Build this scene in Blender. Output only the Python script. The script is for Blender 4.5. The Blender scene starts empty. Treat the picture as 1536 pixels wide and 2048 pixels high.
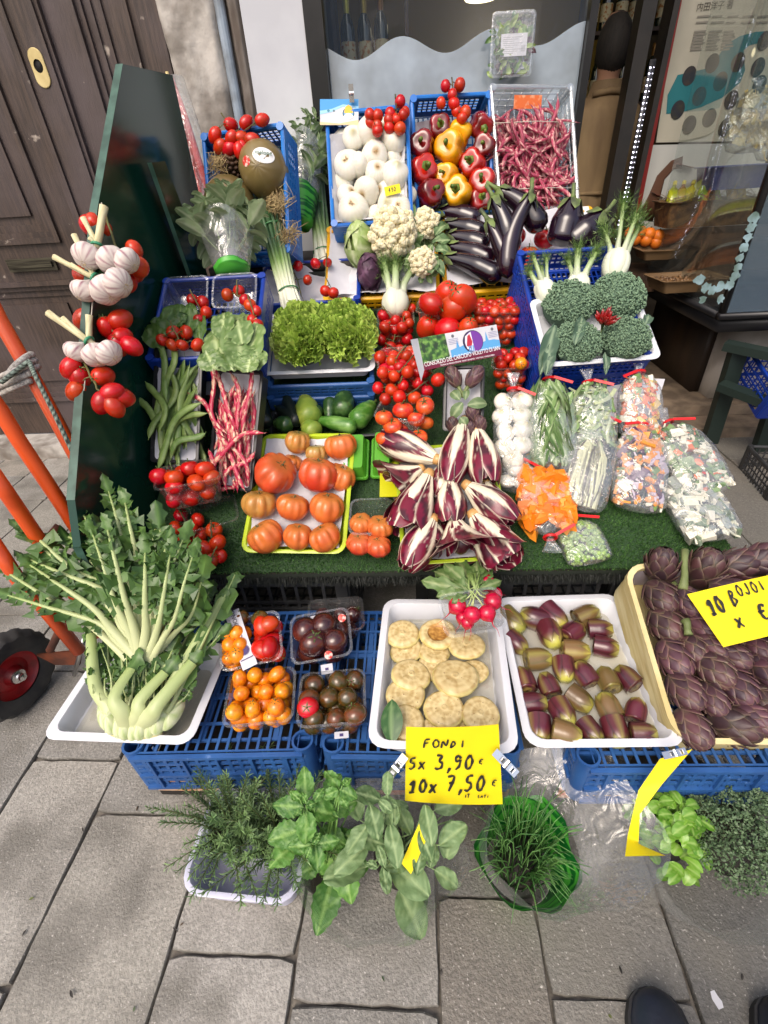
import bpy, math, random
from mathutils import Matrix, Vector, Euler, noise
PI = math.pi
rad = math.radians
RND = random.Random(11)
U = RND.uniform
sc = bpy.context.scene
COL = sc.collection
FPX = 950.2
RM = Matrix(((0.9977749, 0.0198562, 0.0636467), (0.0401121, 0.5837472, -0.8109440), (-0.0532559, 0.8116926, 0.5816518)))
CAM = Vector((0, 0, 1.25))
cd = bpy.data.cameras.new('camera')
cam = bpy.data.objects.new('camera', cd)
COL.objects.link(cam)
cam.matrix_world = Matrix.Translation(CAM) @ RM.to_4x4()
cd.sensor_fit = 'HORIZONTAL'
cd.sensor_width = 36
cd.lens = 36 * FPX / 1536
cd.clip_start = 0.02
cd.clip_end = 500
sc.camera = cam
SUN_EL, SUN_AZ = rad(52), rad(205)          # azimuth measured from +Y clockwise: behind the viewer, a little to the left
w = bpy.data.worlds.new('World')
sc.world = w
w.use_nodes = True
nt = w.node_tree
bg = nt.nodes['Background']
sky = nt.nodes.new('ShaderNodeTexSky')
sky.sky_type = 'NISHITA'
sky.sun_disc = False
sky.sun_elevation = SUN_EL
sky.sun_rotation = SUN_AZ
sky.air_density = 1.0
sky.dust_density = 6.0
sky.ozone_density = 0.6
nt.links.new(sky.outputs[0], bg.inputs[0])
bg.inputs[1].default_value = 0.15
sl = bpy.data.lights.new('sun', 'SUN')
sun = bpy.data.objects.new('sun', sl)
COL.objects.link(sun)
sl.energy = 0.65
sl.angle = rad(32)
sl.color = (1.0, 0.97, 0.92)
sd = Vector((math.sin(SUN_AZ) * math.cos(SUN_EL), math.cos(SUN_AZ) * math.cos(SUN_EL), math.sin(SUN_EL)))
sun.rotation_euler = sd.to_track_quat('Z', 'Y').to_euler()
sc.view_settings.view_transform = 'Standard'
sc.view_settings.look = 'None'
sc.view_settings.exposure = 0.62
sc.view_settings.gamma = 1
try:
 sc.cycles.transparent_max_bounces = 24
 sc.cycles.max_bounces = 7
 sc.cycles.diffuse_bounces = 3
 sc.cycles.glossy_bounces = 3
 sc.cycles.transmission_bounces = 4
 sc.cycles.caustics_reflective = False
 sc.cycles.caustics_refractive = False
 sc.cycles.use_denoising = True
 sc.cycles.use_adaptive_sampling = True
 sc.cycles.sample_clamp_indirect = 4
except Exception:
 pass
def _v(px, py):
 return RM @ Vector((px - 768, -(py - 1024), -FPX))
def at_z(px, py, z):
 v = _v(px, py); return CAM + v * ((z - CAM.z) / v.z)
def at_y(px, py, y):
 v = _v(px, py); return CAM + v * (y / v.y)
def at_x(px, py, x):
 v = _v(px, py); return CAM + v * (x / v.x)
def at_d(px, py, d):
 return CAM + _v(px, py) * (d / FPX)
RMT = RM.transposed()
def depth(p):
 return -(RMT @ (p - CAM)).z
def msize(npx, p):
 return npx * depth(p) / FPX
class Frame:
 """a tilted rectangle in the stall: origin at the middle of its front edge, x right, y up the slope, z out of it"""
 def __init__(s, pos, yaw=0, tilt=0, roll=0):
  s.R = Matrix.Rotation(rad(yaw), 4, 'Z') @ Matrix.Rotation(rad(tilt), 4, 'X') @ Matrix.Rotation(rad(roll), 4, 'Y')
  s.M = Matrix.Translation(pos) @ s.R
  s.n = s.R @ Vector((0, 0, 1))
 def px(s, px, py, h=0.0):
  v = _v(px, py); p0 = s.M @ Vector((0, 0, h))
  return CAM + v * ((p0 - CAM).dot(s.n) / v.dot(s.n))
 def p(s, x, y, z):
  return s.M @ Vector((x, y, z))
def basis(z, x=None):
 """rotation whose local Z is z and whose local X leans toward x"""
 z = Vector(z).normalized()
 x = Vector(x) if x is not None else Vector((1, 0, 0))
 y = z.cross(x)
 if y.length < 1e-4:
  y = z.cross(Vector((0, 1, 0.3)))
 y.normalize()
 x = y.cross(z)
 return Matrix((x, y, z)).transposed().to_4x4()
def T(p):
 return Matrix.Translation(Vector(p))
def S(a, b=None, c=None):
 return Matrix.Diagonal((a, a if b is None else b, a if c is None else c, 1))
def RX(a): return Matrix.Rotation(a, 4, 'X')
def RY(a): return Matrix.Rotation(a, 4, 'Y')
def RZ(a): return Matrix.Rotation(a, 4, 'Z')
def srgb(r, g, b, k=1.0):
 f = lambda c: (c / 255 / 12.92 if c <= 10 else ((c / 255 + 0.055) / 1.055) ** 2.4) * k
 return (f(r), f(g), f(b))
def mix(a, b, t):
 t = max(0.0, min(1.0, t))
 return tuple(x + (y - x) * t for x, y in zip(a, b))
def nz(p, s=1.0, o=0.0):
 return noise.noise(Vector((p[0] * s + o, p[1] * s + o * 1.7, p[2] * s - o)))
MATS = {}
def M(name, col=(.5, .5, .5), rough=.5, col2=None, nscale=20, ncon=(.4, .6), bump=0.0, bscale=150, rnd=0.0, hrnd=0.0, vcol=False,
  coat=0.0, spec=.5, metal=0.0, lucent=0.0, emit=None, sss=0.0, stretch=None, col3=None, n3=6, detail=4, speck=None):
 if name in MATS:
  return MATS[name]
 m = bpy.data.materials.new(name)
 m.use_nodes = True
 n = m.node_tree; N = n.nodes.new; L = n.links.new
 b = n.nodes['Principled BSDF']
 out = n.nodes['Material Output']
 b.inputs['Roughness'].default_value = rough
 b.inputs['Metallic'].default_value = metal
 b.inputs['Specular IOR Level'].default_value = spec
 b.inputs['Coat Weight'].default_value = coat
 b.inputs['Coat Roughness'].default_value = .08
 if sss:
  b.inputs['Subsurface Weight'].default_value = sss
  b.inputs['Subsurface Radius'].default_value = (.012, .006, .004)
  b.inputs['Subsurface Scale'].default_value = 1.0
 tc = N('ShaderNodeTexCoord'); oi = N('ShaderNodeObjectInfo')
 off = N('ShaderNodeVectorMath'); off.operation = 'MULTIPLY_ADD'
 cmb = N('ShaderNodeCombineXYZ')
 for i in range(3): L(oi.outputs['Random'], cmb.inputs[i])
 L(cmb.outputs[0], off.inputs[0]); off.inputs[1].default_value = (37.1, 91.7, 53.3)
 L(tc.outputs['Object'], off.inputs[2])
 vec = off.outputs[0]
 if stretch:
  mp = N('ShaderNodeMapping'); mp.inputs['Scale'].default_value = stretch
  L(vec, mp.inputs[0]); svec = mp.outputs[0]
 else:
  svec = vec
 def rgb(c):
  r = N('ShaderNodeRGB'); r.outputs[0].default_value = (*c[:3], 1); return r.outputs[0]
 if vcol:
  a = N('ShaderNodeVertexColor'); a.layer_name = 'Col'; c = a.outputs[0]
 else:
  c = rgb(col)
 def nmix(c, c2, scale, con, v):
  t = N('ShaderNodeTexNoise'); t.inputs['Scale'].default_value = scale; t.inputs['Detail'].default_value = detail
  L(v, t.inputs['Vector'])
  mr = N('ShaderNodeMapRange'); mr.inputs['From Min'].default_value = con[0]; mr.inputs['From Max'].default_value = con[1]
  L(t.outputs['Fac'], mr.inputs['Value'])
  x = N('ShaderNodeMix'); x.data_type = 'RGBA'
  L(mr.outputs[0], x.inputs[0]); L(c, x.inputs[6])
  if isinstance(c2, (int, float)):
   mu = N('ShaderNodeMix'); mu.data_type = 'RGBA'; mu.blend_type = 'MULTIPLY'; mu.inputs[0].default_value = 1
   L(c, mu.inputs[6]); mu.inputs[7].default_value = (c2, c2, c2, 1); L(mu.outputs[2], x.inputs[7])
  else:
   x.inputs[7].default_value = (*c2[:3], 1)
  return x.outputs[2]
 if col2 is not None: c = nmix(c, col2, nscale, ncon, svec)
 if col3 is not None: c = nmix(c, col3, n3, (.45, .65), vec)
 if speck is not None: c = nmix(c, speck[0], speck[1], speck[2], vec)
 if rnd or hrnd:
  h = N('ShaderNodeHueSaturation')
  a1 = N('ShaderNodeMapRange'); a1.inputs['To Min'].default_value = 1 - rnd; a1.inputs['To Max'].default_value = 1 + rnd
  L(oi.outputs['Random'], a1.inputs[0]); L(a1.outputs[0], h.inputs['Value'])
  if hrnd:
   fr = N('ShaderNodeMath'); fr.operation = 'MULTIPLY'; fr.inputs[1].default_value = 7.31; L(oi.outputs['Random'], fr.inputs[0])
   f2 = N('ShaderNodeMath'); f2.operation = 'FRACT'; L(fr.outputs[0], f2.inputs[0])
   a2 = N('ShaderNodeMapRange'); a2.inputs['To Min'].default_value = .5 - hrnd; a2.inputs['To Max'].default_value = .5 + hrnd
   L(f2.outputs[0], a2.inputs[0]); L(a2.outputs[0], h.inputs['Hue'])
  L(c, h.inputs['Color']); c = h.outputs[0]
 L(c, b.inputs['Base Color'])
 if bump:
  t = N('ShaderNodeTexNoise'); t.inputs['Scale'].default_value = bscale; t.inputs['Detail'].default_value = 3
  L(svec, t.inputs['Vector'])
  bm = N('ShaderNodeBump'); bm.inputs['Strength'].default_value = bump; bm.inputs['Distance'].default_value = .004
  L(t.outputs['Fac'], bm.inputs['Height']); L(bm.outputs[0], b.inputs['Normal'])
 if emit:
  b.inputs['Emission Color'].default_value = (*emit[0], 1); b.inputs['Emission Strength'].default_value = emit[1]
 if lucent:
  tl = N('ShaderNodeBsdfTranslucent'); L(c, tl.inputs[0])
  ms = N('ShaderNodeMixShader'); ms.inputs[0].default_value = lucent
  L(b.outputs[0], ms.inputs[1]); L(tl.outputs[0], ms.inputs[2]); L(ms.outputs[0], out.inputs[0])
 MATS[name] = m
 return m
def CLEAR(name, tint=(1, 1, 1), gloss=.10, milk=.04, milkcol=(.9, .9, .9), rough=.06, bump=0.0, bscale=40, edge=.5, patchy=0.0, pscale=8):
 """thin clear plastic or glass: transparent, glossy toward the edges, a trace of milky diffuse"""
 if name in MATS:
  return MATS[name]
 m = bpy.data.materials.new(name)
 m.use_nodes = True
 n = m.node_tree; N = n.nodes.new; L = n.links.new
 n.nodes.remove(n.nodes['Principled BSDF'])
 out = n.nodes['Material Output']
 tr = N('ShaderNodeBsdfTransparent'); tr.inputs[0].default_value = (*tint, 1)
 gl = N('ShaderNodeBsdfGlossy'); gl.inputs['Roughness'].default_value = rough; gl.inputs[0].default_value = (1, 1, 1, 1)
 df = N('ShaderNodeBsdfDiffuse'); df.inputs[0].default_value = (*milkcol, 1)
 lw = N('ShaderNodeLayerWeight'); lw.inputs[0].default_value = .35
 ma = N('ShaderNodeMath'); ma.operation = 'MULTIPLY_ADD'; ma.inputs[1].default_value = edge; ma.inputs[2].default_value = gloss
 L(lw.outputs['Facing'], ma.inputs[0])
 tc = N('ShaderNodeTexCoord')
 if bump:
  t = N('ShaderNodeTexNoise'); t.inputs['Scale'].default_value = bscale; t.inputs['Detail'].default_value = 2; t.inputs['Distortion'].default_value = 1.2
  L(tc.outputs['Object'], t.inputs['Vector'])
  bm = N('ShaderNodeBump'); bm.inputs['Strength'].default_value = bump; bm.inputs['Distance'].default_value = .01
  L(t.outputs['Fac'], bm.inputs['Height'])
  L(bm.outputs[0], gl.inputs['Normal']); L(bm.outputs[0], lw.inputs['Normal'])
 m1 = N('ShaderNodeMixShader'); m1.inputs[0].default_value = milk
 if patchy:
  t2 = N('ShaderNodeTexNoise'); t2.inputs['Scale'].default_value = pscale; t2.inputs['Detail'].default_value = 3
  L(tc.outputs['Object'], t2.inputs['Vector'])
  mr = N('ShaderNodeMapRange'); mr.inputs['From Min'].default_value = .4; mr.inputs['From Max'].default_value = .65
  mr.inputs['To Min'].default_value = milk; mr.inputs['To Max'].default_value = milk + patchy
  L(t2.outputs['Fac'], mr.inputs[0]); L(mr.outputs[0], m1.inputs[0])
 L(tr.outputs[0], m1.inputs[1]); L(df.outputs[0], m1.inputs[2])
 m2 = N('ShaderNodeMixShader')
 L(ma.outputs[0], m2.inputs[0]); L(m1.outputs[0], m2.inputs[1]); L(gl.outputs[0], m2.inputs[2])
 L(m2.outputs[0], out.inputs[0])
 MATS[name] = m
 return m
class MB:
 def __init__(s):
  s.v = []; s.f = []; s.m = []; s.c = []; s.k = 0; s.col = (1, 1, 1)
 def pt(s, p, c=None):
  s.v.append((p[0], p[1], p[2])); s.c.append(c or s.col); return len(s.v) - 1
 def face(s, *ids):
  s.f.append(ids); s.m.append(s.k)
 def poly(s, pts, c=None):
  s.face(*[s.pt(p, c) for p in pts])
 def add(s, o, X=None, c=None):
  b = len(s.v)
  s.v += [tuple(X @ Vector(p)) for p in o.v] if X is not None else o.v
  s.c += [c] * len(o.v) if c else o.c
  s.f += [tuple(i + b for i in f) for f in o.f]
  s.m += o.m if s.k == 0 else [s.k] * len(o.f)
 def box(s, x0, x1, y0, y1, z0, z1, X=None, c=None):
  P = [(x, y, z) for z in (z0, z1) for y in (y0, y1) for x in (x0, x1)]
  if X is not None: P = [X @ Vector(p) for p in P]
  i = [s.pt(p, c) for p in P]
  for q in ((0, 2, 3, 1), (4, 5, 7, 6), (0, 1, 5, 4), (2, 6, 7, 3), (0, 4, 6, 2), (1, 3, 7, 5)):
   s.face(*[i[k] for k in q])
 def rings(s, rings, cap0=True, cap1=True, closed=True, cols=None):
  """skin successive rings of equal count"""
  ids = [[s.pt(p, None if cols is None else cols[r] if not isinstance(cols[r], list) else cols[r][j]) for j, p in enumerate(ring)] for r, ring in enumerate(rings)]
  n = len(rings[0])
  for a, b in zip(ids, ids[1:]):
   for j in range(n if closed else n - 1):
    k = (j + 1) % n
    s.face(a[j], a[k], b[k], b[j])
  if cap0: s.face(*reversed(ids[0]))
  if cap1: s.face(*ids[-1])
  return ids
 def lathe(s, prof, n=16, X=None, cf=None, lobe=None, cap0=False, cap1=False):
  R = []; Cc = []
  for i, (r, z) in enumerate(prof):
   ring = []; cc = []
   for j in range(n):
    a = 2 * PI * j / n
    rr = r * (lobe(a, i / (len(prof) - 1)) if lobe else 1)
    p = Vector((rr * math.cos(a), rr * math.sin(a), z))
    ring.append(X @ p if X is not None else p)
    cc.append(cf(a, i / (len(prof) - 1), p) if cf else s.col)
   R.append(ring); Cc.append(cc)
  s.rings(R, cap0, cap1, True, Cc)
 def ball(s, r=1, n=12, m=8, X=None, fn=None, cf=None):
  """uv ball; fn(theta from +Z, phi) -> Vector, else an ellipsoid radius r"""
  R = []; Cc = []
  for i in range(m + 1):
   t = PI * min(max(i / m, .004), .996)
   ring = []; cc = []
   for j in range(n):
    a = 2 * PI * j / n
    p = fn(t, a) if fn else Vector((r * math.sin(t) * math.cos(a), r * math.sin(t) * math.sin(a), r * math.cos(t)))
    cc.append(cf(t, a, p) if cf else s.col)
    ring.append(X @ p if X is not None else p)
   R.append(ring[::-1]); Cc.append(cc[::-1])
  s.rings(R, True, True, True, Cc)
 def tube(s, path, radii, n=8, flat=1.0, side=None, cf=None, cap=True):
  path = [Vector(p) for p in path]
  if not hasattr(radii, '__len__'): radii = [radii] * len(path)
  R = []; Cc = []
  ref = Vector(side) if side is not None else None
  for i, p in enumerate(path):
   t = (path[min(i + 1, len(path) - 1)] - path[max(i - 1, 0)])
   if t.length < 1e-9: t = Vector((0, 0, 1))
   t.normalize()
   if ref is None:
    ref = Vector((1, 0, 0)) if abs(t.x) < .8 else Vector((0, 1, 0))
   a = (ref - t * ref.dot(t))
   if a.length < 1e-6: a = t.orthogonal()
   a.normalize(); b = t.cross(a); ref = a
   u = i / max(1, len(path) - 1)
   R.append([p + (a * math.cos(2 * PI * j / n) + b * math.sin(2 * PI * j / n) * flat) * radii[i] for j in range(n)])
   Cc.append([cf(u, 2 * PI * j / n) for j in range(n)] if cf else s.col)
  s.rings(R, cap, cap, True, Cc)
 def sheet(s, fn, nu, nv, cf=None):
  ids = [[s.pt(fn(i / nu, j / nv), cf(i / nu, j / nv) if cf else None) for i in range(nu + 1)] for j in range(nv + 1)]
  for j in range(nv):
   for i in range(nu):
    s.face(ids[j][i], ids[j][i + 1], ids[j + 1][i + 1], ids[j + 1][i])
 def mesh(s, name, mats, smooth=True):
  me = bpy.data.meshes.new(name)
  me.from_pydata(s.v, [], s.f)
  if not isinstance(mats, (list, tuple)): mats = [mats]
  for m in mats: me.materials.append(m)
  if len(mats) > 1: me.polygons.foreach_set('material_index', s.m)
  a = me.color_attributes.new('Col', 'FLOAT_COLOR', 'POINT')
  flat = []
  for c in s.c: flat += [c[0], c[1], c[2], 1.0]
  a.data.foreach_set('color', flat)
  if smooth is True:
   me.polygons.foreach_set('use_smooth', [True] * len(me.polygons))
  elif smooth:
   me.polygons.foreach_set('use_smooth', [True] * len(me.polygons))
   me.set_sharp_from_angle(angle=rad(smooth))
  me.update()
  return me
def prop(o, label=None, cat=None, group=None, kind=None):
 if label: o['label'] = label
 if cat: o['category'] = cat
 if group: o['group'] = group
 if kind: o['kind'] = kind
 return o
def ob(name, mesh, parent=None, X=None, label=None, cat=None, group=None, kind=None):
 o = bpy.data.objects.new(name, mesh)
 COL.objects.link(o)
 if parent is not None:
  o.parent = parent
 if X is not None:
  if parent is not None: o.matrix_basis = X
  else: o.matrix_world = X
 return prop(o, label, cat, group, kind)
def thing(name, label, cat, X=None, group=None):
 return ob(name, None, None, X, label, cat, group)
class Proto:
 """a thing as data: own mesh (or none) and its parts; spawn() links one instance, meshes shared"""
 def __init__(s, name, cat, mesh=None, parts=()):
  s.name, s.cat, s.me, s.parts = name, cat, mesh, list(parts)
 def spawn(s, label, X, group=None, as_part=None):
  r = ob(s.name, s.me, as_part, X)
  if as_part is None: prop(r, label, s.cat, group)
  elif label: r['label'] = label
  def rec(par, parts):
   for nm, me, *rest in parts:
    o = ob(nm, me, par, rest[0] if rest else None)
    if len(rest) > 1: rec(o, rest[1])
  rec(r, s.parts)
  return r
# ================================================================== ground
GROUND = M('ground_grit', (.12, .105, .09), .9, (.2, .18, .15), 60, bump=.3, bscale=90)
g = MB(); g.poly([(-60, -60, -.014), (60, -60, -.014), (60, 60, -.014), (-60, 60, -.014)])
ob('ground', g.mesh('ground', GROUND), kind='structure')
PAVE = M('paving_stone', vcol=True, rough=.6, col2=.74, nscale=140, ncon=(.40, .60), bump=.7, bscale=190, spec=.45, speck=((.52, .49, .45), 200, (.62, .76)), detail=6, col3=(.15, .14, .12), n3=5.5)
pv = MB()
pr = random.Random(4)
xs = [-3.3, -2.95, -2.66, -2.38, -2.12, -1.856, -1.58, -1.30, -1.05, -.805, -.51, -.25, .03, .232, .49, .77, 1.03, 1.30, 1.565, 1.84, 2.1, 2.4, 2.7]
off = {-.805: .05, -.51: .24, -.25: .177, .03: .345, .232: .20, .49: .05, -1.05: .18, -1.3: .0, -1.58: .3, 1.3: .3, 1.03: .1, .77: .25}
for i in range(len(xs) - 1):
 x0, x1 = xs[i], xs[i + 1]
 y = off.get(x0, pr.uniform(-.2, .2)) - 1.75
 while y < 3.4:
  l = pr.choice((.32, .40, .46, .52)) if y > .36 or y < -.9 else .44
  o0 = off.get(x0)
  if o0 is not None and y < o0 < y + l + .2 and abs(o0 - y) > .05: l = o0 - y
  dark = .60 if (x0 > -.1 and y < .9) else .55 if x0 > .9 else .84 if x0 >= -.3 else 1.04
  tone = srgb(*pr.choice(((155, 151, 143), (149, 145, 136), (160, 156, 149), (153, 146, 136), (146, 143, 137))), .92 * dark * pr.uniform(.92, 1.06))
  gz = pr.uniform(-.0018, .0018); gp = .0020
  P = []
  a, b_, c_, d = x0 + gp, x1 - gp, y + gp, y + l - gp
  n = 9
  for (p, q) in (((a, c_), (b_, c_)), ((b_, c_), (b_, d)), ((b_, d), (a, d)), ((a, d), (a, c_))):
   for k in range(n):
    u = k / n
    P.append([p[0] + (q[0] - p[0]) * u + pr.gauss(0, .0010), p[1] + (q[1] - p[1]) * u + pr.gauss(0, .0010)])
  for k in (0, n, 2 * n, 3 * n):
   cx_, cy_ = (a + b_) / 2, (c_ + d) / 2
   P[k][0] += (cx_ - P[k][0]) * .02; P[k][1] += (cy_ - P[k][1]) * .02
  cx_, cy_ = (a + b_) / 2, (c_ + d) / 2
  inn = [(p[0] + (cx_ - p[0]) * .016, p[1] + (cy_ - p[1]) * .011, gz) for p in P]
  edg = [(p[0], p[1], gz - .005 + pr.uniform(-.001, .001)) for p in P]
  bot = [(p[0], p[1], -.013) for p in P]
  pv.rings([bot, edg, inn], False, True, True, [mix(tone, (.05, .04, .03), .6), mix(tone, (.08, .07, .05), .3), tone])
  y += l
ob('pavement', pv.mesh('pavement', PAVE, 30), kind='structure')
# ================================================================== the shop building (facade plane y = 2.5)
FY = 2.5
WHITEW = M('white_plaster', srgb(214, 216, 220, .85), .7, srgb(196, 198, 204, .85), 3, bump=.06, bscale=120)
ROUGHW = M('rough_plaster', srgb(196, 190, 182, .8), .85, srgb(150, 144, 136, .8), 9, (.45, .62), bump=.8, bscale=45, col3=srgb(120, 108, 96, .7), n3=5)
GREYW = M('grey_render', srgb(150, 142, 134, .7), .85, srgb(104, 92, 82, .7), 14, bump=.6, bscale=60, stretch=(1, 1, .25))
WOOD = M('door_wood', srgb(84, 68, 58, .78), .55, srgb(58, 46, 40, .78), 14, (.38, .62), bump=.5, bscale=60, stretch=(6, 6, .45), col3=srgb(88, 76, 76, .8), n3=2, speck=(srgb(166, 154, 142), 16, (.68, .75)))
DKWOOD = M('dark_frame', srgb(40, 34, 30, .7), .5, srgb(26, 22, 20, .7), 8)
ALU = M('dark_metal_frame', srgb(44, 42, 42, .7), .35, srgb(30, 30, 30, .7), 6, metal=.4)
building = thing('shop_building', 'old shopfront with dark weathered wooden door, white pilaster and large display window', 'building')
def bpart(name, mb, mat, par=building, smooth=25):
 return ob(name, mb.mesh(name, mat, smooth), par)
m = MB()                                              # walls: white pilaster, lintel, upper storey, side walls
m.box(-.60, -.37, FY - .03, FY + .35, 0, 3.0)
bpart('pilaster', m, WHITEW)
m = MB(); m.box(-5.0, -3.3, FY, FY + .3, 0, 3.0); m.box(-5.0, 5.0, FY - .02, FY + .33, 3.0, 7.0); m.box(2.9, 5.0, FY, FY + .3, 0, 3.0); m.box(-3.3, -.91, FY + .002, FY + .3, 2.5, 3.0)
bpart('wall', m, WHITEW)
def rough_slab(mb, x0, x1, z0, z1, y, d, amp, seed):
 def fn(u, v):
  x, z = x0 + (x1 - x0) * u, z0 + (z1 - z0) * v
  e = min(u, 1 - u) * (x1 - x0)
  return Vector((x + amp * .6 * nz((x, z, seed), 6), y - d + amp * nz((x * 1.0, z, seed), 8) + amp * .5 * nz((x, z, seed), 30) + (.03 * max(0, 1 - e / .015)), z))
 mb.sheet(fn, 18, 160)
m = MB(); rough_slab(m, -.915, -.70, 0, 3.0, FY, .035, .014, 3); m.box(-.91, -.705, FY - .005, FY + .3, 0, 3.0)
bpart('door_jamb', m, ROUGHW, smooth=True)
m = MB(); rough_slab(m, -.655, -.598, 0, 3.0, FY, .028, .008, 8); m.box(-.705, -.60, FY + .02, FY + .3, 0, 3.0)
bpart('render_strip', m, GREYW, smooth=True)
m = MB(); m.tube([(-.680, FY - .012, 0), (-.680, FY - .012, 3.0)], .020, 12)
bpart('drainpipe', m, M('pipe_blue_grey', srgb(160, 174, 188, .8), .45, srgb(130, 138, 146, .8), 12))
m = MB(); m.box(-2.75, -.9, FY - .16, FY + .02, -.01, .075); m.box(-1.02, -.70, FY - .10, FY - .0, .076, .30)
bpart('threshold', m, ROUGHW)
door = ob('door', None, building)
def leaf_door(x0, x1, name):
 b = MB(); y = FY + .05
 pan = [(1.06, 2.3), (.28, .90)]
 px0, px1 = x0 + .11, x1 - .11
 b.box(x0, px0, y - .03, y + .02, .08, 2.5); b.box(px1, x1, y - .03, y + .02, .08, 2.5)
 for z0, z1 in ((.08, .28), (.90, 1.06), (2.3, 2.5)): b.box(px0, px1, y - .03, y + .02, z0, z1)
 for z0, z1 in pan:
  b.box(px0, px1, y - .004, y + .01, z0, z1)
  for k, (wd, dp) in enumerate(((.022, .046), (.045, .028), (.075, .014))):       # stepped moulding round the panel
   i0 = (0, .022, .045)[k]
   for xa, xb, za, zb in ((px0 + i0, px0 + wd, z0 + i0, z1 - i0), (px1 - wd, px1 - i0, z0 + i0, z1 - i0), (px0 + wd, px1 - wd, z0 + i0, z0 + wd), (px0 + wd, px1 - wd, z1 - wd, z1 - i0)):
    b.box(xa, xb, y - dp, y + .001, za, zb)
  b.box(px0 + .11, px1 - .11, y - .016, y, z0 + .11, z1 - .11)
 return ob(name, b.mesh(name, WOOD, 25), door)
d1 = leaf_door(-2.62, -1.535, 'door_leaf')
d2 = leaf_door(-1.37, -.925, 'door_leaf')
m = MB(); m.box(-1.535, -1.37, FY - .0, FY + .06, .08, 2.5); m.box(-1.515, -1.50, FY - .012, FY, .08, 2.5); m.box(-1.40, -1.385, FY - .012, FY, .08, 2.5)
ob('meeting_stile', m.mesh('meeting_stile', WOOD, 25), door)
def capsule_plate(mb, X, w_, h_, t_, hole):
 n = 24
 def ring(r, hh, z): return [X @ Vector((r * math.cos(2 * PI * i / n), (hh if math.sin(2 * PI * i / n) > 0 else -hh) + r * math.sin(2 * PI * i / n), z)) for i in range(n)]
 hr = [X @ Vector((hole * math.cos(2 * PI * i / n), .006 + hole * 1.15 * math.sin(2 * PI * i / n), t_)) for i in range(n)]
 hb = [X @ Vector((hole * math.cos(2 * PI * i / n), .006 + hole * 1.15 * math.sin(2 * PI * i / n), .0)) for i in range(n)]
 mb.rings([ring(w_ / 2, h_ / 2 - w_ / 2, 0), ring(w_ / 2, h_ / 2 - w_ / 2, t_ * .6), ring(w_ / 2 * .93, h_ / 2 - w_ / 2, t_), hr, hb], False, False)
m = MB(); capsule_plate(m, T((-1.447, FY - .001, 1.655)) @ RX(PI / 2), .06, .12, .004, .018)
ob('lock_plate', m.mesh('lock_plate', M('brass', srgb(224, 206, 150, .9), .35, srgb(196, 176, 120, .9), 9, metal=.3), 30), door)
m = MB(); m.box(-1.447 - .016, -1.447 + .016, FY - .0005, FY + .0005, 1.64, 1.685)
ob('keyhole', m.mesh('keyhole', M('black_hole', (.004, .004, .004), .8)), door)
m = MB(); m.box(-1.955, -1.71, FY + .005, FY + .016, .945, 1.0); m.box(-1.94, -1.725, FY - .006, FY + .006, .962, .985)
ob('letter_slot', m.mesh('letter_slot', M('old_brass', srgb(104, 100, 84, .7), .4, srgb(60, 56, 46, .7), 30, metal=.6, stretch=(.2, 1, 8)), 25), door)
win = ob('window', None, building)
m = MB(); m.box(-.37, -.30, FY - .035, FY + .1, 0, 3.0); m.box(.672, .70, FY - .02, FY + .06, .0, 3.0); m.box(-.30, .672, FY - .03, FY + .1, 0, .82)
ob('frame', m.mesh('frame', ALU, 25), win)
m = MB(); m.box(-.30, .672, FY + .02, FY + .026, .82, 3.0)
ob('glass', m.mesh('glass', CLEAR('window_glass', (.93, .95, .95), .02, .006, edge=.2)), win)
m = MB()
def film(u, v):
 x = -.298 + .968 * u
 top = 1.635 + .028 * math.sin((x + .10) / .345 * 2 * PI)
 return Vector((x, FY + .0165, .825 + (top - .825) * v))
m.sheet(film, 80, 2)
ob('frosted_film', m.mesh('frosted_film', CLEAR('frosted_film', (.8, .85, .9), .12, .55, srgb(150, 164, 178), .12, edge=.2, patchy=.38, pscale=6)), win)  # patchy milk paints mottled cloud reflections into the film's grey-blue colour
IW = M('room_wall', srgb(96, 84, 60, .6), .8, srgb(70, 60, 46, .6), 2)
YEL = M('room_wall_yellow', srgb(196, 160, 60, .7), .8)
m = MB()
m.box(-.6, 4.0, 5.6, 5.7, -.0, 2.9); m.box(-.7, -.6, 2.86, 5.7, 0, 2.9); m.box(4.0, 4.1, 2.6, 5.7, 0, 2.9); m.box(-.7, 4.1, 2.86, 5.7, 2.9, 3.0)
bpart('room_wall', m, IW)
m = MB(); m.box(-.55, 1.6, 5.57, 5.598, 1.6, 2.9); bpart('yellow_wall', m, YEL)
m = MB(); m.box(-.6, 4.0, 2.86, 5.6, .0, .055); bpart('room_floor', m, M('room_floor', srgb(150, 138, 124, .7), .4, srgb(110, 100, 90, .7), 5))
STEP = M('step_stone', srgb(150, 132, 112, .75), .6, srgb(110, 96, 82, .75), 10, (.4, .6), bump=.3, bscale=60)
m = MB(); m.box(.70, 2.6, 2.36, 2.95, -.012, .055); m.box(.70, 2.6, 2.52, 3.3, .058, .115); bpart('step', m, STEP)
m = MB(); m.box(1.095, 1.16, 3.18, 3.28, .05, 3.0); m.box(1.235, 1.262, 3.18, 3.3, .05, 3.0); bpart('door_frame', m, DKWOOD)
led = thing('led_strip', 'lit strip of tiny white lights down the dark shop doorway frame', 'led strip', T((1.19, 3.16, 1.0)))
m = MB(); m.box(-.014, .014, .012, .02, -.14, .62); ob('strip', m.mesh('strip', M('led_strip_base', (.02, .02, .025), .4)), led)
m = MB()
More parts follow.
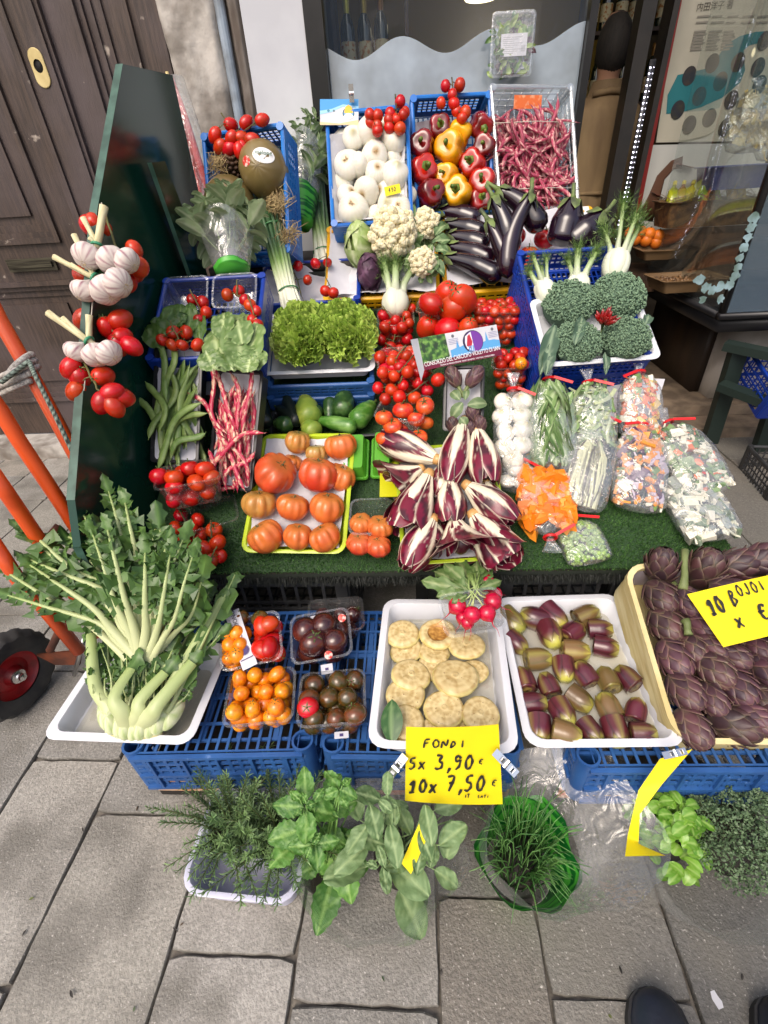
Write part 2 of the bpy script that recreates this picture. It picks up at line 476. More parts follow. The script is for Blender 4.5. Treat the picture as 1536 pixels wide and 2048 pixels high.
for k in range(34):
 for dx, r in ((-.008, .0038), (.008, .0017)):
  m.ball(1, 8, 4, T((dx, .010, -.13 + k * .0218)) @ S(r))
ob('lights', m.mesh('lights', M('led_light', (1, 1, 1), .5, emit=((.85, .82, 1.0), 6.0))), led)
m = MB(); m.box(.965, .985, 3.17, 3.2, .0, 2.9); m.box(1.285, 1.297, 3.24, 3.262, .0, 2.9);
counter = thing('glass_display_counter', 'dark framed glass display counter on a pale stone base beside the doorway', 'display counter')
m = MB(); m.box(1.42, 3.2, 2.34, 3.42, .56, .62); m.box(1.40, 3.2, 2.32, 2.36, .62, .645); m.box(1.40, 1.44, 2.36, 3.42, .62, .645)
ob('counter_frame', m.mesh('counter_frame', M('counter_black', (.012, .012, .014), .35)), counter)
m = MB(); m.box(1.66, 3.2, 2.62, 3.4, .116, .56); ob('base', m.mesh('base', M('base_marble', srgb(216, 210, 202, .88), .45, srgb(190, 182, 172, .85), 7, col3=srgb(170, 158, 146, .85), n3=3)), counter)
m = MB(); m.box(1.61, 1.658, 2.72, 3.4, .116, .56); ob('side_panel', m.mesh('side_panel', M('counter_wood', srgb(84, 66, 50, .6), .5, srgb(60, 46, 36, .6), 8, stretch=(1, 1, .2))), counter)
GLASS = CLEAR('counter_glass', (.9, .93, .92), .03, .02, (.7, .75, .75), edge=.35)
m = MB(); m.box(1.415, 1.421, 2.36, 3.2, .645, 2.2); ob('side_glass', m.mesh('side_glass', GLASS), counter)
m = MB(); m.box(1.43, 3.2, 2.34, 2.346, .645, 2.2); ob('front_glass', m.mesh('front_glass', GLASS), counter)
m = MB(); m.box(1.405, 1.43, 2.335, 2.358, .645, 2.2); ob('corner_post', m.mesh('corner_post', M('post_black', (.015, .015, .015), .3)), counter)
# ================================================================== the stall itself
DECK_T = .477
def deck_z(y): return .372 + DECK_T * (y - .95)
DKG = M('green_board', srgb(24, 76, 60, .65), .17, srgb(18, 60, 48, .65), 2.5, spec=.35, bump=.02, bscale=30)
DKGE = M('green_edge', srgb(74, 112, 98, .7), .5, srgb(50, 84, 72, .7), 20)
stand = thing('stall_stand', 'sloping stepped stall stand carrying all the vegetables, covered in artificial grass', 'stall stand', T((0, 1.5, 0)))
m = MB()
def xr(y): return .84 - .16 * (y - .95) / .91
def slab(mb, x0, x1, y0, y1, zf, th):
 P = [(x0, y0, zf(y0)), (xr(y0), y0, zf(y0)), (xr(y1), y1, zf(y1)), (x0, y1, zf(y1))]
 t = [mb.pt((p[0], p[1] - 1.5, p[2])) for p in P]; b = [mb.pt((p[0], p[1] - 1.5, p[2] - th)) for p in P]
 mb.face(*t); mb.face(*reversed(b))
 for i in range(4): mb.face(t[i], b[i], b[(i + 1) % 4], t[(i + 1) % 4])
slab(m, -.78, .90, .95, 1.86, lambda y: deck_z(y) - .006, .025)
slab(m, -.78, .90, 1.862, 2.02, lambda y: .82, .025)
slab(m, -.78, .84, 2.022, 2.40, lambda y: .98, .03)
ob('deck', m.mesh('deck', M('deck_board', srgb(60, 52, 44, .6), .7, srgb(40, 34, 30, .6), 8)), stand)
m = MB()
for x in (-.74, .02, .62):
 for y0, zt in ((-.4, deck_z(1.1) - .06), (.30, .775), (.80, .93)):
  m = MB(); m.box(x - .02, x + .02, y0, y0 + .04, 0, zt); ob('leg', m.mesh('leg', M('stand_leg', (.02, .02, .02), .6), 25), stand)
m = MB(); m.box(-.77, .64, .515, .53, .82, .95); m.box(-.77, .64, .88, .9, .1, .95); m.box(-.77, .64, .355, .37, .5, .79)
ob('back_board', m.mesh('back_board', M('stand_dark', srgb(18, 30, 24, .5), .7)), stand)
TURF = M('turf_green', vcol=True, rough=.7, rnd=0)
tr = random.Random(9)
m = MB()
def gz(x, y):
 return deck_z(y)
m.sheet(lambda u, v: Vector((-.78 + (xr(.95 + .91 * v) + .78) * u, .95 + .91 * v, gz(0, .95 + .91 * v))), 2, 2, lambda u, v: srgb(34, 66, 28, .85))
m.poly([(-.78, .945, deck_z(.945)), (.84, .945, deck_z(.945)), (.84, .938, deck_z(.95) - .03), (-.78, .938, deck_z(.95) - .03)][::-1], srgb(16, 24, 14))
m.poly([(-.3, 1.861, .795), (.66, 1.861, .795), (.66, 1.861, .835), (-.3, 1.861, .835)], srgb(22, 44, 20, .8))
m.poly([(-.3, 1.8615, .835), (.66, 1.8615, .835), (.66, 2.0, .835), (-.3, 2.0, .835)], srgb(22, 44, 20, .8))
def blade(x, y, z, h, c, nrm=(0, -.43, .9)):
 a = tr.uniform(0, 6.28); w_ = tr.uniform(.0009, .0016); lx, ly = tr.gauss(0, .35), tr.gauss(0, .35)
 dx, dy = math.cos(a) * w_, math.sin(a) * w_
 t = Vector(nrm) + Vector((lx, ly, 0)); t.normalize()
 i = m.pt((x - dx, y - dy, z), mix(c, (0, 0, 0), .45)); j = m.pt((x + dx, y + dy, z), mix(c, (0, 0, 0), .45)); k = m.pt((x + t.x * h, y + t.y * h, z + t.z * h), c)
 m.face(i, j, k)
def turf_c(): return mix(srgb(58, 110, 46, .9), srgb(112, 160, 80, .9), tr.random() ** 1.5)
for n_, (x0, x1, y0, y1) in ((34000, (-.62, .88, .945, 1.09)), (26000, (.28, .86, 1.09, 1.32)), (16000, (-.2, .28, 1.09, 1.8)), (9000, (-.75, -.2, 1.09, 1.4)), (7000, (.28, .88, 1.32, 1.8))):
 for _ in range(n_):
  x, y = tr.uniform(x0, x1), tr.uniform(y0, y1)
  if x > xr(y): continue
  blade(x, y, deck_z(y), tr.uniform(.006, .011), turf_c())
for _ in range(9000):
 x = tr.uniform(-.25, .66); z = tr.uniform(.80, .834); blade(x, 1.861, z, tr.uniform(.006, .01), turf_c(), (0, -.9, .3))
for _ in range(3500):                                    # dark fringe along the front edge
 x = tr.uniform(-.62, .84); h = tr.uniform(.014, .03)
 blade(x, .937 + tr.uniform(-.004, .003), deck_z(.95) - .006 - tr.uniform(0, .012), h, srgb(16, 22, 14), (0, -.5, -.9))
prop(ob('artificial_grass', m.mesh('artificial_grass', TURF, False)), 'green artificial grass mat with a dark frayed edge on the sloping stall', 'artificial grass', None, 'stuff')
def board(name, label, x, outline, th, edge=True):
 """outline: (y, z) corners in order; thickness along x"""
 c = Vector((x, sum(p[0] for p in outline) / len(outline), min(p[1] for p in outline)))
 r = thing(name, label, 'board', T(c))
 a = MB()
 A = [a.pt((0, p[0] - c.y, p[1] - c.z)) for p in outline]; B = [a.pt((-th, p[0] - c.y, p[1] - c.z)) for p in outline]
 a.face(*A); a.face(*reversed(B))
 for i in range(1, len(outline)):
  j = (i + 1) % len(outline); a.face(A[i], B[i], B[j], A[j])
 ob('panel', a.mesh('panel', DKG, False), r)
 e = MB()
 p, q = outline[0], outline[1]
 e.poly([(0.0006, p[0] - c.y - .001, p[1] - c.z), (-th - .0006, p[0] - c.y - .001, p[1] - c.z), (-th - .0006, q[0] - c.y - .001, q[1] - c.z), (0.0006, q[0] - c.y - .001, q[1] - c.z)])
 ob('front_edge', e.mesh('front_edge', DKGE, False), r)
 return r
BX = -.785
P0 = at_x(150, 1000, BX); P1 = at_x(195, 420, BX); P2 = at_x(246, 128, BX); P3 = at_x(345, 150, BX); P4 = at_x(400, 395, BX); P5 = at_x(412, 545, BX)
board('side_board', 'tall dark green glossy board closing the stall beside the brown door', BX, [(.80, .02), (P0.y - .05, P0.z - .10), (P0.y, P0.z), (P1.y, P1.z), (P2.y, P2.z), (P3.y, P3.z), (P4.y, P4.z), (P5.y, P5.z), (2.16, .02)], .02)
bd = COL.objects['side_board']
e = MB(); c0 = bd.matrix_world.translation
for p, q in ((P0, P1), (P1, P2)):
 a_, b_ = Vector((0, p.y, p.z)) - Vector((0, c0.y, c0.z)), Vector((0, q.y, q.z)) - Vector((0, c0.y, c0.z))
 off_ = Vector((0, -.0012, .0008))
 e.poly([a_ + off_ + Vector((.0006, 0, 0)), a_ + off_ + Vector((-.0206, 0, 0)), b_ + off_ + Vector((-.0206, 0, 0)), b_ + off_ + Vector((.0006, 0, 0))])
ob('sloping_edge', e.mesh('sloping_edge', DKGE, False), bd)
Q0 = at_x(388, 560, -.74); Q1 = at_x(303, 325, -.74); Q2 = at_x(330, 322, -.74); Q3 = at_x(412, 540, -.74)
board('inner_board', 'narrow dark green board standing inside the tall side board', -.74, [(Q0.y, Q0.z - .05), (Q1.y, Q1.z), (Q2.y, Q2.z), (Q3.y, Q3.z), (Q3.y, Q3.z - .05)], .012)
# ================================================================== shapes of the produce (prototypes)
RED = M('tomato_red', srgb(206, 40, 20, .82), .25, srgb(186, 58, 24, .75), 1.2, (.45, .7), rnd=.22, hrnd=.009, spec=.45, coat=.1)
ORNG = M('tomato_yellow', srgb(240, 150, 20, .9), .22, srgb(225, 120, 15, .9), 1.5, rnd=.1, hrnd=.012, coat=.25)
DARKT = M('tomato_dark', srgb(70, 62, 30, .8), .2, srgb(110, 66, 28, .8), 1.4, (.4, .62), rnd=.25, hrnd=.015, coat=.3)
PURPT = M('tomato_purple', srgb(62, 28, 30, .8), .18, srgb(96, 42, 30, .8), 1.2, (.45, .62), rnd=.25, coat=.35)
ORED = M('tomato_orange_red', srgb(228, 104, 40, .88), .25, srgb(214, 70, 32, .88), 1.4, rnd=.12, hrnd=.01, coat=.2)
GRN = M('stem_green', srgb(92, 112, 52, .8), .6, srgb(60, 82, 36, .8), 6)
DRYG = M('stem_olive', srgb(112, 112, 60, .8), .65, srgb(84, 74, 40, .8), 9)
def tomato_body(asp=.86, tip=0.0, dimple=.16, lobes=0, lam=.0, n=18, m=12):
 b = MB()
 def fn(t, a):
  r = 1 + (lam * abs(math.cos(lobes * a / 2)) - lam * .6 if lobes else 0) * math.sin(t) ** .7
  z = math.cos(t) * asp
  if t < 1.0: z -= dimple * (1 - t / 1.0) ** 1.5
  if tip and t > 2.5: z -= tip * (t - 2.5)
  return Vector((r * math.sin(t) * math.cos(a), r * math.sin(t) * math.sin(a), z))
 b.ball(1, n, m, None, fn)
 return b
def calyx_mb(r=.55, z=.72, k=5, stem=.35):
 b = MB()
 for i in range(k):
  a = 2 * PI * i / k + .2
  d = Vector((math.cos(a), math.sin(a), 0)); q = Vector((-math.sin(a), math.cos(a), 0))
  pts = [(0, .06, .0), (.5, .11, .07), (1, .02, -.02 + .12 * (i % 2))]
  L = [b.pt(d * (r * u) + q * (w * r) + Vector((0, 0, z + h))) for u, w, h in pts]
  Rr = [b.pt(d * (r * u) - q * (w * r) + Vector((0, 0, z + h + .01))) for u, w, h in pts]
  for j in range(2): b.face(Rr[j], Rr[j + 1], L[j + 1], L[j])
 b.tube([(0, 0, z - .03), (.03, .02, z + stem * .6), (.1, .05, z + stem)], [.07, .05, .06], 6)
 return b
CALYX = calyx_mb().mesh('calyx', GRN)
TOM = {}
for nm, mat, args in (('round', RED, (.86,)), ('plum', RED, (1.28, .1, .1)), ('cherry', RED, (.93, 0, .08)), ('date', RED, (1.35, .14, .05)),
      ('yellow', ORNG, (1.18, .08, .08)), ('dark', DARKT, (.94, 0, .1)), ('purple', PURPT, (1.12, .0, .1)), ('orange', ORED, (.8, 0, .2, 10, .05, 30, 12))):
 me = tomato_body(*args).mesh('tomato_' + nm, mat)
 top = CALYX
 X = T((0, 0, args[0] - .88))
 TOM[nm] = me, X
def tomato(kind, label, p, r, Rm=None, group=None, parent=None, calyx=True, name='tomato', cat='tomato'):
 me, cx = TOM[kind]
 X = T(p) @ (Rm if Rm is not None else Matrix()) @ S(r * U(.93, 1.06), r * U(.93, 1.06), r * U(.94, 1.06))
 o = ob(name, me, parent, X)
 if parent is None: prop(o, label, cat, group)
 if calyx: ob('calyx', CALYX, o, cx)
 return o
def rot(tilt=None, spin=None):
 return RZ(U(0, 6.28) if spin is None else spin) @ RX(U(-.9, .9) if tilt is None else tilt) @ RZ(U(0, 6.28))
def truss(label, pts, r, kind='cherry', group=None, stem=None, top=None, name='vine_tomatoes'):
 """a cluster of tomatoes on one green vine; pts are world points"""
 pts = [Vector(p) for p in pts]
 c = sum(pts, Vector()) / len(pts)
 t = thing(name, label, 'vine tomatoes', T(c), group)
 mb = MB()
 if stem is None:
  lo = min(pts, key=lambda p: p.z); hi = max(pts, key=lambda p: p.z)
  out = (CAM - c).normalized() * r * .7
  a = (top if top is not None else hi + Vector((0, 0, r * 1.6))); stem = [a, (a + c) / 2 + out * .8, c + out * .6, lo * .5 + c * .5 + out * .5]
 stem = [Vector(p) - c for p in stem]
 fine = []
 for i in range(len(stem) - 1):
  for k in range(4):
   u = k / 4; fine.append(stem[i].lerp(stem[i + 1], u) + Vector((U(-1, 1), U(-1, 1), U(-1, 1))) * r * .06)
 fine.append(stem[-1])
 mb.tube(fine, [r * .11] * len(fine), 6)
 for p in pts:
  q = p - c
  s = min(fine, key=lambda x: (x - q).length)
  d = (s - q); d = d.normalized() if d.length > 1e-4 else Vector((0, 0, 1))
  d = (d + Vector((U(-.25, .25), U(-.25, .25), .25))).normalized()
  rr = r * U(.88, 1.1)
  me, cx = TOM[kind]
  o = ob('tomato', me, t, T(q) @ basis(d, (1, .3, 0)) @ RZ(U(0, 6)) @ S(rr))
  ob('calyx', CALYX, o, cx)
  e = q + d * rr * (1.0 if kind != 'plum' else 1.25)
  mb.tube([s, (s + e) / 2 + Vector((0, 0, r * .1)), e], [r * .08, r * .06, r * .09], 5)
 ob('vine', mb.mesh('vine', DRYG), t)
 return t
def oxheart(seed, base, c2, top):
 rr = random.Random(seed); k = rr.randint(8, 11); ph = [rr.uniform(-.25, .25) for _ in range(k)]; dp = [rr.uniform(.05, .17) for _ in range(k)]
 b = MB()
 def groove(a):
  g = 0
  for i in range(k):
   d = (a - (2 * PI * i / k + ph[i]) + PI) % (2 * PI) - PI
   g += dp[i] * math.exp(-(d / .17) ** 2)
  return g
 def fn(t, a):
  g = groove(a) * math.sin(min(t * 1.15, PI)) ** .6 * (1.15 if t < 1.6 else .7)
  r = math.sin(t) ** .85 * (1 - g) * (1.02 + .08 * math.cos(t))
  r *= 1 + .06 * math.sin(2 * a + seed)
  z = math.cos(t) * .92
  if t < .8: z -= .2 * (1 - t / .8) ** 1.2
  return Vector((r * math.cos(a), r * math.sin(a), z))
 def cf(t, a, p):
  n0 = nz(p, 1.3, seed * 3.1)
  c = mix(base, c2, .45 + n0 * 1.6)
  g = groove(a)
  c = mix(c, top, max(0, 1 - t / 1.5) * .8 + g * 1.6 * (.5 if t < 1.9 else .1))
  return c
 b.ball(1, 60, 20, None, fn, cf)
 return b
OXM = M('oxheart_skin', vcol=True, rough=.3, coat=.15, bump=.04, bscale=3)
ox_c = [(srgb(216, 84, 48), srgb(206, 60, 38), srgb(196, 120, 60)), (srgb(214, 138, 66), srgb(196, 140, 70), srgb(150, 128, 62)), (srgb(222, 118, 56), srgb(214, 100, 46), srgb(190, 126, 58)), (srgb(186, 156, 84), srgb(204, 142, 74), srgb(140, 128, 60))]
OX = [oxheart(i + 1, *[tuple(x * .85 for x in c) for c in ox_c[i]]).mesh('oxheart_%d' % i, OXM) for i in range(4)]
OXCAL = calyx_mb(.34, .68, 6, .16).mesh('calyx_big', DRYG)
def pepper_mb(lobes=4, L=1.25, seed=0):
 b = MB(); rr = random.Random(seed); ph = rr.uniform(0, 6)
 def fn(t, a):
  l = 1 + .24 * abs(math.cos((a * lobes + ph) / 2)) ** .7 - .20
  sq = max(0.0, math.sin(t)) ** .55
  r = sq * l * (1 - .16 * (1 - math.cos(t)) / 2)
  z = math.cos(t) * L
  if t < .6: z -= .24 * (1 - t / .6)
  if t > 2.6: z += .25 * (t - 2.6) * (.6 + .8 * abs(math.cos((a * lobes + ph) / 2)))
  return Vector((r * math.cos(a) + .06 * z * z, r * math.sin(a), z))
 b.ball(1, 32, 18, None, fn)
 return b
def pep_stem():
 b = MB()
 b.lathe([(.02, .92), (.30, .97), (.26, 1.03), (.14, 1.07), (.11, 1.2)], 10, None, None, lambda a, u: 1 + .15 * math.cos(5 * a) * (1 - u))
 b.tube([(0, 0, 1.15), (.04, .0, 1.4), (.16, .05, 1.62)], [.11, .1, .14], 8)
 return b
PEPSTEM = pep_stem().mesh('pepper_stem', M('pepper_stem', srgb(110, 132, 40, .8), .5, srgb(70, 100, 30, .8), 4))
PEPM = {'red': M('pepper_red', srgb(206, 40, 20, .85), .14, srgb(170, 20, 14, .8), 1.2, coat=.5, rnd=.12), 'dark': M('pepper_dark', srgb(150, 22, 26, .85), .14, srgb(96, 22, 18, .85), 1.1, (.4, .62), coat=.5, rnd=.2),
  'yellow': M('pepper_yellow', srgb(240, 176, 12, .9), .15, srgb(226, 150, 8, .9), 1.2, coat=.4, rnd=.06)}
PEP = {k: [pepper_mb(4, 1.2, 3).mesh('pepper_%s_0' % k, m), pepper_mb(3, 1.35, 8).mesh('pepper_%s_1' % k, m)] for k, m in PEPM.items()}
def onion_mb(seed=0, flat=.68):
 b = MB(); rr = random.Random(seed)
 A, B, D = srgb(244, 240, 228), srgb(226, 222, 196), srgb(190, 160, 110)
 def fn(t, a):
  r = math.sin(t) ** .9 * (1 + .03 * math.sin(3 * a + seed))
  z = math.cos(t) * flat
  if t < .4: z += .22 * (1 - t / .4) ** 1.4
  if t > 2.9: z += .08 * (t - 2.9) / .24
  return Vector((r * math.cos(a), r * math.sin(a), z))
 def cf(t, a, p):
  s = .5 + .5 * math.sin(a * 17 + math.sin(t * 3) * .7 + seed)
  c = mix(A, B, s * .45 + nz(p, 2, seed) * .4)
  if t > 2.75: c = mix(c, D, (t - 2.75) / .3)
  if t < .35: c = mix(c, srgb(196, 190, 140), 1 - t / .4)
  return tuple(x * .8 for x in c)
 b.ball(1, 34, 16, None, fn, cf)
 for i in range(22):
  a = rr.uniform(0, 6.28); q = rr.uniform(.02, .12)
  b.tube([(q * math.cos(a), q * math.sin(a), -flat + .05), (q * 2 * math.cos(a), q * 2 * math.sin(a), -flat - .05)], [.012, .006], 4, cf=lambda u, v: D)
 return b
ONM = M('onion_skin', vcol=True, rough=.3, coat=.15, sss=.15)
ONION = [onion_mb(i, f).mesh('white_onion_%d' % i, ONM) for i, f in enumerate((.66, .74, .82))]
def garlic_mb(seed):
 b = MB(); rr = random.Random(seed)
 k = rr.randint(6, 8)
 def fn(t, a):
  l = 1 + .07 * abs(math.cos(a * k / 2)) * math.sin(t)
  r = math.sin(t) ** .95 * l
  z = math.cos(t) * .8
  if t < .7: z += .55 * (1 - t / .7) ** 1.5; r *= .75 + .25 * t / .7
  if t > 2.8: z += .1 * (t - 2.8)
  return Vector((r * math.cos(a), r * math.sin(a), z))
 def cf(t, a, p):
  s = max(0, math.sin(a * 23 + seed) * .6 + math.sin(a * 11 + t * 2) * .5)
  return mix(srgb(222, 212, 204, .92), srgb(150, 96, 112, .9), s * .95 * (.4 + .6 * math.sin(t)) + nz(p, 3, seed) * .2)
 b.ball(1, 40, 14, None, fn, cf)
 for i in range(14):
  a = rr.uniform(0, 6.28)
  b.tube([(.1 * math.cos(a), .1 * math.sin(a), -.75), (.22 * math.cos(a), .22 * math.sin(a), -.86)], [.02, .01], 4, cf=lambda u, v: srgb(190, 170, 130))
 return b
GARM = M('garlic_skin', vcol=True, rough=.55, bump=.15, bscale=6)
GARLIC = [garlic_mb(i).mesh('garlic_bulb_%d' % i, GARM) for i in (1, 2)]
EGM = M('eggplant_skin', srgb(30, 14, 30, .7), .16, srgb(52, 20, 40, .6), 2.0, (.5, .75), coat=.5, rnd=.25)
EGC = M('eggplant_calyx', srgb(118, 138, 76, .8), .6, srgb(76, 84, 60, .8), 25)
def eggplant(L, r, bend, fat=1.0):
 """along +Z from the calyx at 0 to the tip at L; returns body and calyx meshes"""
 n = 18; path = []; rad_ = []
 for i in range(n + 1):
  u = i / n
  path.append(Vector((bend * math.sin(u * PI) * L, 0, u * L)))
  a = (.5 + .5 * min(1, u / (.55 / fat))) if fat >= 1 else .8 + .2 * u
  e = math.sqrt(max(0, 1 - max(0, (u - .82) / .18) ** 2))
  rad_.append(max(r * a * e * (min(1, .75 + u * 6)), .0006))
 b = MB(); b.tube(path, rad_, 18)
 c = MB()
 c.tube([Vector((-.01, 0, -.048)), Vector((-.003, 0, -.02)), Vector((0, 0, .002))], [.007, .0065, .012], 8)
 for i in range(5):
  a = 2 * PI * i / 5; d = Vector((math.cos(a), math.sin(a), 0)); q = Vector((-d.y, d.x, 0)); l = U(.028, .05)
  r0 = r * .56
  P = [(d * .008, .010, -.004), (d * (r0 * .95), r0 * .62, .003), (d * (r0 * 1.3), r0 * .5, l * .6), (d * (r0 * 1.5 + .003), .001, l)]
  Lh = [c.pt(p + q * w + Vector((0, 0, z))) for p, w, z in P]; Rh = [c.pt(p - q * w + Vector((0, 0, z))) for p, w, z in P]
  Mh = [c.pt(p * 1.12 + Vector((0, 0, z))) for p, w, z in P]
  for j in range(3): c.face(Lh[j], Lh[j + 1], Mh[j + 1], Mh[j]); c.face(Mh[j], Mh[j + 1], Rh[j + 1], Rh[j])
 return b.mesh('eggplant_body', EGM), c.mesh('calyx_eggplant', EGC)
def pod(L, w, bend, twist, flat, lumps, seed, tail=.012):
 rr = random.Random(seed); n = 20; P = []; R_ = []
 for i in range(n + 1):
  u = i / n
  P.append(Vector(((u - .5) * L, bend * L * (math.sin(u * PI) - .5) + twist * L * math.sin(u * 2 * PI) * .3, twist * L * math.sin(u * PI * 1.3 + seed) * .25)))
  e = min(1, (u / .1)) ** .6 * min(1, (1 - u) / .13) ** .7
  R_.append(max(w / 2 * e * (1 + lumps * math.sin(u * 2 * PI * 6.5 + seed)), w * .05))
 d = (P[-1] - P[-2]).normalized()
 P.append(P[-1] + d * tail + Vector((0, tail * .3, 0))); R_.append(w * .02)
 P.insert(0, P[0] - (P[1] - P[0]).normalized() * tail * .5); R_.insert(0, w * .06)
 b = MB(); b.tube(P, R_, 8, flat, side=(0, 1, 0))
 return b
FLATB = M('flat_bean', srgb(134, 160, 88, .8), .45, srgb(108, 138, 66, .8), 30, rnd=.14, hrnd=.012, bump=.1, bscale=60)
GBEAN = [pod(.24, .021, bd, tw, .4, .05, i).mesh('flat_bean_%d' % i, FLATB) for i, (bd, tw) in enumerate(((.06, .1), (.14, -.1), (-.08, .2), (.02, .06), (.2, .05)))]
BORL = M('borlotti_pod', srgb(224, 186, 160, .85), .42, srgb(190, 40, 76, .8), 120, (.40, .50), rnd=.1, stretch=(.4, 1, 1), detail=4)
RBEAN = [pod(.20, .0145, bd, tw, .7, .12, i + 9).mesh('borlotti_%d' % i, BORL) for i, (bd, tw) in enumerate(((.05, .12), (.12, -.12), (-.1, .2), (.02, .05), (-.16, .1)))]
BORD = M('borlotti_pod_dark', srgb(216, 168, 160, .85), .5, srgb(158, 48, 78, .85), 130, (.38, .5), rnd=.18, stretch=(.35, 1, 1), detail=4)
DBEAN = [pod(.19, .0140, bd, tw, .7, .14, i + 20).mesh('dark_borlotti_%d' % i, BORD) for i, (bd, tw) in enumerate(((.12, .3), (.2, -.3), (-.15, .4), (.05, .2)))]
def artichoke_mb(seed, open_=0.0, rows=6):
 rr = random.Random(seed); b = MB()
 A, B, G = srgb(62, 42, 50, .8), srgb(104, 66, 72, .8), srgb(106, 106, 66, .8)
 b.ball(.78, 12, 8, S(1, 1, 1.1), None, lambda t, a, p: mix(A, (0, 0, 0), .5))
 for k in range(rows):
  f = k / (rows - 1)
  t0 = 2.55 - 1.95 * f
  n = [5, 7, 7, 7, 6, 4, 4][min(k, 6)]
  for i in range(n):
   a = 2 * PI * (i + .5 * (k % 2)) / n + rr.uniform(-.09, .09)
   W = .56 - .16 * f; L = .95 - .2 * f
   lift = rr.uniform(.05, .17) + open_ * .22
   tone = rr.uniform(0, 1)
   def fn(u, v, a=a, W=W, L=L, t0=t0, lift=lift, f=f):
    x = (u - .5) * 2
    wd = W * (1 - v ** 1.9) ** .8 * (.8 + .5 * v * (1 - v) * 2)
    t = t0 - v * L * .95
    r = .86 + .05 * v - .06 * x * x * 0 + lift * v * v + .10 * (1 - f) * v
    aa = a + x * wd / max(.32, math.sin(max(.3, t)))
    z = math.cos(t) * 1.12
    s = max(.05, math.sin(max(.12, t)))
    cup = -.07 * x * x
    return Vector(((r + cup) * s * math.cos(aa), (r + cup) * s * math.sin(aa), z + .06 * v))
   def cf(u, v, tone=tone):
    c = mix(A, B, tone * .8 + v * .35 - .2)
    c = mix(c, G, max(0, (v - .8) * 2.0) + max(0, .35 - v) * .9)
    return mix(c, srgb(156, 128, 108, .8), max(0, abs(u - .5) * 2 - .84) * 3.4)
   b.sheet(fn, 6, 5, cf)
 return b
ARTM = M('artichoke_scales', vcol=True, rough=.5, rnd=.32, hrnd=.02, bump=.12, bscale=9)
ARTI = [artichoke_mb(1).mesh('artichoke_0', ARTM), artichoke_mb(2, .5).mesh('artichoke_1', ARTM), artichoke_mb(5, .2, 6).mesh('artichoke_2', ARTM)]
sb = MB(); sb.tube([(0, 0, -.7), (0, 0, -1.2), (.1, 0, -1.7)], [.26, .2, .21], 9); ARTSTEM = sb.mesh('stem_artichoke', M('artichoke_stem', srgb(134, 146, 92, .8), .6, srgb(104, 116, 66, .8), 12))
def heart_mb(seed):
 b = MB(); rr = random.Random(seed)
 P, Y = srgb(92, 36, 48, .82), srgb(190, 186, 84, .85)
 prof = [(.02, .0), (.26, .02), (.37, .0), (.42, .08), (.46, .3), (.45, .6), (.38, .82), (.24, .97), (.02, 1.0)]
 lobe = lambda a, u: 1 + .05 * math.cos(5 * a + seed) + .03 * math.cos(3 * a)
 def cf(a, u, p):
  if u < .2: return mix(srgb(60, 42, 24), srgb(150, 130, 70), .5 + .5 * math.sin(math.hypot(p.x, p.y) * 60 + a))
  g = max(0, p.z - .66) * 3.2 + .25 * nz(p, 4, seed) + .5 * max(0, math.cos(5 * a + seed) - .8) * 2
  return mix(P, Y, g + (.25 if seed % 3 == 0 else 0))
 rings = []
 b.lathe([(.02, .03), (.12, .0), (.2, .03), (.28, .0), (.36, .03)] + prof[2:], 20, None, cf, lobe)
 for k in range(5):
  a0 = 2 * PI * k / 5 + seed
  def fn(u, v, a0=a0, k=k):
   x = (u - .5) * 2; z = .04 + .93 * v
   r = .47 * (1 - max(0, v - .45) ** 2 * 1.65) + .035 - .02 * x * x + .03 * (k % 2) + .03 * v * v
   a = a0 + x * .82 * (1 - v ** 2.4) ** .75
   return Vector((r * math.cos(a), r * math.sin(a), z))
  b.sheet(fn, 8, 8, lambda u, v, k=k: mix(mix(P, (.02, .01, .01), max(0, abs(u - .5) * 2 - .7) * 2.4), Y, max(0, v - .7) * 1.6 + .35 * max(0, .25 - abs(u - .5)) * (k % 3 == 0) * 3 + (.2 if seed % 3 == 0 else 0)))
 return b
HRTM = M('heart_skin', vcol=True, rough=.28, rnd=.25, hrnd=.008, coat=.3, bump=.1, bscale=7)
HEART = [heart_mb(i).mesh('artichoke_heart_%d' % i, HRTM) for i in (0, 1, 2, 4)]
def fondo_mb(seed, cup=False):
 b = MB(); A, B = srgb(228, 208, 154, .88), srgb(188, 158, 98, .86)
 prof = [(.02, .30), (.12, .32), (.17, .27), (.5, .34), (.84, .30), (.98, .1), (1, -.1), (.86, -.3), (.02, -.34)]
 if cup: prof = [(.02, -.02), (.3, 0), (.46, .06), (.56, .26), (.8, .34), (.96, .2), (1, -.05), (.86, -.3), (.02, -.34)]
 def cf(a, u, p):
  r = math.hypot(p.x, p.y)
  c = mix(A, B, .35 + .9 * nz(p, 3.2, seed) + .25 * math.sin(a * 26) * (1 if r > .3 else 0) + .3 * math.sin(r * 22))
  if cup and r < .56: c = mix(srgb(140, 92, 40), srgb(196, 150, 80), .5 + nz(p, 7, seed))
  if r > .93: c = mix(c, srgb(196, 186, 110), .5)
  return c
 full = []
 for (r0, z0), (r1, z1) in zip(prof, prof[1:]):
  for k in range(3): full.append((r0 + (r1 - r0) * k / 3, z0 + (z1 - z0) * k / 3))
 full.append(prof[-1])
 b.lathe(full, 40, None, cf, lambda a, u: 1 + .02 * math.sin(3 * a + seed) + .008 * math.sin(13 * a))
 return b
FONM = M('artichoke_bottom', vcol=True, rough=.4, bump=.18, bscale=9, rnd=.08, speck=(srgb(130, 96, 50), 9, (.66, .72)), coat=.1)
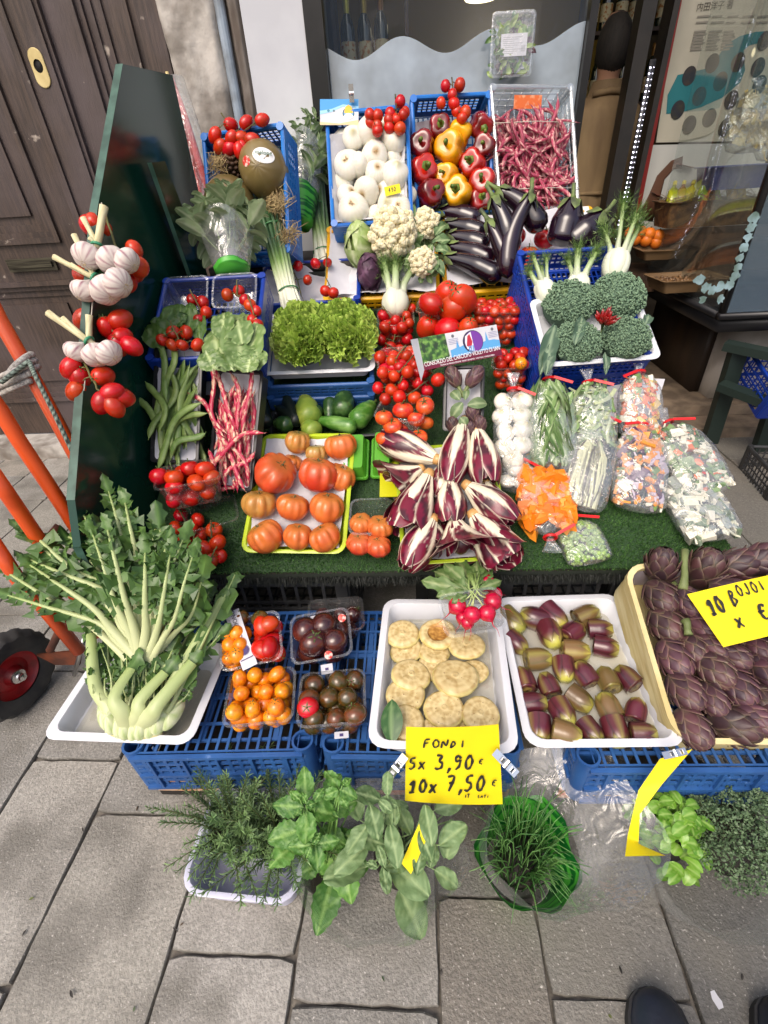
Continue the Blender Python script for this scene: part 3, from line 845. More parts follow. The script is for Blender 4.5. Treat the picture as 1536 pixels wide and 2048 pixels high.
FONDO = [fondo_mb(1).mesh('artichoke_bottom_0', FONM), fondo_mb(2).mesh('artichoke_bottom_1', FONM), fondo_mb(3, True).mesh('artichoke_bottom_2', FONM)]
def leaf(mb, X, L, W, curl=.2, fold=.25, nu=6, nv=8, cf=None, prof=None, wav=0.0, ws=0.0, seed=0.0, edge=None):
 """leaf along +Y from the origin, face up +Z"""
 prof = prof or (lambda v: max(0.0, math.sin(PI * min(1, v * .97 + .03))) ** .75)
 def fn(u, v):
  x = (u - .5) * 2
  w = W / 2 * prof(v)
  if edge and abs(x) > .6: w *= 1 + edge * (1 if int(v * nv + .5) % 2 else -1)
  ang = curl * v * v
  y = L * (math.sin(ang) / ang * v if abs(ang) > 1e-3 else v)
  z = -L * (1 - math.cos(ang)) / (ang if abs(ang) > 1e-3 else 1) * (v if abs(ang) > 1e-3 else 0)
  z += fold * abs(x) * w + wav * math.sin(v * 9 + x * 2.5 + seed) * abs(x) ** 1.5 + (ws * nz((x * 2, v * 6, seed), 1.6) if ws else 0)
  return X @ Vector((x * w, y, z))
 mb.sheet(fn, nu, nv, cf)
def veins(A, V, k=7, w=.07):
 def cf(u, v):
  x = abs(u - .5) * 2
  if x < w * (1.4 - v): return V
  s = (v * k - x * 1.6) % 1.0
  return mix(A, V, .45 if s < .16 else 0)
 return cf
# ================================================================== trays, punnets, crates
def rrect(hx, hy, r, z, n=5, k=1, cy=0.0, wob=None):
 P = []
 for q, (sx, sy) in enumerate(((1, 1), (-1, 1), (-1, -1), (1, -1))):
  for i in range(n):
   a = PI / 2 * q + PI / 2 * i / (n - 1)
   P.append(Vector((sx * (hx - r) + r * math.cos(a), sy * (hy - r) + r * math.sin(a) + cy, z)))
  if k > 1:
   nx = [(-1, 1), (-1, -1), (1, -1), (1, 1)][q]
   a = PI / 2 * (q + 1)
   e = Vector((nx[0] * (hx - r) + r * math.cos(a), nx[1] * (hy - r) + r * math.sin(a) + cy, z))
   s0 = P[-1].copy()
   for j in range(1, k):
    p = s0.lerp(e, j / k)
    if wob and j % 2: p += Vector((math.cos(a), math.sin(a), 0)) * wob
    P.append(p)
 return P
def tray_mesh(w, l, h, rim=.014, r=.03, taper=.012, th=.0022, ribs=0, lip=.006, wob=.003):
 """origin: middle of the front edge at rim height; opens along +Z"""
 hx, hy = w / 2, l / 2; cy = l / 2
 k = 15 if ribs else 1
 wv = wob if ribs else None
 b = MB()
 R = [rrect(hx - rim - taper, hy - rim - taper, r * .7, -h, 5, k, cy, wv), rrect(hx - rim - .001, hy - rim - .001, r * .8, -lip, 5, k, cy, wv), rrect(hx - .002, hy - .002, r, -lip, 5, k, cy),
   rrect(hx, hy, r, -.001, 5, k, cy), rrect(hx - .002, hy - .002, r, 0, 5, k, cy), rrect(hx - rim, hy - rim, r * .8, 0, 5, k, cy), rrect(hx - rim - th, hy - rim - th, r * .8, -.003, 5, k, cy),
   rrect(hx - rim - th - taper, hy - rim - th - taper, r * .7, -h + .006, 5, k, cy, wv), rrect(hx - rim - th - taper - .006, hy - rim - th - taper - .006, r * .6, -h + th, 5, k, cy)]
 b.rings(R, True, True)
 return b
POLY = M('tray_white', srgb(228, 230, 236, .86), .35, srgb(214, 216, 222, .86), 5, bump=.03, bscale=40, sss=0)
LIME = M('tray_lime', srgb(190, 212, 40, .85), .3, srgb(176, 204, 46, .85), 6)
BLKP = M('tray_black', (.012, .012, .014), .35, (.02, .02, .022), 12)
PUN = CLEAR('punnet_clear', (.96, .97, .97), .07, .035, rough=.08, edge=.5, bump=.25, bscale=55)
PAPER = M('white_paper', srgb(232, 232, 238, .86), .8, srgb(216, 216, 224, .86), 9, lucent=.15)
BLUE = M('crate_blue', srgb(52, 100, 164, .85), .45, srgb(38, 82, 144, .85), 9, rnd=.06, speck=(srgb(92, 124, 176), 60, (.66, .76)))
BLUED = M('crate_deep_blue', srgb(20, 64, 168, .8), .38, srgb(16, 52, 148, .8), 9, rnd=.06)
SKYB = M('crate_sky_blue', srgb(26, 120, 206, .85), .36, srgb(16, 100, 190, .85), 9, rnd=.05)
YELC = M('crate_yellow', srgb(240, 186, 20, .85), .36, srgb(226, 166, 12, .85), 9)
BLKC = M('crate_black', (.02, .021, .023), .4, (.035, .036, .038), 14, bump=.1)
CLRC = CLEAR('crate_clear', (.93, .95, .96), .10, .16, (.8, .84, .86), .15, edge=.55)
def grille(mb, O, Ud, Vd, w, h, nx, ny, bar, t, mx=0.0, my=0.0):
 """panel with rectangular holes: bars of real thickness; O corner, Ud/Vd directions"""
 O, Ud, Vd = Vector(O), Vector(Ud).normalized(), Vector(Vd).normalized(); N = Ud.cross(Vd)
 X = Matrix((Ud, Vd, N)).transposed().to_4x4(); X.translation = O
 ys = [my + (h - 2 * my) * i / ny for i in range(ny + 1)]
 for i, y in enumerate(ys):
  y0, y1 = (0, y + bar / 2) if i == 0 else (y - bar / 2, h) if i == ny else (y - bar / 2, y + bar / 2)
  mb.box(0, w, y0, y1, 0, t, X)
 for i in range(nx + 1):
  x = mx + (w - 2 * mx) * i / nx
  x0, x1 = (0.0006, x + bar / 2) if i == 0 else (x - bar / 2, w - .0006) if i == nx else (x - bar / 2, x + bar / 2)
  for a, b in zip(range(ny), range(1, ny + 1)):
   lo = ys[a] + bar / 2; hi = ys[b] - bar / 2
   if hi > lo: mb.box(x0, x1, lo, hi, t * .12, t * .88, X)
def crate_mb(w, l, h, nx=12, nyl=12, nz_=4, bar=.006, t=.004, rim=.014, floor=True, post=.013, handle=True, solid=0.0, lowfront=0.0, sock=False, mx=.03):
 b = MB()
 hx = w / 2; hf = h - lowfront
 grille(b, (-hx + .004, .004, -h), (1, 0, 0), (0, 0, 1), w - .008, hf - .004, nx, nz_, bar, t, mx, .01 + solid)
 grille(b, (hx - .004, l - .004, -h), (-1, 0, 0), (0, 0, 1), w - .008, h - .004, nx, nz_, bar, t, mx, .01 + solid)
 grille(b, (-hx + .004, l - .006, -h), (0, -1, 0), (0, 0, 1), l - .012, hf - .004, nyl, nz_, bar, t, mx, .01 + solid)
 grille(b, (hx - .004, .006, -h), (0, 1, 0), (0, 0, 1), l - .012, hf - .004, nyl, nz_, bar, t, mx, .01 + solid)
 if floor: grille(b, (-hx + .006, .006, -h - .001), (1, 0, 0), (0, 1, 0), w - .012, l - .012, int(nx * 1.3), int(nyl * 1.1), bar * .8, .003)
 r = rim / 2
 z1 = -lowfront
 for p, q in (((-hx + r, r, z1 - r), (hx - r, r, z1 - r)), ((-hx + r, l - r, -r), (hx - r, l - r, -r)), ((-hx + r, r, z1 - r), (-hx + r, l - r, -r if not lowfront else -r)), ((hx - r, r, z1 - r), (hx - r, l - r, -r))):
  d = (Vector(q) - Vector(p)).normalized()
  b.tube([p, q], [r, r], 8)
 for sx in (-1, 1):
  for y, zt in ((post, z1), (l - post, 0)):
   b.tube([(sx * (hx - post * .9), y, -h), (sx * (hx - post * .9), y, zt + .002)], [post, post], 10)
 return b
def crate(name, label, F, w, l, h, mat, group=None, **k):
 return ob(name, crate_mb(w, l, h, **k).mesh(name, mat, 35), None, F.M.copy(), label, 'crate', group)
def flipped_crate_mb(w, l, h):
 """crate standing upside down: its ribbed floor is the top, corner sockets open upward"""
 b = MB(); hx = w / 2
 grille(b, (-hx + .03, .004, -.004), (1, 0, 0), (0, 1, 0), w - .06, l - .008, 16, 6, .006, .004)
 grille(b, (-hx + .004, .03, -.011), (1, 0, 0), (0, 1, 0), w - .008, l - .06, 5, 3, .012, .006)
 for (O, Ud, L) in (((-hx + .02, .002, -h), (1, 0, 0), w - .04), ((hx - .02, l - .002, -h), (-1, 0, 0), w - .04), ((-hx + .002, l - .02, -h), (0, -1, 0), l - .04), ((hx - .002, .02, -h), (0, 1, 0), l - .04)):
  grille(b, O, Ud, (0, 0, 1), L, h - .004, 16, 5, .0075, .005, 0, .014)
  u = Vector(Ud); o = Vector(O)
  for zz in (.004, h * .40, h - .014):
   nrm = Vector((u.y, -u.x, 0))
   p = o + Vector((0, 0, zz)) + nrm * .001
   X = Matrix((u, nrm, Vector((0, 0, 1)))).transposed().to_4x4(); X.translation = p
   b.box(0, L, -.001, .009, 0, .009, X)
  for i in range(5):                                   # upright ribs
   p = o + u * (L * (i + .5) / 5) + Vector((u.y, -u.x, 0)) * .0105
   X = Matrix((u, Vector((u.y, -u.x, 0)), Vector((0, 0, 1)))).transposed().to_4x4(); X.translation = p
   b.box(-.003, .003, -.012, 0, .014, h - .016, X)
 n = 16
 for sx in (-1, 1):
  for y in (.022, l - .022):
   c = Vector((sx * (hx - .022), y, 0)); ring = lambda r, z: [c + Vector((r * math.cos(2 * PI * i / n), r * math.sin(2 * PI * i / n), z)) for i in range(n)]
   b.rings([ring(.024, -h), ring(.024, .006), ring(.019, .006), ring(.018, -h * .6)], False, True)
 return b
def punnet_mesh(w, l, h):
 b = MB(); hx, hy = w / 2, l / 2; cy = l / 2
 k = 13
 b.rings([rrect(hx, hy, .022, .0, 5, k, cy), rrect(hx, hy, .022, .003, 5, k, cy), rrect(hx - .006, hy - .006, .02, .003, 5, k, cy), rrect(hx - .008, hy - .008, .02, -.004, 5, k, cy, -.001),
    rrect(hx - .014, hy - .014, .02, -h * .55, 5, k, cy, -.002), rrect(hx - .02, hy - .02, .02, -h + .004, 5, k, cy, -.002), rrect(hx - .026, hy - .026, .018, -h, 5, k, cy)], False, True)
 return b
def punnet(label, F, w=.135, l=.18, h=.075, group='clear punnets of produce'):
 return ob('punnet', punnet_mesh(w, l, h).mesh('punnet', PUN, 40), None, F.M.copy(), label, 'punnet', group)
def fill(F, w, l, h, r, kind, n, label, group, over=.5, calyx=True, seed=1, jit=.35, sq=1.0):
 """tomatoes piled in a container whose rim frame is F: the pile is dropped layer by layer"""
 rr = random.Random(seed); placed = []
 tall = 1.18 if kind in ('plum', 'date', 'yellow') else 1.0
 d = r * 1.75 * sq; dz_ = r * 1.35; k = 0; z = -h + r
 while z <= over * r and len(placed) < n:
  f = min(1, (z + h) / h); tp = .016 * (1 - f) + .004
  hx, hy = w / 2 - tp - r * (.8 if z < 0 else 1.15), l / 2 - tp - r * (.8 if z < 0 else 1.15)
  nx = max(1, int(2 * hx / (d * tall) + .5) + 1); ny = max(1, int(2 * hy / d + .5) + 1)
  lay = []
  for a in range(nx):
   for b_ in range(ny):
    x = -hx + 2 * hx * (a + (.25 if (b_ + k) % 2 else -.25) * (nx > 1) + (.5 if nx == 1 else 0)) / max(1, nx - (0 if nx == 1 else 1)); y = -hy + 2 * hy * (b_ + (.5 if ny == 1 else 0)) / max(1, ny - (0 if ny == 1 else 1))
    lay.append((max(-hx, min(hx, x + rr.uniform(-jit, jit) * r * .6)), l / 2 + max(-hy, min(hy, y + rr.uniform(-jit, jit) * r * .6)), z + rr.uniform(-.15, .3) * r, r * rr.uniform(.9, 1.08)))
  rr.shuffle(lay); placed += lay
  z += dz_; k += 1
 out = []
 for x, y, z, q in placed:
  cx_ = calyx and rr.random() < .45
  e = RZ(rr.uniform(0, 6.28)) @ RX(rr.uniform(-1.2, 1.2) if kind not in ('plum', 'date') else rr.choice((-1, 1)) * rr.uniform(1.1, 1.7)) @ RZ(rr.uniform(0, 6.28))
  out.append(tomato(kind, label, F.p(x, y, z), q * (.86 if kind in ('plum', 'date', 'yellow') else 1), F.R @ e, group, calyx=cx_))
 return out
def paper_sheet(F, w, l, x0=0, y0=0, z=-.03, amp=.012, seed=1.0, label='crumpled white paper lining the tray', curl=.0, n=26, cup=0.0):
 """crumpled paper lining: a sheet that sags in the middle"""
 b = MB()
 def fn(u, v):
  x, y = (u - .5) * w, v * l
  e = max(abs(u - .5), abs(v - .5)) * 2
  zz = z + cup * e ** 3 + amp * (nz((x, y, seed), 14) * 1.2 + abs(nz((x, y, seed + 3), 30)) * .7) + curl * max(0, e - .8)
  return Vector((x0 + x + amp * .3 * nz((y, x, seed), 20), y0 + y + amp * .4 * nz((x, y, seed + 5), 18), zz))
 b.sheet(fn, n, n)
 return ob('paper_lining', b.mesh('paper_lining', PAPER, 35), None, F.M.copy(), label, 'paper')
def water(F, w, l, z, label):
 b = MB(); b.rings([rrect(w / 2, l / 2, .02, z, 5, 1, l / 2 + (0))], False, True)
 X = F.M @ T((0, .02, 0))
 return ob('water', b.mesh('water', CLEAR('tray_water', (.92, .9, .82), .04, .07, srgb(200, 190, 150), .04, edge=.35, bump=.15, bscale=14)), None, X, label, 'water', None, 'structure')
GL = {'F': [[(.1, 0), (.15, 1), (.8, 1.02)], [(.1, .55), (.65, .6)]], 'O': [[(.5, 1), (.15, .75), (.1, .3), (.45, 0), (.85, .25), (.85, .7), (.5, 1)]], 'N': [[(.1, 0), (.15, .95), (.75, .1), (.85, 1)]],
  'D': [[(.15, .0), (.3, .9), (.8, .45), (.15, .02)]], 'I': [[(.5, .1), (.5, .9)]], '5': [[(.8, 1), (.25, .95), (.2, .55), (.7, .55), (.75, .2), (.4, 0), (.1, .1)]],
  'x': [[(.1, .0), (.8, .65)], [(.15, .65), (.8, .0)]], '3': [[(.1, .95), (.75, .95), (.35, .55), (.8, .45), (.75, .1), (.3, 0), (.05, .12)]], ',': [[(.45, .12), (.25, -.25)]],
  '9': [[(.8, .75), (.5, 1), (.2, .75), (.45, .5), (.8, .72), (.75, .2), (.4, 0)]], '0': [[(.5, 1), (.12, .6), (.3, .02), (.7, .1), (.88, .6), (.5, 1)]], '1': [[(.05, .55), (.5, 1), (.35, 0)], [(.0, 0), (.6, .04)]],
  '7': [[(.05, .9), (.85, 1), (.35, 0)], [(.25, .5), (.8, .55)]], 'e': [[(.85, .8), (.5, .95), (.2, .55), (.3, .1), (.8, .05)], [(.05, .5), (.65, .55)]], 'T': [[(.1, 1), (.9, 1)], [(.5, 1), (.5, 0)]],
  'B': [[(.15, 0), (.25, 1), (.75, .8), (.3, .55), (.85, .3), (.1, 0)]], 'J': [[(.7, 1), (.7, .2), (.35, 0), (.1, .25)]], '4': [[(.6, 1), (.1, .4), (.9, .42)], [(.65, .8), (.6, 0)]], 'L': [[(.2, 1), (.15, 0), (.8, .02)]],
  'A': [[(.05, 0), (.45, 1), (.9, 0)], [(.2, .4), (.75, .42)]], 'i': [[(.5, 0), (.5, .5)], [(.5, .75), (.52, .8)]], '2': [[(.1, .8), (.5, 1), (.8, .7), (.1, 0), (.85, .05)]], '6': [[(.7, 1), (.2, .5), (.3, .05), (.75, .2), (.6, .5), (.2, .35)]]}
def write(mb, txt, x, y, h, wd=.6, pen=.1, z=.0006, slant=.12, c=None):
 """marker strokes as flat ribbons in the XY plane"""
 for ch in txt:
  for st in GL.get(ch, []):
   P = [Vector((x + (px_ * wd + py_ * slant) * h, y + py_ * h, z)) for px_, py_ in st]
   fine = []
   for i in range(len(P) - 1):
    for k in range(4):
     u = k / 4
     p0, p1, p2, p3 = P[max(i - 1, 0)], P[i], P[i + 1], P[min(i + 2, len(P) - 1)]
     fine.append(.5 * ((2 * p1) + (p2 - p0) * u + (2 * p0 - 5 * p1 + 4 * p2 - p3) * u * u * .6 + (3 * p1 - p0 - 3 * p2 + p3) * u * u * u * .0) if False else p1.lerp(p2, u))
   fine.append(P[-1])
   for _ in range(2):
    fine = [fine[0]] + [(fine[i - 1] + fine[i] * 2 + fine[i + 1]) / 4 for i in range(1, len(fine) - 1)] + [fine[-1]]
   Lf = []; Rt = []
   for i, p in enumerate(fine):
    d = fine[min(i + 1, len(fine) - 1)] - fine[max(i - 1, 0)]
    q = Vector((-d.y, d.x, 0)); q.normalize(); q *= h * pen * .5 * (1 + .25 * math.sin(i * 1.3))
    Lf.append(mb.pt(p + q, c)); Rt.append(mb.pt(p - q, c))
   for i in range(len(fine) - 1): mb.face(Rt[i], Rt[i + 1], Lf[i + 1], Lf[i])
  x += h * (wd * {',': .45, 'I': .6, '1': .8, 'i': .5}.get(ch, 1) + .10)
INK = M('marker_ink', (.02, .018, .016), .5)
YPAP = M('yellow_card', srgb(246, 226, 16, .88), .6, srgb(238, 214, 14, .88), 6)
def font_mesh(txt, size, mat, extr=.0002, align='LEFT'):
 cu = bpy.data.curves.new('txt', 'FONT'); cu.body = txt; cu.size = size; cu.extrude = extr; cu.align_x = align
 o = bpy.data.objects.new('txt', cu); COL.objects.link(o)
 bpy.context.view_layer.update()
 me = bpy.data.meshes.new_from_object(o.evaluated_get(bpy.context.evaluated_depsgraph_get()))
 bpy.data.objects.remove(o); bpy.data.curves.remove(cu)
 me.materials.clear(); me.materials.append(mat)
 return me
CHROME = M('clip_metal', (.75, .75, .76), .22, metal=1.0)
def clip(label, X, L=.05):
 t = thing('paper_clip', label, 'clip', X)
 b = MB()
 def bar(y0, y1):
  b.box(-.006, -.0035, y0, y1, 0, .002); b.box(.0035, .006, y0, y1, 0, .002); b.box(-.0035, .0035, y0, y0 + .006, 0, .002); b.box(-.0035, .0035, y1 - .012, y1, 0, .002)
  b.box(-.0035, .0035, (y0 + y1) / 2 - .004, (y0 + y1) / 2 + .002, 0, .002)
 bar(0, L)
 b.tube([(-.006, L * .5, .004), (.006, L * .5, .004)], [.004, .004], 8)
 ob('clip_arm', b.mesh('clip_arm', CHROME, 30), t)
 c = MB(); c.box(-.006, .006, L * .1, L * .7, -.006, -.004); ob('clip_arm', c.mesh('clip_arm', CHROME, 30), t)
 return t
BAG = CLEAR('bag_film', (.98, .98, .98), .07, .03, (.92, .94, .95), .12, bump=1.0, bscale=30, edge=.5, patchy=.11, pscale=16)
REDTIE = M('red_tie', srgb(214, 24, 30, .85), .35)
def bag_film_mb(w, l, t, seed, neck=.05, amp=.05):
 """pillow bag along +Y, mouth tied at y=l; lies on z=0"""
 b = MB(); n = 40; R = []
 prof = [(.0, .30, .10), (.03, .75, .5), (.1, .96, .85), (.3, 1, 1), (.55, 1, 1), (.75, .92, .95), (.88, .68, .7), (.96, .3, .32), (1.0, .10, .12), (1.06, .16, .2), (1.16, .3, .22), (1.2, .34, .2)]
 for v, sx, sz in prof:
  ring = []
  for j in range(n):
   a = 2 * PI * j / n; ca, sa = math.cos(a), math.sin(a)
   k = 1 + amp * nz((ca * 2, sa * 2, v * 6 + seed), 2.2) + amp * .6 * math.sin(a * (9 + seed % 4) + v * 7) * (1.2 if v > .8 else .45)
   x = w / 2 * sx * k * math.copysign(abs(ca) ** .75, ca); z = t / 2 * sz * k * math.copysign(abs(sa) ** .8, sa)
   ring.append(Vector((x, v * l, t / 2 + z)))
  R.append(ring)
 out = []
 for i in range(len(R) - 1):
  for k in range(3):
   u = k / 3; out.append([p.lerp(q, u) + Vector((0, 0, amp * .12 * t * nz((j * .5, i * 3 + k, seed), 1))) for j, (p, q) in enumerate(zip(R[i], R[i + 1]))])
 out.append(R[-1])
 b.rings(out, True, False)
 return b
def bag(label, F_X, w, l, t, seed, tie=True, group='tied clear bags of prepared vegetables', tie_dir=1):
 r = thing('vegetable_bag', label, 'bag', F_X, group)
 ob('film', bag_film_mb(w, l, t, seed).mesh('film', BAG), r)
 if tie:
  m = MB(); y = l * 1.0
  m.tube([(.016 * math.cos(k / 12 * 6.283), y, t / 2 + .016 * math.sin(k / 12 * 6.283)) for k in range(13)], .004, 6)
  m.box(.0, .055, -.004, .004, -.001, .001, T((.01 * tie_dir, y, t / 2 + .016)) @ RZ(-.5 if tie_dir > 0 else 3.6) @ RY(-.3))
  ob('tie', m.mesh('tie', REDTIE, 30), r)
 return r
def chunks_mb(w, l, t, n, pal, size, seed, kind='chunk', y0=.06, y1=.9, shrink=.92):
 """cut vegetables pressed under the film"""
 rr = random.Random(seed); b = MB()
 for _ in range(n):
  u = rr.uniform(y0, y1); a = rr.uniform(-.25, PI + .25)
  f = (1 - max(0, (u - .7) / .3) ** 2) * min(1, .5 + u * 5) * rr.uniform(.62, .9)
  f *= shrink
  p = Vector((w / 2 * f * math.copysign(abs(math.cos(a)) ** .75, math.cos(a)), u * l, t / 2 + t / 2 * f * math.copysign(abs(math.sin(a)) ** .8, math.sin(a)) * .92))
  nrm = Vector((math.cos(a) * t, 0, math.sin(a) * w)).normalized()
  X = T(p) @ basis(nrm) @ RZ(rr.uniform(0, 6.28)) @ RX(rr.gauss(0, .3))
  c = rr.choice(pal); s = size * rr.uniform(.6, 1.3)
  k_ = rr.random()
  if kind == 'lump' or (kind == 'chunk' and k_ < .5):
   q3 = (rr.uniform(.5, .8), rr.uniform(.3, .6), rr.uniform(.18, .4)); sd = rr.uniform(0, 99); c2 = mix(c, (1, 1, 1), rr.uniform(-.1, .1))
   b.ball(1, 7, 5, X, lambda t_, a_: Vector((q3[0] * s * math.sin(t_) * math.cos(a_), q3[1] * s * math.sin(t_) * math.sin(a_), q3[2] * s * math.cos(t_))) * (1 + .3 * math.sin(a_ * 2 + sd) + .2 * math.sin(t_ * 3 + sd)), lambda t_, a_, p_: c2)
  elif kind == 'chunk' and k_ <= .72:
   q = [Vector((s * rr.uniform(.7, 1.1) * sx, s * rr.uniform(.35, .8) * sy, s * .34 * sz + rr.uniform(-.1, .1) * s)) for sz in (-1, 1) for sy in (-1, 1) for sx in (-1, 1)]
   i = [b.pt(X @ x, mix(c, (1, 1, 1), rr.uniform(-.1, .12) if True else 0)) for x in q]
   for f_ in ((0, 2, 3, 1), (4, 5, 7, 6), (0, 1, 5, 4), (2, 6, 7, 3), (0, 4, 6, 2), (1, 3, 7, 5)): b.face(*[i[k] for k in f_])
  elif kind == 'pea':
   b.ball(1, 8, 6, X @ S(s * .5), None, lambda t_, a_, p_: c)
  elif kind == 'strip' or (kind == 'chunk' and k_ > .72):
   L = s * rr.uniform(1.6, 3)
   b.tube([X @ Vector((k - .5, 0, 0)) * 1 if False else X @ Vector(((k / 4 - .5) * L, .25 * s * math.sin(k * .9), 0)) for k in range(5)], [s * .18, s * .2, s * .2, s * .2, s * .14], 5, .5, cf=lambda u_, v_: c)
 return b
CHUNK = M('cut_vegetables', vcol=True, rough=.4, bump=.1, bscale=60, coat=.1)
# ================================================================== leafy produce
def radicchio_mb(seed, openness=0.0):
 rr = random.Random(seed); b = MB()
 Wc, Rd, Dk = srgb(236, 226, 200, .88), srgb(116, 16, 48, .8), srgb(66, 8, 30, .8)
 b.tube([(0, 0, -.10), (0, 0, -.03), (0, 0, .06)], [.055, .068, .075], 10, cf=lambda u, v: srgb(206, 158, 96, .85))
 b.ball(1, 14, 10, T((0, 0, .45)) @ S(.15, .15, .42), None, lambda t, a, p: Dk)
 for k in range(3):
  n = 5
  for i in range(n):
   a0 = 2 * PI * (i + .5 * k) / n + rr.uniform(-.2, .2)
   R0 = .165 + .024 * k; L = rr.uniform(.86, 1.0) - .05 * (2 - k); ph = rr.uniform(0, 9); ope = openness * rr.uniform(.3, 1.2) * (.4 + .4 * k); tw = rr.uniform(-.25, .25)
   W = rr.uniform(.75, 1.0)
   def fn(u, v, a0=a0, R0=R0, L=L, ph=ph, ope=ope, tw=tw, W=W):
    x = (u - .5) * 2
    r = (.07 + (R0 - .07) * math.sin(min(1, v / .62) * PI / 2)) if v < .62 else R0 * (1 - .36 * ((v - .62) / .38) ** 1.8)
    r += ope * v ** 3 * .5 + .012 * math.sin(x * 5 + v * 9 + ph) * v * abs(x) + .018 * max(0, .25 - abs(x)) * (1 - v) * 4 * .5
    w = W * (.62 + .5 * math.sin(min(1, v * 1.15) * PI * .72)) * (1 if v < .8 else max(.3, 1 - ((v - .8) / .2) ** 2 * .55))
    a = a0 + x * w * .95 + tw * v
    return Vector((r * math.cos(a), r * math.sin(a), .02 + v * L))
   def cf(u, v, ph=ph):
    x = abs(u - .5) * 2
    rib = .66 * max(0, 1 - v * 1.2) ** 1.15 + .045
    c = Rd if (nz((u * 3, v * 5, ph), 1.2) > -.1) else Dk
    if x < rib: c = Wc
    elif x < rib + .07: c = mix(Wc, Rd, .6)
    sv = (v * 5 - x * 1.4 + ph) % 1
    if x >= rib and sv < .08 and v < .6: c = mix(c, Wc, .4)
    if x > .94 and v > .25: c = mix(c, Wc, .6)
    return c
   b.sheet(fn, 16, 16, cf)
 return b
RADC = M('radicchio_leaf', vcol=True, rough=.36, coat=.2, bump=.1, bscale=14, rnd=.1)
RADIC = [radicchio_mb(1).mesh('radicchio_0', RADC), radicchio_mb(2, .35).mesh('radicchio_1', RADC), radicchio_mb(4, .8).mesh('radicchio_2', RADC)]
def frill(mb, X, L, W, A, Bc, seed, amp=.012, k=3):
 def fn(u, v):
  x = (u - .5) * 2
  w = W / 2 * (.35 + .65 * v ** .7)
  ru = amp * v ** 1.6 * (math.sin(x * 3.1 * k + seed) + .6 * math.sin(x * 5.3 * k + seed * 2))
  y = L * v * (1 - .12 * x * x) + .25 * amp * v * math.sin(x * 9 + seed)
  z = ru - L * .35 * v * v + .3 * L * v * x * x
  return X @ Vector((x * w, y, z))
 mb.sheet(fn, 14, 5, lambda u, v: mix(A, Bc, v ** 1.5 + .12 * math.sin(u * 40)))
def lettuce_mb(seed):
 rr = random.Random(seed); b = MB()
 A0, A1 = srgb(142, 176, 60, .85), srgb(200, 222, 112, .92)
 b.ball(1, 16, 8, S(.085, .105, .03), None, lambda t, a, p: srgb(90, 126, 40, .7))
 for i in range(250):
  f = math.sqrt((i + .5) / 250); a = i * 2.39996 + rr.uniform(-.2, .2)
  r = f * .95
  p = Vector((r * .088 * math.cos(a), r * .108 * math.sin(a), .045 * math.sqrt(max(0, 1 - r * r * .95)) - .005 + rr.uniform(-.005, .005)))
  out = Vector((math.cos(a), math.sin(a), 0))
  up = (Vector((0, 0, 1)) * (1.25 - f * .85) + out * (.25 + f * .75) + Vector((rr.gauss(0, .3), rr.gauss(0, .3), 0))).normalized()
  Zd = (out * .4 + Vector((rr.gauss(0, .8), rr.gauss(0, .8), .3))).normalized()
  Xv = up.cross(Zd).normalized(); Zd = Xv.cross(up)
  M_ = Matrix((Xv, up, Zd)).transposed().to_4x4(); M_.translation = p - up * .012
  t = rr.random()
  frill(b, M_, rr.uniform(.032, .046), rr.uniform(.034, .056), mix(srgb(176, 206, 90, .85), A0, t * .5), mix(A1, srgb(170, 204, 84, .88), t), rr.uniform(0, 9), rr.uniform(.005, .009))
 return b
LETM = M('lettuce_leaf', vcol=True, rough=.42, lucent=.22, rnd=.05)
LETT = [lettuce_mb(3).mesh('lettuce_0', LETM), lettuce_mb(4).mesh('lettuce_1', LETM)]
_ico = None
def beads(mb, centres, X=None):
 global _ico
 if _ico is None:
  import bmesh
  bmx = bmesh.new(); bmesh.ops.create_icosphere(bmx, subdivisions=1, radius=1)
  bmx.verts.ensure_lookup_table()
  _ico = ([v.co.copy() for v in bmx.verts], [tuple(v.index for v in f.verts) for f in bmx.faces]); bmx.free()
 V, Fc = _ico
 for c, r, col in centres:
  b0 = len(mb.v)
  for v in V:
   mb.v.append((c[0] + v.x * r, c[1] + v.y * r, c[2] + v.z * r)); mb.c.append(col)
  mb.f += [(f[0] + b0, f[1] + b0, f[2] + b0) for f in Fc]; mb.m += [0] * len(Fc)
def crown_mb(seed, lumps, per, colA, colB, squash=.62, bead=.045, lump_r=.3):
 rr = random.Random(seed); b = MB(); cs = []
 b.ball(.86, 20, 10, S(1, 1, squash), None, lambda t, a, p: mix(colA, (0, 0, 0), .35))
 for i in range(lumps):
  f = (i + .5) / lumps; t = math.acos(1 - f * 1.02); a = i * 2.39996
  c = Vector((math.sin(t) * math.cos(a), math.sin(t) * math.sin(a), math.cos(t) * squash)) * rr.uniform(.80, .92)
  n = Vector((c.x, c.y, c.z / squash)).normalized()
  lr = lump_r * rr.uniform(.8, 1.15)
  for j in range(per):
   q = Vector((rr.gauss(0, 1), rr.gauss(0, 1), rr.gauss(0, 1))).normalized()
   if q.dot(n) < -.1: q = -q
   p = c + q * lr * .72
   k = rr.random()
   cs.append((p, bead * rr.uniform(.7, 1.35), mix(colA, colB, k ** 1.3 * .9 + (.15 if q.dot(n) > .8 else 0))))
 beads(b, cs)
 return b
BROM = M('broccoli_buds', vcol=True, rough=.75, rnd=.08, spec=.25)
BROC = [crown_mb(s, 130, 20, srgb(104, 132, 108, .85), srgb(136, 162, 130, .88), .76, .027, .125).mesh('broccoli_%d' % s, BROM) for s in (1, 2)]
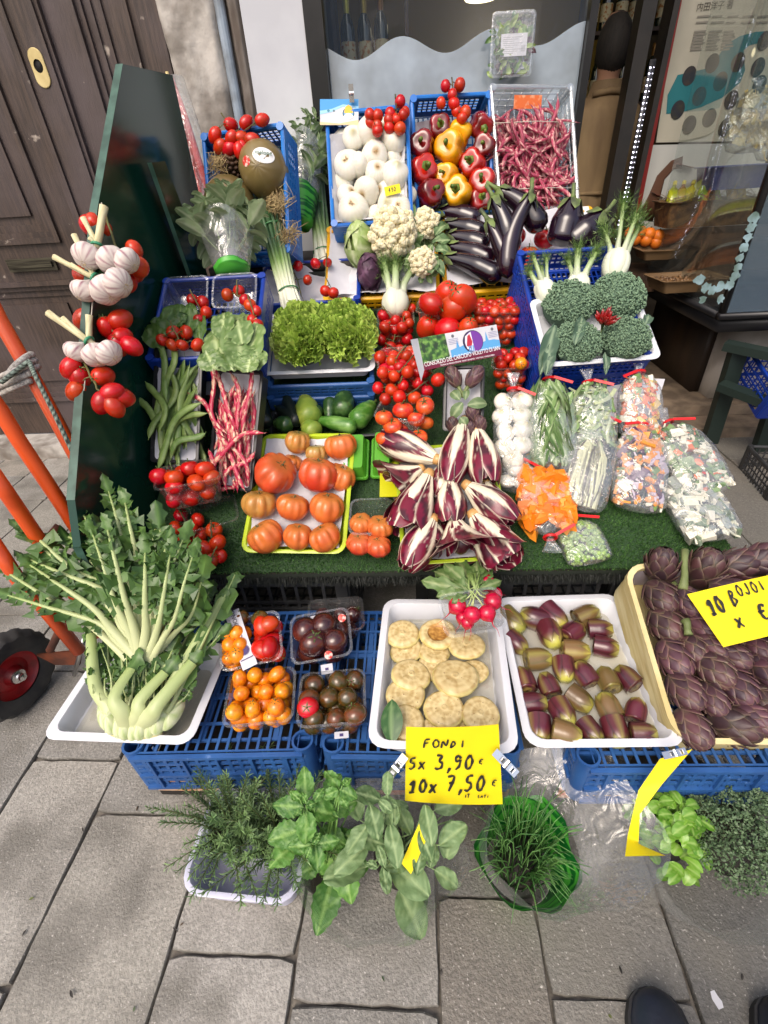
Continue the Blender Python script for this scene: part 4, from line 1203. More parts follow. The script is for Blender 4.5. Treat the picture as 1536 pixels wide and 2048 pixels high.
st = MB(); st.tube([(0, 0, .1), (0, 0, -.4), (0, 0, -.9)], [.5, .36, .3], 10, cf=lambda u, v: srgb(110, 140, 96, .8)); BROSTEM = st.mesh('stem_broccoli', M('broccoli_stem', vcol=True, rough=.6))
CAUM = M('cauliflower_curd', vcol=True, rough=.6, sss=.1, rnd=.03)
CAUL = crown_mb(7, 34, 64, srgb(222, 206, 160, .88), srgb(244, 236, 206, .92), .88, .085, .25).mesh('cauliflower', CAUM)
BLEAF = M('brassica_leaf', vcol=True, rough=.55, lucent=.12, bump=.15, bscale=70)
def spring_onions_mb(n, L, R0, seed, spread=.9):
 rr = random.Random(seed); b = MB()
 W, G, D = srgb(236, 236, 214, .88), srgb(130, 168, 70, .8), srgb(58, 100, 56, .8)
 def cf(k):
  def f(u, v):
   c = mix(W, mix(W, G, .95), max(0, (u - .2) / .2)); c = mix(c, D, max(0, (u - .36) / .2))
   return mix(c, (1, 1, .9), .10 * math.sin(v * 3 + k))
  return f
 for i in range(n):
  a = i * 2.4; r = R0 * math.sqrt((i + .5) / n)
  x, y = r * math.cos(a), r * math.sin(a); ph = rr.uniform(0, 6)
  br = rr.uniform(.0065, .0085)
  P = []; Rd = []
  for k in range(13):
   u = k / 12
   s = 1.15 - .5 * math.sin(u * PI) * .5 + (.5 * spread * u ** 2)
   P.append((x * s + .004 * math.sin(u * 5 + ph), y * s + .004 * math.cos(u * 4 + ph), u * L * rr.uniform(.99, 1.01)))
   Rd.append(br * (1.35 if k < 2 else 1.0 if u < .5 else .92))
  b.tube(P, Rd, 7, .75, cf=cf(ph))
  if i % 2 == 0:
   for q in range(3): b.tube([(P[0][0], P[0][1], .002), (P[0][0] + rr.uniform(-.008, .008), P[0][1] + rr.uniform(-.008, .008), -.02)], [.0012, .0004], 3, cf=lambda u, v: srgb(190, 176, 140))
 for z in (.18 * L, .72 * L):
  b.tube([((R0 + .007) * math.cos(t / 16 * 6.283), (R0 + .007) * math.sin(t / 16 * 6.283), z) for t in range(17)], .0022, 5, cf=lambda u, v: srgb(60, 120, 70))
 return b
SPM = M('spring_onion', vcol=True, rough=.4, bump=.12, bscale=120, coat=.1)
def fennel_mb(seed, H=.22, fr=1.0):
 rr = random.Random(seed); b = MB()
 W, G, D = srgb(232, 236, 216, .88), srgb(150, 180, 104, .8), srgb(72, 112, 44, .8)
 for k, a0 in enumerate((0, 2.0, 4.1, 1.0)):
  s = 1 - .09 * k
  b.ball(1, 22, 12, RZ(a0) @ T((.003 * k, 0, .045)) @ S(.042 * s, .034 * s, .052), None, lambda t, a, p: mix(mix(W, G, max(0, .35 - t) * 1.4), srgb(206, 212, 170), .35 * max(0, math.sin(a * 9 + k)) ** 4))
 tips = []
 for k in range(5):
  a = k * 1.26 + rr.uniform(-.3, .3); lean = rr.uniform(.15, .5); h = H * rr.uniform(.5, .8); r0 = rr.uniform(.007, .011)
  P = [Vector((.018 * math.cos(a), .018 * math.sin(a), .07)), Vector((.026 * math.cos(a), .026 * math.sin(a), .07 + h * .4)), Vector(((.026 + lean * h * .6) * math.cos(a), (.026 + lean * h * .6) * math.sin(a), .07 + h))]
  b.tube(P, [r0 * 1.5, r0, r0 * .9], 9, .75, cf=lambda u, v: mix(W, G, u * 1.3))
  tips.append((P[1], P[2]))
 for p, q in tips:
  for j in range(int(60 * fr)):
   o = p.lerp(q, rr.uniform(.3, 1.05)); d = ((q - p).normalized() + Vector((rr.gauss(0, .55), rr.gauss(0, .55), rr.gauss(.1, .4)))).normalized(); L = rr.uniform(.02, .055)
   e = o + d * L; s = d.cross(Vector((0, 0, 1))).normalized() * .0009
   c = mix(D, G, rr.random() * .8)
   b.face(b.pt(o - s, c), b.pt(o + s, c), b.pt(e, c))
   for m_ in range(6):
    u = rr.uniform(.25, .95); o2 = o.lerp(e, u); d2 = (d + Vector((rr.gauss(0, .9), rr.gauss(0, .9), rr.gauss(0, .9)))).normalized() * L * .35
    s2 = d2.cross(d).normalized() * .0007
    b.face(b.pt(o2 - s2, c), b.pt(o2 + s2, c), b.pt(o2 + d2, c))
 return b
FENM = M('fennel', vcol=True, rough=.4, lucent=.08)
def chicory_leaf(mb, P, r0, blade0, lw, seed, G=None):
 tp = .5 if r0 > .0165 and blade0 > .75 else .86
 rr = random.Random(seed)
 W, Gs = srgb(222, 226, 178, .88), srgb(166, 190, 110, .82)
 n = len(P); fine = []
 for i in range(n - 1):
  for k in range(12):
   u = k / 12; a, b_, c, d = P[max(i - 1, 0)], P[i], P[i + 1], P[min(i + 2, n - 1)]
   fine.append(.5 * ((2 * b_) + (c - a) * u + (2 * a - 5 * b_ + 4 * c - d) * u * u + (3 * b_ - a - 3 * c + d) * u ** 3))
 fine.append(P[-1]); N = len(fine)
 R = [r0 * (1 - tp * (i / (N - 1)) ** .8) for i in range(N)]
 side = (fine[-1] - fine[0]).cross(CAM - fine[0]).normalized()
 mb.tube(fine, R, 8, .6, side=side, cf=lambda u, v: mix(mix(W, srgb(176, 190, 120, .85), .55 * max(0, math.sin(v * 4))), Gs, u * .9))
 Dk, Lt = G or (srgb(56, 90, 40, .78), srgb(100, 136, 66, .8))
 i = int(N * blade0)
 while i < N - 1:
  st_ = rr.choice((1, 2)); j = min(N - 1, i + st_)
  u = i / (N - 1); d = (fine[j] - fine[i]).normalized()
  nrm = (d.cross(side)).normalized()
  for sg in (-1, 1):
   if rr.random() < .12: continue
   w = lw * .72 * (.35 + .85 * math.sin(min(.86, (u - blade0) / (1 - blade0) * .9 + .12) * PI) ** .7) * rr.uniform(.35, 1.35)
   sd = (side * sg + nrm * rr.gauss(0, .45) + d * rr.uniform(-.1, .55)).normalized()
   c0 = mix(Dk, Lt, rr.random()); c1 = mix(c0, Lt, .5)
   a_, b_ = fine[i], fine[j]
   tip = (a_ + b_) / 2 + sd * w + d * w * rr.uniform(-.1, .5) + nrm * rr.gauss(0, .22) * w
   m1 = a_ + sd * w * .55 - d * w * .16 + nrm * rr.gauss(0, .12) * w; m2 = b_ + sd * w * .5 + d * w * .1 + nrm * rr.gauss(0, .15) * w
   ids = [mb.pt(q, cc) for q, cc in ((a_, c1), (b_, c1), (m2, c0), (tip, c0), (m1, c0), ((a_ + b_) / 2 + sd * w * .5 + nrm * w * .1, c0))]
   A_, B_, M2, Tp, M1, Ct = ids
   for f in ((A_, B_, Ct), (B_, M2, Ct), (M2, Tp, Ct), (Tp, M1, Ct), (M1, A_, Ct)): mb.face(*f)
   if rr.random() < .6:                         # small tooth
    t2 = m1 + sd * w * .3 - d * w * .35
    mb.face(M1, mb.pt(t2, c0), Tp)
  i = j
 d = (fine[-1] - fine[-3]).normalized(); nrm = d.cross(side).normalized(); Z = (nrm + side * rr.gauss(0, .3)).normalized(); X = d.cross(Z).normalized(); Z = X.cross(d)
 Mx = Matrix((X, d, Z)).transposed().to_4x4(); Mx.translation = fine[-3]
 leaf(mb, Mx, lw * rr.uniform(1.3, 2.0), lw * rr.uniform(.7, 1.0), rr.uniform(-.3, .9), .3, 4, 6, veins(mix(Dk, Lt, rr.random() * .7), Lt, 5), None, .003, .006, seed, .25)
 return fine
CHIM = M('chicory', vcol=True, rough=.4, lucent=.14, bump=.12, bscale=90)
# ================================================================== lower tier: upturned crates, trays, punnets
fm = flipped_crate_mb(.42, .40, .145).mesh('upturned_crate', BLUE, 35)
for (x, y, yaw, lab) in ((-.44, .513, 2, 'blue upturned plastic crate under the tomato punnets and chicory tray'), (.003, .515, 0, 'blue upturned plastic crate under the tray of pale artichoke bottoms'), (.535, .497, 1, 'blue upturned plastic crate under the wooden artichoke box')):
 ob('crate', fm, None, T((x, y, .25)) @ RZ(rad(yaw)), lab, 'crate', 'blue crates of the lower row')
CARD = M('cardboard_printed', srgb(196, 150, 110, .8), .7, srgb(226, 96, 40, .85), 18, (.5, .62), stretch=(.25, 1, 1), col3=srgb(230, 210, 190, .8), n3=9)
CARDD = M('cardboard_dark', srgb(34, 28, 24, .8), .8)
for x, w_, lab in ((-.47, .36, 'flat printed cardboard box below the crate behind the rosemary'), (.04, .34, 'flat printed cardboard box below the crate behind the sage'), (.50, .36, 'flat printed cardboard box below the crate behind the basil')):
 t = thing('cardboard_box', lab, 'cardboard box', T((x, .70, .0)), 'cardboard boxes under the blue crates')
 m = MB(); m.box(-w_ / 2, w_ / 2, -.165, .165, .0, .085); ob('box', m.mesh('box', CARDD, False), t)
 m = MB(); m.box(-w_ / 2 + .002, w_ / 2 - .002, -.168, -.1655, .03, .082); ob('printed_side', m.mesh('printed_side', CARD, False), t)
 m = MB(); m.box(-w_ / 2, w_ / 2, -.17, .165, .0855, .1045); ob('box_lid', m.mesh('box_lid', CARDD, False), t)
bk = MB()
def black_crate_mb(w, l, h):
 b = crate_mb(w, l, h, 11, 9, 4, .009, .006, .016, True, .016)
 for zz in (-.004, -h * .36, -h * .68):
  b.box(-w / 2, w / 2, -.006, .004, zz - .005, zz + .003)
 return b
bm_ = black_crate_mb(.50, .36, .30).mesh('black_crate', BLKC, 35)
for x, lab in ((-.44, 'black slatted crate under the slope behind the tomato punnets'), (.48, 'black slatted crate under the slope behind the artichoke hearts')):
 ob('crate', bm_, None, T((x, .962, .325)), lab, 'crate', 'black crates under the grass slope')
F_CAT = Frame((-.643, .508, .302), -1.5, 0)
ob('tray', tray_mesh(.337, .262, .05, .018, .03, .01, ribs=1).mesh('tray', POLY, 40), None, F_CAT.M.copy(), 'white plastic tray holding the big chicory heads', 'tray', 'white plastic trays')
F_FON = Frame((.045, .488, .320), -2.8, 1.0, -1.5)
F_HRT = Frame((.372, .510, .300), .5, 2.2, -1.5)
big = tray_mesh(.30, .40, .062, .016, .035, .012, ribs=1).mesh('tray', POLY, 40)
ob('tray', big, None, F_FON.M.copy(), 'white plastic tray of water with pale round artichoke bottoms', 'tray', 'white plastic trays')
ob('tray', tray_mesh(.315, .40, .046, .016, .035, .012, ribs=1).mesh('tray', POLY, 40), None, F_HRT.M.copy(), 'white plastic tray of water with trimmed purple artichoke hearts', 'tray', 'white plastic trays')
water(F_FON, .232, .34, -.034, 'shallow water around the pale artichoke bottoms'); water(F_HRT, .245, .34, -.028, 'shallow water around the purple artichoke hearts')
water(F_CAT, .262, .19, -.040, 'shallow water in the chicory tray')
fd = [(805, 1268, 35, 0), (876, 1268, 38, 2), (933, 1290, 37, 0), (812, 1300, 33, 1), (868, 1304, 32, 1), (822, 1350, 40, 1), (868, 1333, 33, 0), (911, 1355, 47, 0), (947, 1343, 30, 1), (811, 1390, 40, 1), (888, 1418, 41, 0), (961, 1428, 38, 1), (812, 1446, 38, 0), (860, 1470, 34, 1), (940, 1462, 36, 0)]
for i, (px_, py_, r, k) in enumerate(fd):
 low = i in (3, 4, 6, 8, 13, 14)
 p = F_FON.px(px_, py_, -.030 if low else -.016)
 lab = 'hollowed artichoke bottom showing its brown inside' if k == 2 else 'pale round artichoke bottom floating in the white tray'
 ob('artichoke_bottom', FONDO[k], None, T(p) @ F_FON.R @ RX(U(-.16, .16)) @ RY(U(-.16, .16)) @ RZ(U(0, 6)) @ S(msize(r, p), msize(r, p), msize(r, p) * .55), lab, 'artichoke', None if k == 2 else 'artichoke bottoms in the white tray')
hx = [(707, 338, -60, 0), (808, 318, 165, 1), (902, 318, -60, 2), (1057, 305, 20, 0), (888, 400, -85, 3), (993, 383, 35, 2), (1118, 370, -8, 1), (730, 435, -50, 1), (830, 508, 5, 0), (1003, 473, -5, 0), (1145, 453, -20, 2), (950, 560, -95, 3), (1043, 575, 110, 2),
  (758, 603, 95, 1), (875, 625, 100, 2), (1150, 600, 95, 0), (1240, 592, 115, 2), (1020, 700, -45, 0), (812, 715, 0, 2), (1153, 725, 100, 0), (1285, 745, 60, 3), (945, 765, -80, 1), (835, 835, -95, 3), (962, 880, -20, 0), (1075, 850, -70, 2), (1190, 850, -90, 1), (1320, 875, -5, 3)]
for i, (cx_, cy_, ang, k) in enumerate(hx):
 px_, py_ = 720 + cx_ / 2.327, 1100 + cy_ / 2.327
 p = F_HRT.px(px_, py_ - (10 if py_ > 1466 else 0), -.024 + (.012 if py_ > 1466 else 0))
 a = rad(ang)
 d = F_HRT.R @ Vector((math.cos(a), math.sin(a), U(-.1, .18)))
 L = msize(51, p); sc_ = U(.92, 1.15)
 ob('artichoke_heart', HEART[k], None, T(p - d.normalized() * L * .5 * sc_) @ basis(d, (0, 0, 1)) @ RZ(U(0, 6)) @ S(L * .84 * sc_, L * .84 * sc_, L * sc_), 'trimmed purple artichoke heart floating in the white tray', 'artichoke', 'artichoke hearts in the white tray')
m = MB(); p = F_FON.px(783, 1487, -.004)
leaf(m, T(p) @ basis((-.35, -.5, .8), (1, 0, 0)) @ RZ(.05), .085, .05, .3, -.2, 6, 10, veins(srgb(54, 96, 46, .8), srgb(120, 150, 96, .8)))
LEAFM = M('leaf_glossy', vcol=True, rough=.42, lucent=.15, bump=.08, bscale=80)
ob('leaf', m.mesh('leaf', LEAFM), None, None, 'single dark green leaf lying on the corner of the pale artichoke tray', 'leaf')
WOODB = M('crate_wood', srgb(226, 212, 160, .85), .65, srgb(206, 186, 126, .85), 7, bump=.25, bscale=40, stretch=(1, 1, 9))
F_ART = Frame((.730, .517, .305), 0, 20)
t = thing('wooden_box', 'pale thin wooden box filled with purple artichokes', 'wooden box', F_ART.M.copy())
m = MB(); W2, L2 = .225, .394
o_ = [rrect(W2, L2 / 2, .05, z, 6, 1, L2 / 2) for z in (-.10, -.07, -.035, 0)]; i_ = [rrect(W2 - .007, L2 / 2 - .007, .046, z, 6, 1, L2 / 2) for z in (0, -.098)]
m.rings(o_ + i_, True, True); ob('box_side', m.mesh('box_side', WOODB, 30), t)
m = MB(); m.rings([rrect(W2 + .002, L2 / 2 + .002, .051, z, 6, 1, L2 / 2) for z in (-.022, .003)] + [rrect(W2 - .009, L2 / 2 - .009, .046, z, 6, 1, L2 / 2) for z in (.003, -.012)], False, False); ob('box_rim', m.mesh('box_rim', WOODB, 30), t)
m = MB(); m.rings([rrect(W2 - .008, L2 / 2 - .008, .046, z, 6, 1, L2 / 2) for z in (-.095, -.005)], False, False); ob('paper_lining', m.mesh('paper_lining', M('lilac_paper', srgb(196, 184, 196, .8), .7), 30), t)
af = [(435, 260, 105, 90, 1), (735, 280, 120, 60, 1), (960, 250, 110, 5, 0), (1130, 215, 110, 15, 0), (425, 470, 105, -80, 0), (615, 500, 100, -85, 0), (465, 665, 110, -80, 0), (720, 690, 95, -60, 0), (520, 905, 112, -80, 2), (655, 835, 92, -85, 0), (600, 1135, 112, -75, 0),
  (805, 985, 112, -70, 0), (915, 880, 100, -50, 2), (1100, 830, 95, -80, 0), (1105, 945, 95, -70, 0), (965, 1105, 112, -80, 2), (1140, 1200, 110, -60, 0), (785, 1195, 100, -80, 0), (650, 1395, 112, -75, 0), (930, 1370, 130, -25, 2), (1080, 1330, 100, -45, 0), (1190, 1020, 100, -60, 2), (780, 820, 90, -60, 0),
  (880, 640, 105, -60, 0), (1040, 640, 105, -80, 2), (1150, 480, 105, 30, 0), (900, 430, 100, -20, 0), (1250, 700, 100, -80, 0), (1290, 900, 100, -70, 0), (1330, 1130, 110, -70, 0), (1280, 1350, 110, -50, 2), (1300, 300, 110, 10, 0), (1350, 520, 110, -80, 0), (1430, 760, 110, -80, 0), (1420, 980, 110, -60, 2), (1470, 1200, 110, -70, 0), (1440, 1390, 110, -30, 0), (1450, 420, 110, 30, 2), (1480, 600, 100, -80, 0)]
for i, (cx_, cy_, r, ang, k) in enumerate(af):
 px_, py_ = 1200 + cx_ / 3.53, 1060 + cy_ / 3.53
 p = F_ART.px(px_, py_, -.002 + U(-.008, .012))
 a = rad(ang); d = F_ART.R @ Vector((math.cos(a), math.sin(a), .35 if k != 1 else 1.6))
 s = msize(r / 3.53, p) * 1.1
 X = T(p) @ basis(d, (0, 0, 1)) @ RZ(U(0, 6)) @ S(s, s, s * 1.12)
 o = ob('artichoke', ARTI[k], None, X, 'purple artichoke packed in the pale wooden box', 'artichoke', 'artichokes in the wooden box')
 if i in (1, 5, 9): ob('stem', ARTSTEM, o)
m = MB()
for (x0, y0, x1, y1, h) in ((585, 420, 600, 145, .03), (600, 640, 625, 740, .035)):
 a_, b_ = F_ART.px(1200 + x0 / 3.53, 1060 + y0 / 3.53, h), F_ART.px(1200 + x1 / 3.53, 1060 + y1 / 3.53, h)
 st = MB(); c_ = (a_ + b_) / 2; d = b_ - a_
 st.tube([-d / 2, -d * .2 + Vector((.002, 0, .002)), d * .2, d / 2], [.011, .0075, .007, .009], 10)
 ob('cut_stalk', st.mesh('cut_stalk', MATS['artichoke_stem']), None, T(c_), 'cut green artichoke stem standing between artichokes at the top of the wooden box' if y0 == 420 else 'short cut green artichoke stem lying in the middle of the wooden box', 'stalk')
def card(name, label, TL, TR, BR, BL, cat='price card', bow=.004):
 c = (TL + TR + BR + BL) / 4
 X = ((TR + BR) - (TL + BL)).normalized(); Yv = ((TL + TR) - (BL + BR)); Z = X.cross(Yv).normalized(); Y = Z.cross(X)
 Mx = Matrix((X, Y, Z)).transposed().to_4x4(); Mx.translation = c
 inv = Mx.inverted()
 a, b_, d, e = [inv @ p for p in (BL, BR, TR, TL)]
 fn = lambda u, v: a.lerp(b_, u).lerp(e.lerp(d, u), v) + Vector((0, 0, -bow * (2 * u - 1) ** 2))
 r = thing(name, label, cat, Mx)
 mb = MB(); mb.sheet(fn, 12, 8); mb.sheet(lambda u, v: fn(1 - u, v) + Vector((0, 0, -.0006)), 12, 8)
 ob('card', mb.mesh('card', YPAP), r)
 return r, (b_ - a).length, (e - a).length, fn
TL, TR, BR, BL = at_y(812, 1457, .480), at_y(998, 1452, .480), at_y(1006, 1612, .425), at_y(810, 1605, .425)
r, cw, ch, fn = card('price_card', 'yellow handwritten price card reading FONDI clipped to the white tray', TL, TR, BR, BL)
m = MB(); k = cw / 192
def wr(txt, px_, py_, h, **kw): write(m, txt, (px_ - 908) * k, (1532 - py_) * k, h * k, z=.0025, **kw)
wr('FONDI', 852, 1484, 20, wd=.72, pen=.16, slant=.1); wr('5x', 822, 1536, 28, wd=.55, pen=.14); wr('3,90', 872, 1536, 36, wd=.5, pen=.13); wr('e', 955, 1522, 13, wd=.7, pen=.2)
wr('10x', 822, 1595, 34, wd=.5, pen=.15); wr('7,50', 893, 1590, 40, wd=.45, pen=.12); wr('e', 980, 1576, 17, wd=.6, pen=.16); wr('IT', 928, 1607, 10, wd=.7, pen=.2); wr('LATI', 955, 1606, 7, wd=.7, pen=.25)
ob('lettering', m.mesh('lettering', INK, False), r)
for (x0, y0, x1, y1, lab) in ((777, 1556, 813, 1508, 'small metal clip on the edge of the FONDI card beside the figure 5'), (1030, 1546, 986, 1500, 'small metal clip on the edge of the FONDI card beside the euro signs')):
 a_, b_ = at_y(x0, y0, .438), at_y(x1, y1, .462)
 d = b_ - a_; L = d.length
 zz = (CAM - a_).normalized(); xx = d.normalized().cross(zz).normalized(); zz = xx.cross(d.normalized())
 Mx = Matrix((xx, d.normalized(), zz)).transposed().to_4x4(); Mx.translation = a_
 clip(lab, Mx @ T((0, 0, .006)) @ S(1.25), L / 1.25)
hA = .062
TL, TR, BR, BL = F_ART.px(1376, 1187, hA), F_ART.px(1590, 1138, hA), F_ART.px(1672, 1240, hA), F_ART.px(1449, 1293, hA)
r, cw, ch, fn = card('price_card', 'yellow handwritten price card reading 10 x euro 4 lying on the purple artichokes', TL, TR, BR, BL)
m = MB()
k = cw / 225
def wr2(txt, u, v, h, **kw): write(m, txt, (u - 112) * k, (v - 52) * k, h * k, z=.002, **kw)
wr2('10', 14, 56, 34, wd=.45, pen=.16); wr2('x', 44, 22, 28, wd=.62, pen=.16); wr2('B', 62, 62, 34, wd=.5, pen=.12); wr2('0J0I', 84, 78, 24, wd=.55, pen=.13); wr2('e', 96, 24, 34, wd=.62, pen=.16); wr2('4', 138, 14, 54, wd=.6, pen=.28)
ob('lettering', m.mesh('lettering', INK, False), r)
m = MB()
pa = [at_y(1352, 1508, .48), at_y(1300, 1575, .44), at_y(1272, 1630, .41), at_y(1266, 1680, .385), at_y(1290, 1712, .35)]
wv = [Vector((.024, .0, .018)), Vector((.018, 0, .012)), Vector((.006, .0, .003)), Vector((.010, -.004, -.006)), Vector((.034, 0, .004))]
def strip(u, v):
 f = v * 4; i = min(3, int(f)); s = f - i
 c = pa[i].lerp(pa[i + 1], s); w_ = wv[i].lerp(wv[i + 1], s)
 return c + w_ * (2 * u - 1)
m.sheet(strip, 3, 24)
ob('price_strip', m.mesh('price_strip', YPAP), None, None, 'long curled yellow strip hanging from the artichoke tray corner over the basil', 'price strip')
clip('small metal clip gripping the long curled yellow strip', T(at_y(1372, 1502, .474)) @ basis((0, -.3, .95), (0, 1, 0)) @ RZ(.2), .045)
def P(label, pos, yaw, tilt, roll, w_, l_, h_=.07):
 F = Frame(pos, yaw, tilt, roll); punnet(label, F, w_, l_, h_); return F
F1 = P('clear punnet of yellow and red tomatoes with a paper band', (-.382, .672, .335), 14, 22, -5, .15, .125, .07)
F2 = P('clear punnet of glossy purple tomatoes', (-.222, .695, .325), 10, 18, -6, .15, .125, .072)
F3 = P('clear punnet of small yellow tomatoes', (-.345, .548, .300), 8, 2, 3, .155, .14, .062)
F4 = P('clear punnet of dark green and brown tomatoes', (-.182, .538, .315), 6, -2, 0, .15, .14, .062)
F5 = P('clear punnet half hidden behind the purple tomatoes', (-.205, .80, .300), 8, 0, 3, .15, .12, .06)
fill(F3, .155, .14, .062, .0205, 'yellow', 34, 'small yellow plum tomato in the clear punnet', 'yellow tomatoes in the punnet', .7, seed=3)
fill(F4, .15, .14, .062, .0235, 'dark', 17, 'dark green brown tomato in the clear punnet', 'dark tomatoes in the punnet', .9, seed=5)
tomato('round', 'single bright red tomato on the dark green tomatoes', F4.px(616, 1415, .012), .0235, F4.R @ RX(.6), None)
fill(F2, .15, .125, .072, .033, 'purple', 8, 'glossy purple tomato in the clear punnet', 'purple tomatoes in the punnet', .9, seed=8)
fill(F5, .15, .12, .06, .024, 'purple', 5, 'purple tomato in the punnet at the back', 'purple tomatoes behind', -.3, seed=9)
Fa = Frame(F1.p(-.036, 0, 0), 14, 22, -5); Fb = Frame(F1.p(.038, 0, 0), 14, 22, -5)
fill(Fa, .085, .115, .07, .021, 'yellow', 12, 'small yellow tomato beside the paper band', 'yellow tomatoes beside the band', .8, seed=11)
fill(Fb, .085, .115, .07, .023, 'plum', 11, 'red plum tomato in the banded punnet', 'red tomatoes beside the band', .9, seed=12)
tomato('dark', 'dark green tomato at the back of the banded punnet', F1.px(520, 1238, .005), .021, F1.R @ RX(-.5), None); tomato('dark', 'brownish tomato in the far corner of the banded punnet', F1.px(482, 1236, -.004), .02, F1.R @ RX(-.5), None)
b = MB()
t = thing('paper_band', 'white paper band printed CANDONGA across the tomato punnet', 'paper band', F1.M.copy())
q0, q1, q2, q3 = [F1.M.inverted() @ F1.px(x, y, .012) for x, y in ((449, 1229), (478, 1216), (514, 1327), (487, 1342))]
ax = ((q3 + q2) - (q0 + q1)).normalized(); sd_ = ((q1 + q2) - (q0 + q3)); sd_ -= ax * sd_.dot(ax); sd_.normalize(); ctr = (q0 + q1 + q2 + q3) / 4
LL = ((q3 + q2) - (q0 + q1)).length / 2; ww = (q1 - q0).length * .95
b.sheet(lambda u, v: ctr + sd_ * (u - .5) * ww + ax * (v - .5) * LL + Vector((0, 0, .006 * math.sin(v * PI))), 3, 12)
b.sheet(lambda u, v: ctr + sd_ * (.5 - u) * ww + ax * (v - .5) * LL + Vector((0, 0, .006 * math.sin(v * PI) - .0008)), 3, 12)
ob('band', b.mesh('band', PAPER), t)
X = Matrix((-ax, -sd_, Vector((0, 0, 1)))).transposed().to_4x4()
PURP = M('print_purple', srgb(70, 52, 112, .8), .6)
def on_band(me, nm, s_, o_, rotm=Matrix()):
 ob(nm, me, t, T(ctr + ax * s_ + sd_ * o_ + Vector((0, 0, .006 * math.cos(s_ / LL * PI) + .0012))) @ X @ rotm)
on_band(font_mesh('CANDONGA', .0145, M('print_dark', (.04, .035, .06), .6)), 'lettering', .004, .006)
on_band(font_mesh('FRAGOLA TOP QUALITY', .0048, M('print_dark', (0, 0, 0))), 'lettering', .0, -.009)
m = MB(); m.lathe([(.0005, .0), (.011, .0)], 24); on_band(m.mesh('seal', PURP), 'seal', LL * .22, .0)
m = MB(); m.lathe([(.0115, .0), (.0125, .0)], 24); on_band(m.mesh('seal_ring', PURP), 'seal_ring', LL * .22, .0)
m = MB(); m.box(-.001, .001, -ww * .42, ww * .42, 0, .0002); on_band(m.mesh('print_line', PURP), 'print_line', LL * .36, 0);
for (px_, py_, hgt, w_, l_, lab) in ((633, 1243, .01, .026, .03, 'white paper label stuck inside the punnet of purple tomatoes'), (654, 1338, -.01, .028, .022, 'white paper label on the front of the punnet of purple tomatoes'), (537, 1357, .0, .022, .011, 'tiny white tag at the back of the yellow tomato punnet'), (683, 1470, -.03, .03, .014, 'pale label on the front wall of the dark tomato punnet')):
 Fx = F2 if py_ < 1345 else F3 if px_ < 600 else F4
 m = MB(); m.box(-w_ / 2, w_ / 2, -l_ / 2, l_ / 2, 0, .0006); m.k = 1; m.box(-.004, .004, -.003, .003, .0006, .0009)
 ob('paper_label', m.mesh('paper_label', [PAPER, PURP], False), None, T(Fx.px(px_, py_, hgt)) @ Fx.R @ RX(.25), lab, 'label')
STICK = M('sticker_red', srgb(214, 60, 50, .85), .4, srgb(240, 200, 190, .85), 90, (.52, .6))
for px_, py_, lab in ((657, 1310, 'round red sticker on the front purple tomato'), (684, 1236, 'round red sticker on the purple tomato at the back')):
 m = MB(); m.lathe([(.0003, .0016), (.006, .0012), (.0095, 0)], 18)
 p = F2.px(px_, py_, .028); ob('sticker', m.mesh('sticker', STICK), None, T(p) @ basis(CAM - p), lab, 'sticker')
F_RAD = Frame(F_FON.px(955, 1290, .052), 18, 38, 0)
F_RAD = Frame(at_z(955, 1268, .39), 12, 34, 0)
punnet('clear punnet with a bunch of red radishes hanging over the tray corner', F_RAD, .15, .10, .05)
RADM = M('radish_skin', srgb(206, 16, 62, .85), .25, srgb(180, 10, 50, .85), 2, coat=.3, rnd=.1)
def radish_mb():
 b = MB()
 b.ball(1, 16, 10, None, lambda t, a: Vector((math.sin(t) * math.cos(a), math.sin(t) * math.sin(a), math.cos(t) * .95 - (.5 * (t - 2.7) if t > 2.7 else 0))))
 b.tube([(0, 0, -1.1), (.1, .05, -1.5), (-.1, .1, -2.1), (.1, 0, -2.9)], [.08, .05, .03, .01], 5)
 return b
RADI = radish_mb().mesh('radish', RADM)
BR0 = at_z(948, 1195, .435)
t = thing('radish_bunch', 'bunch of red radishes with green leaves lying in a clear punnet', 'radishes', T(BR0))
m = MB()
RADL = M('radish_leaf', vcol=True, rough=.5, lucent=.2, bump=.2, bscale=90)
for px_, py_, r in ((915, 1212, 19), (944, 1229, 18), (974, 1226, 18), (985, 1203, 19), (972, 1165, 18), (902, 1180, 12), (935, 1245, 14), (990, 1188, 15), (925, 1235, 14)):
 p = at_z(px_, py_, .425 - (.02 if r < 16 else 0)); d = (BR0 - p + Vector((0, 0, .02))).normalized(); s = msize(r, p)
 ob('radish', RADI, t, T(p - BR0) @ basis(d) @ RZ(U(0, 6)) @ S(s))
 a_ = p - BR0 + d * s * .9
 m.tube([a_, a_ * .5 + Vector((0, 0, .008)), Vector((U(-.012, .012), .02, .012)), Vector((U(-.02, .02), .06, .02))], [.0022, .002, .002, .002], 5, cf=lambda u, v: mix(srgb(196, 206, 150), srgb(130, 160, 80), u))
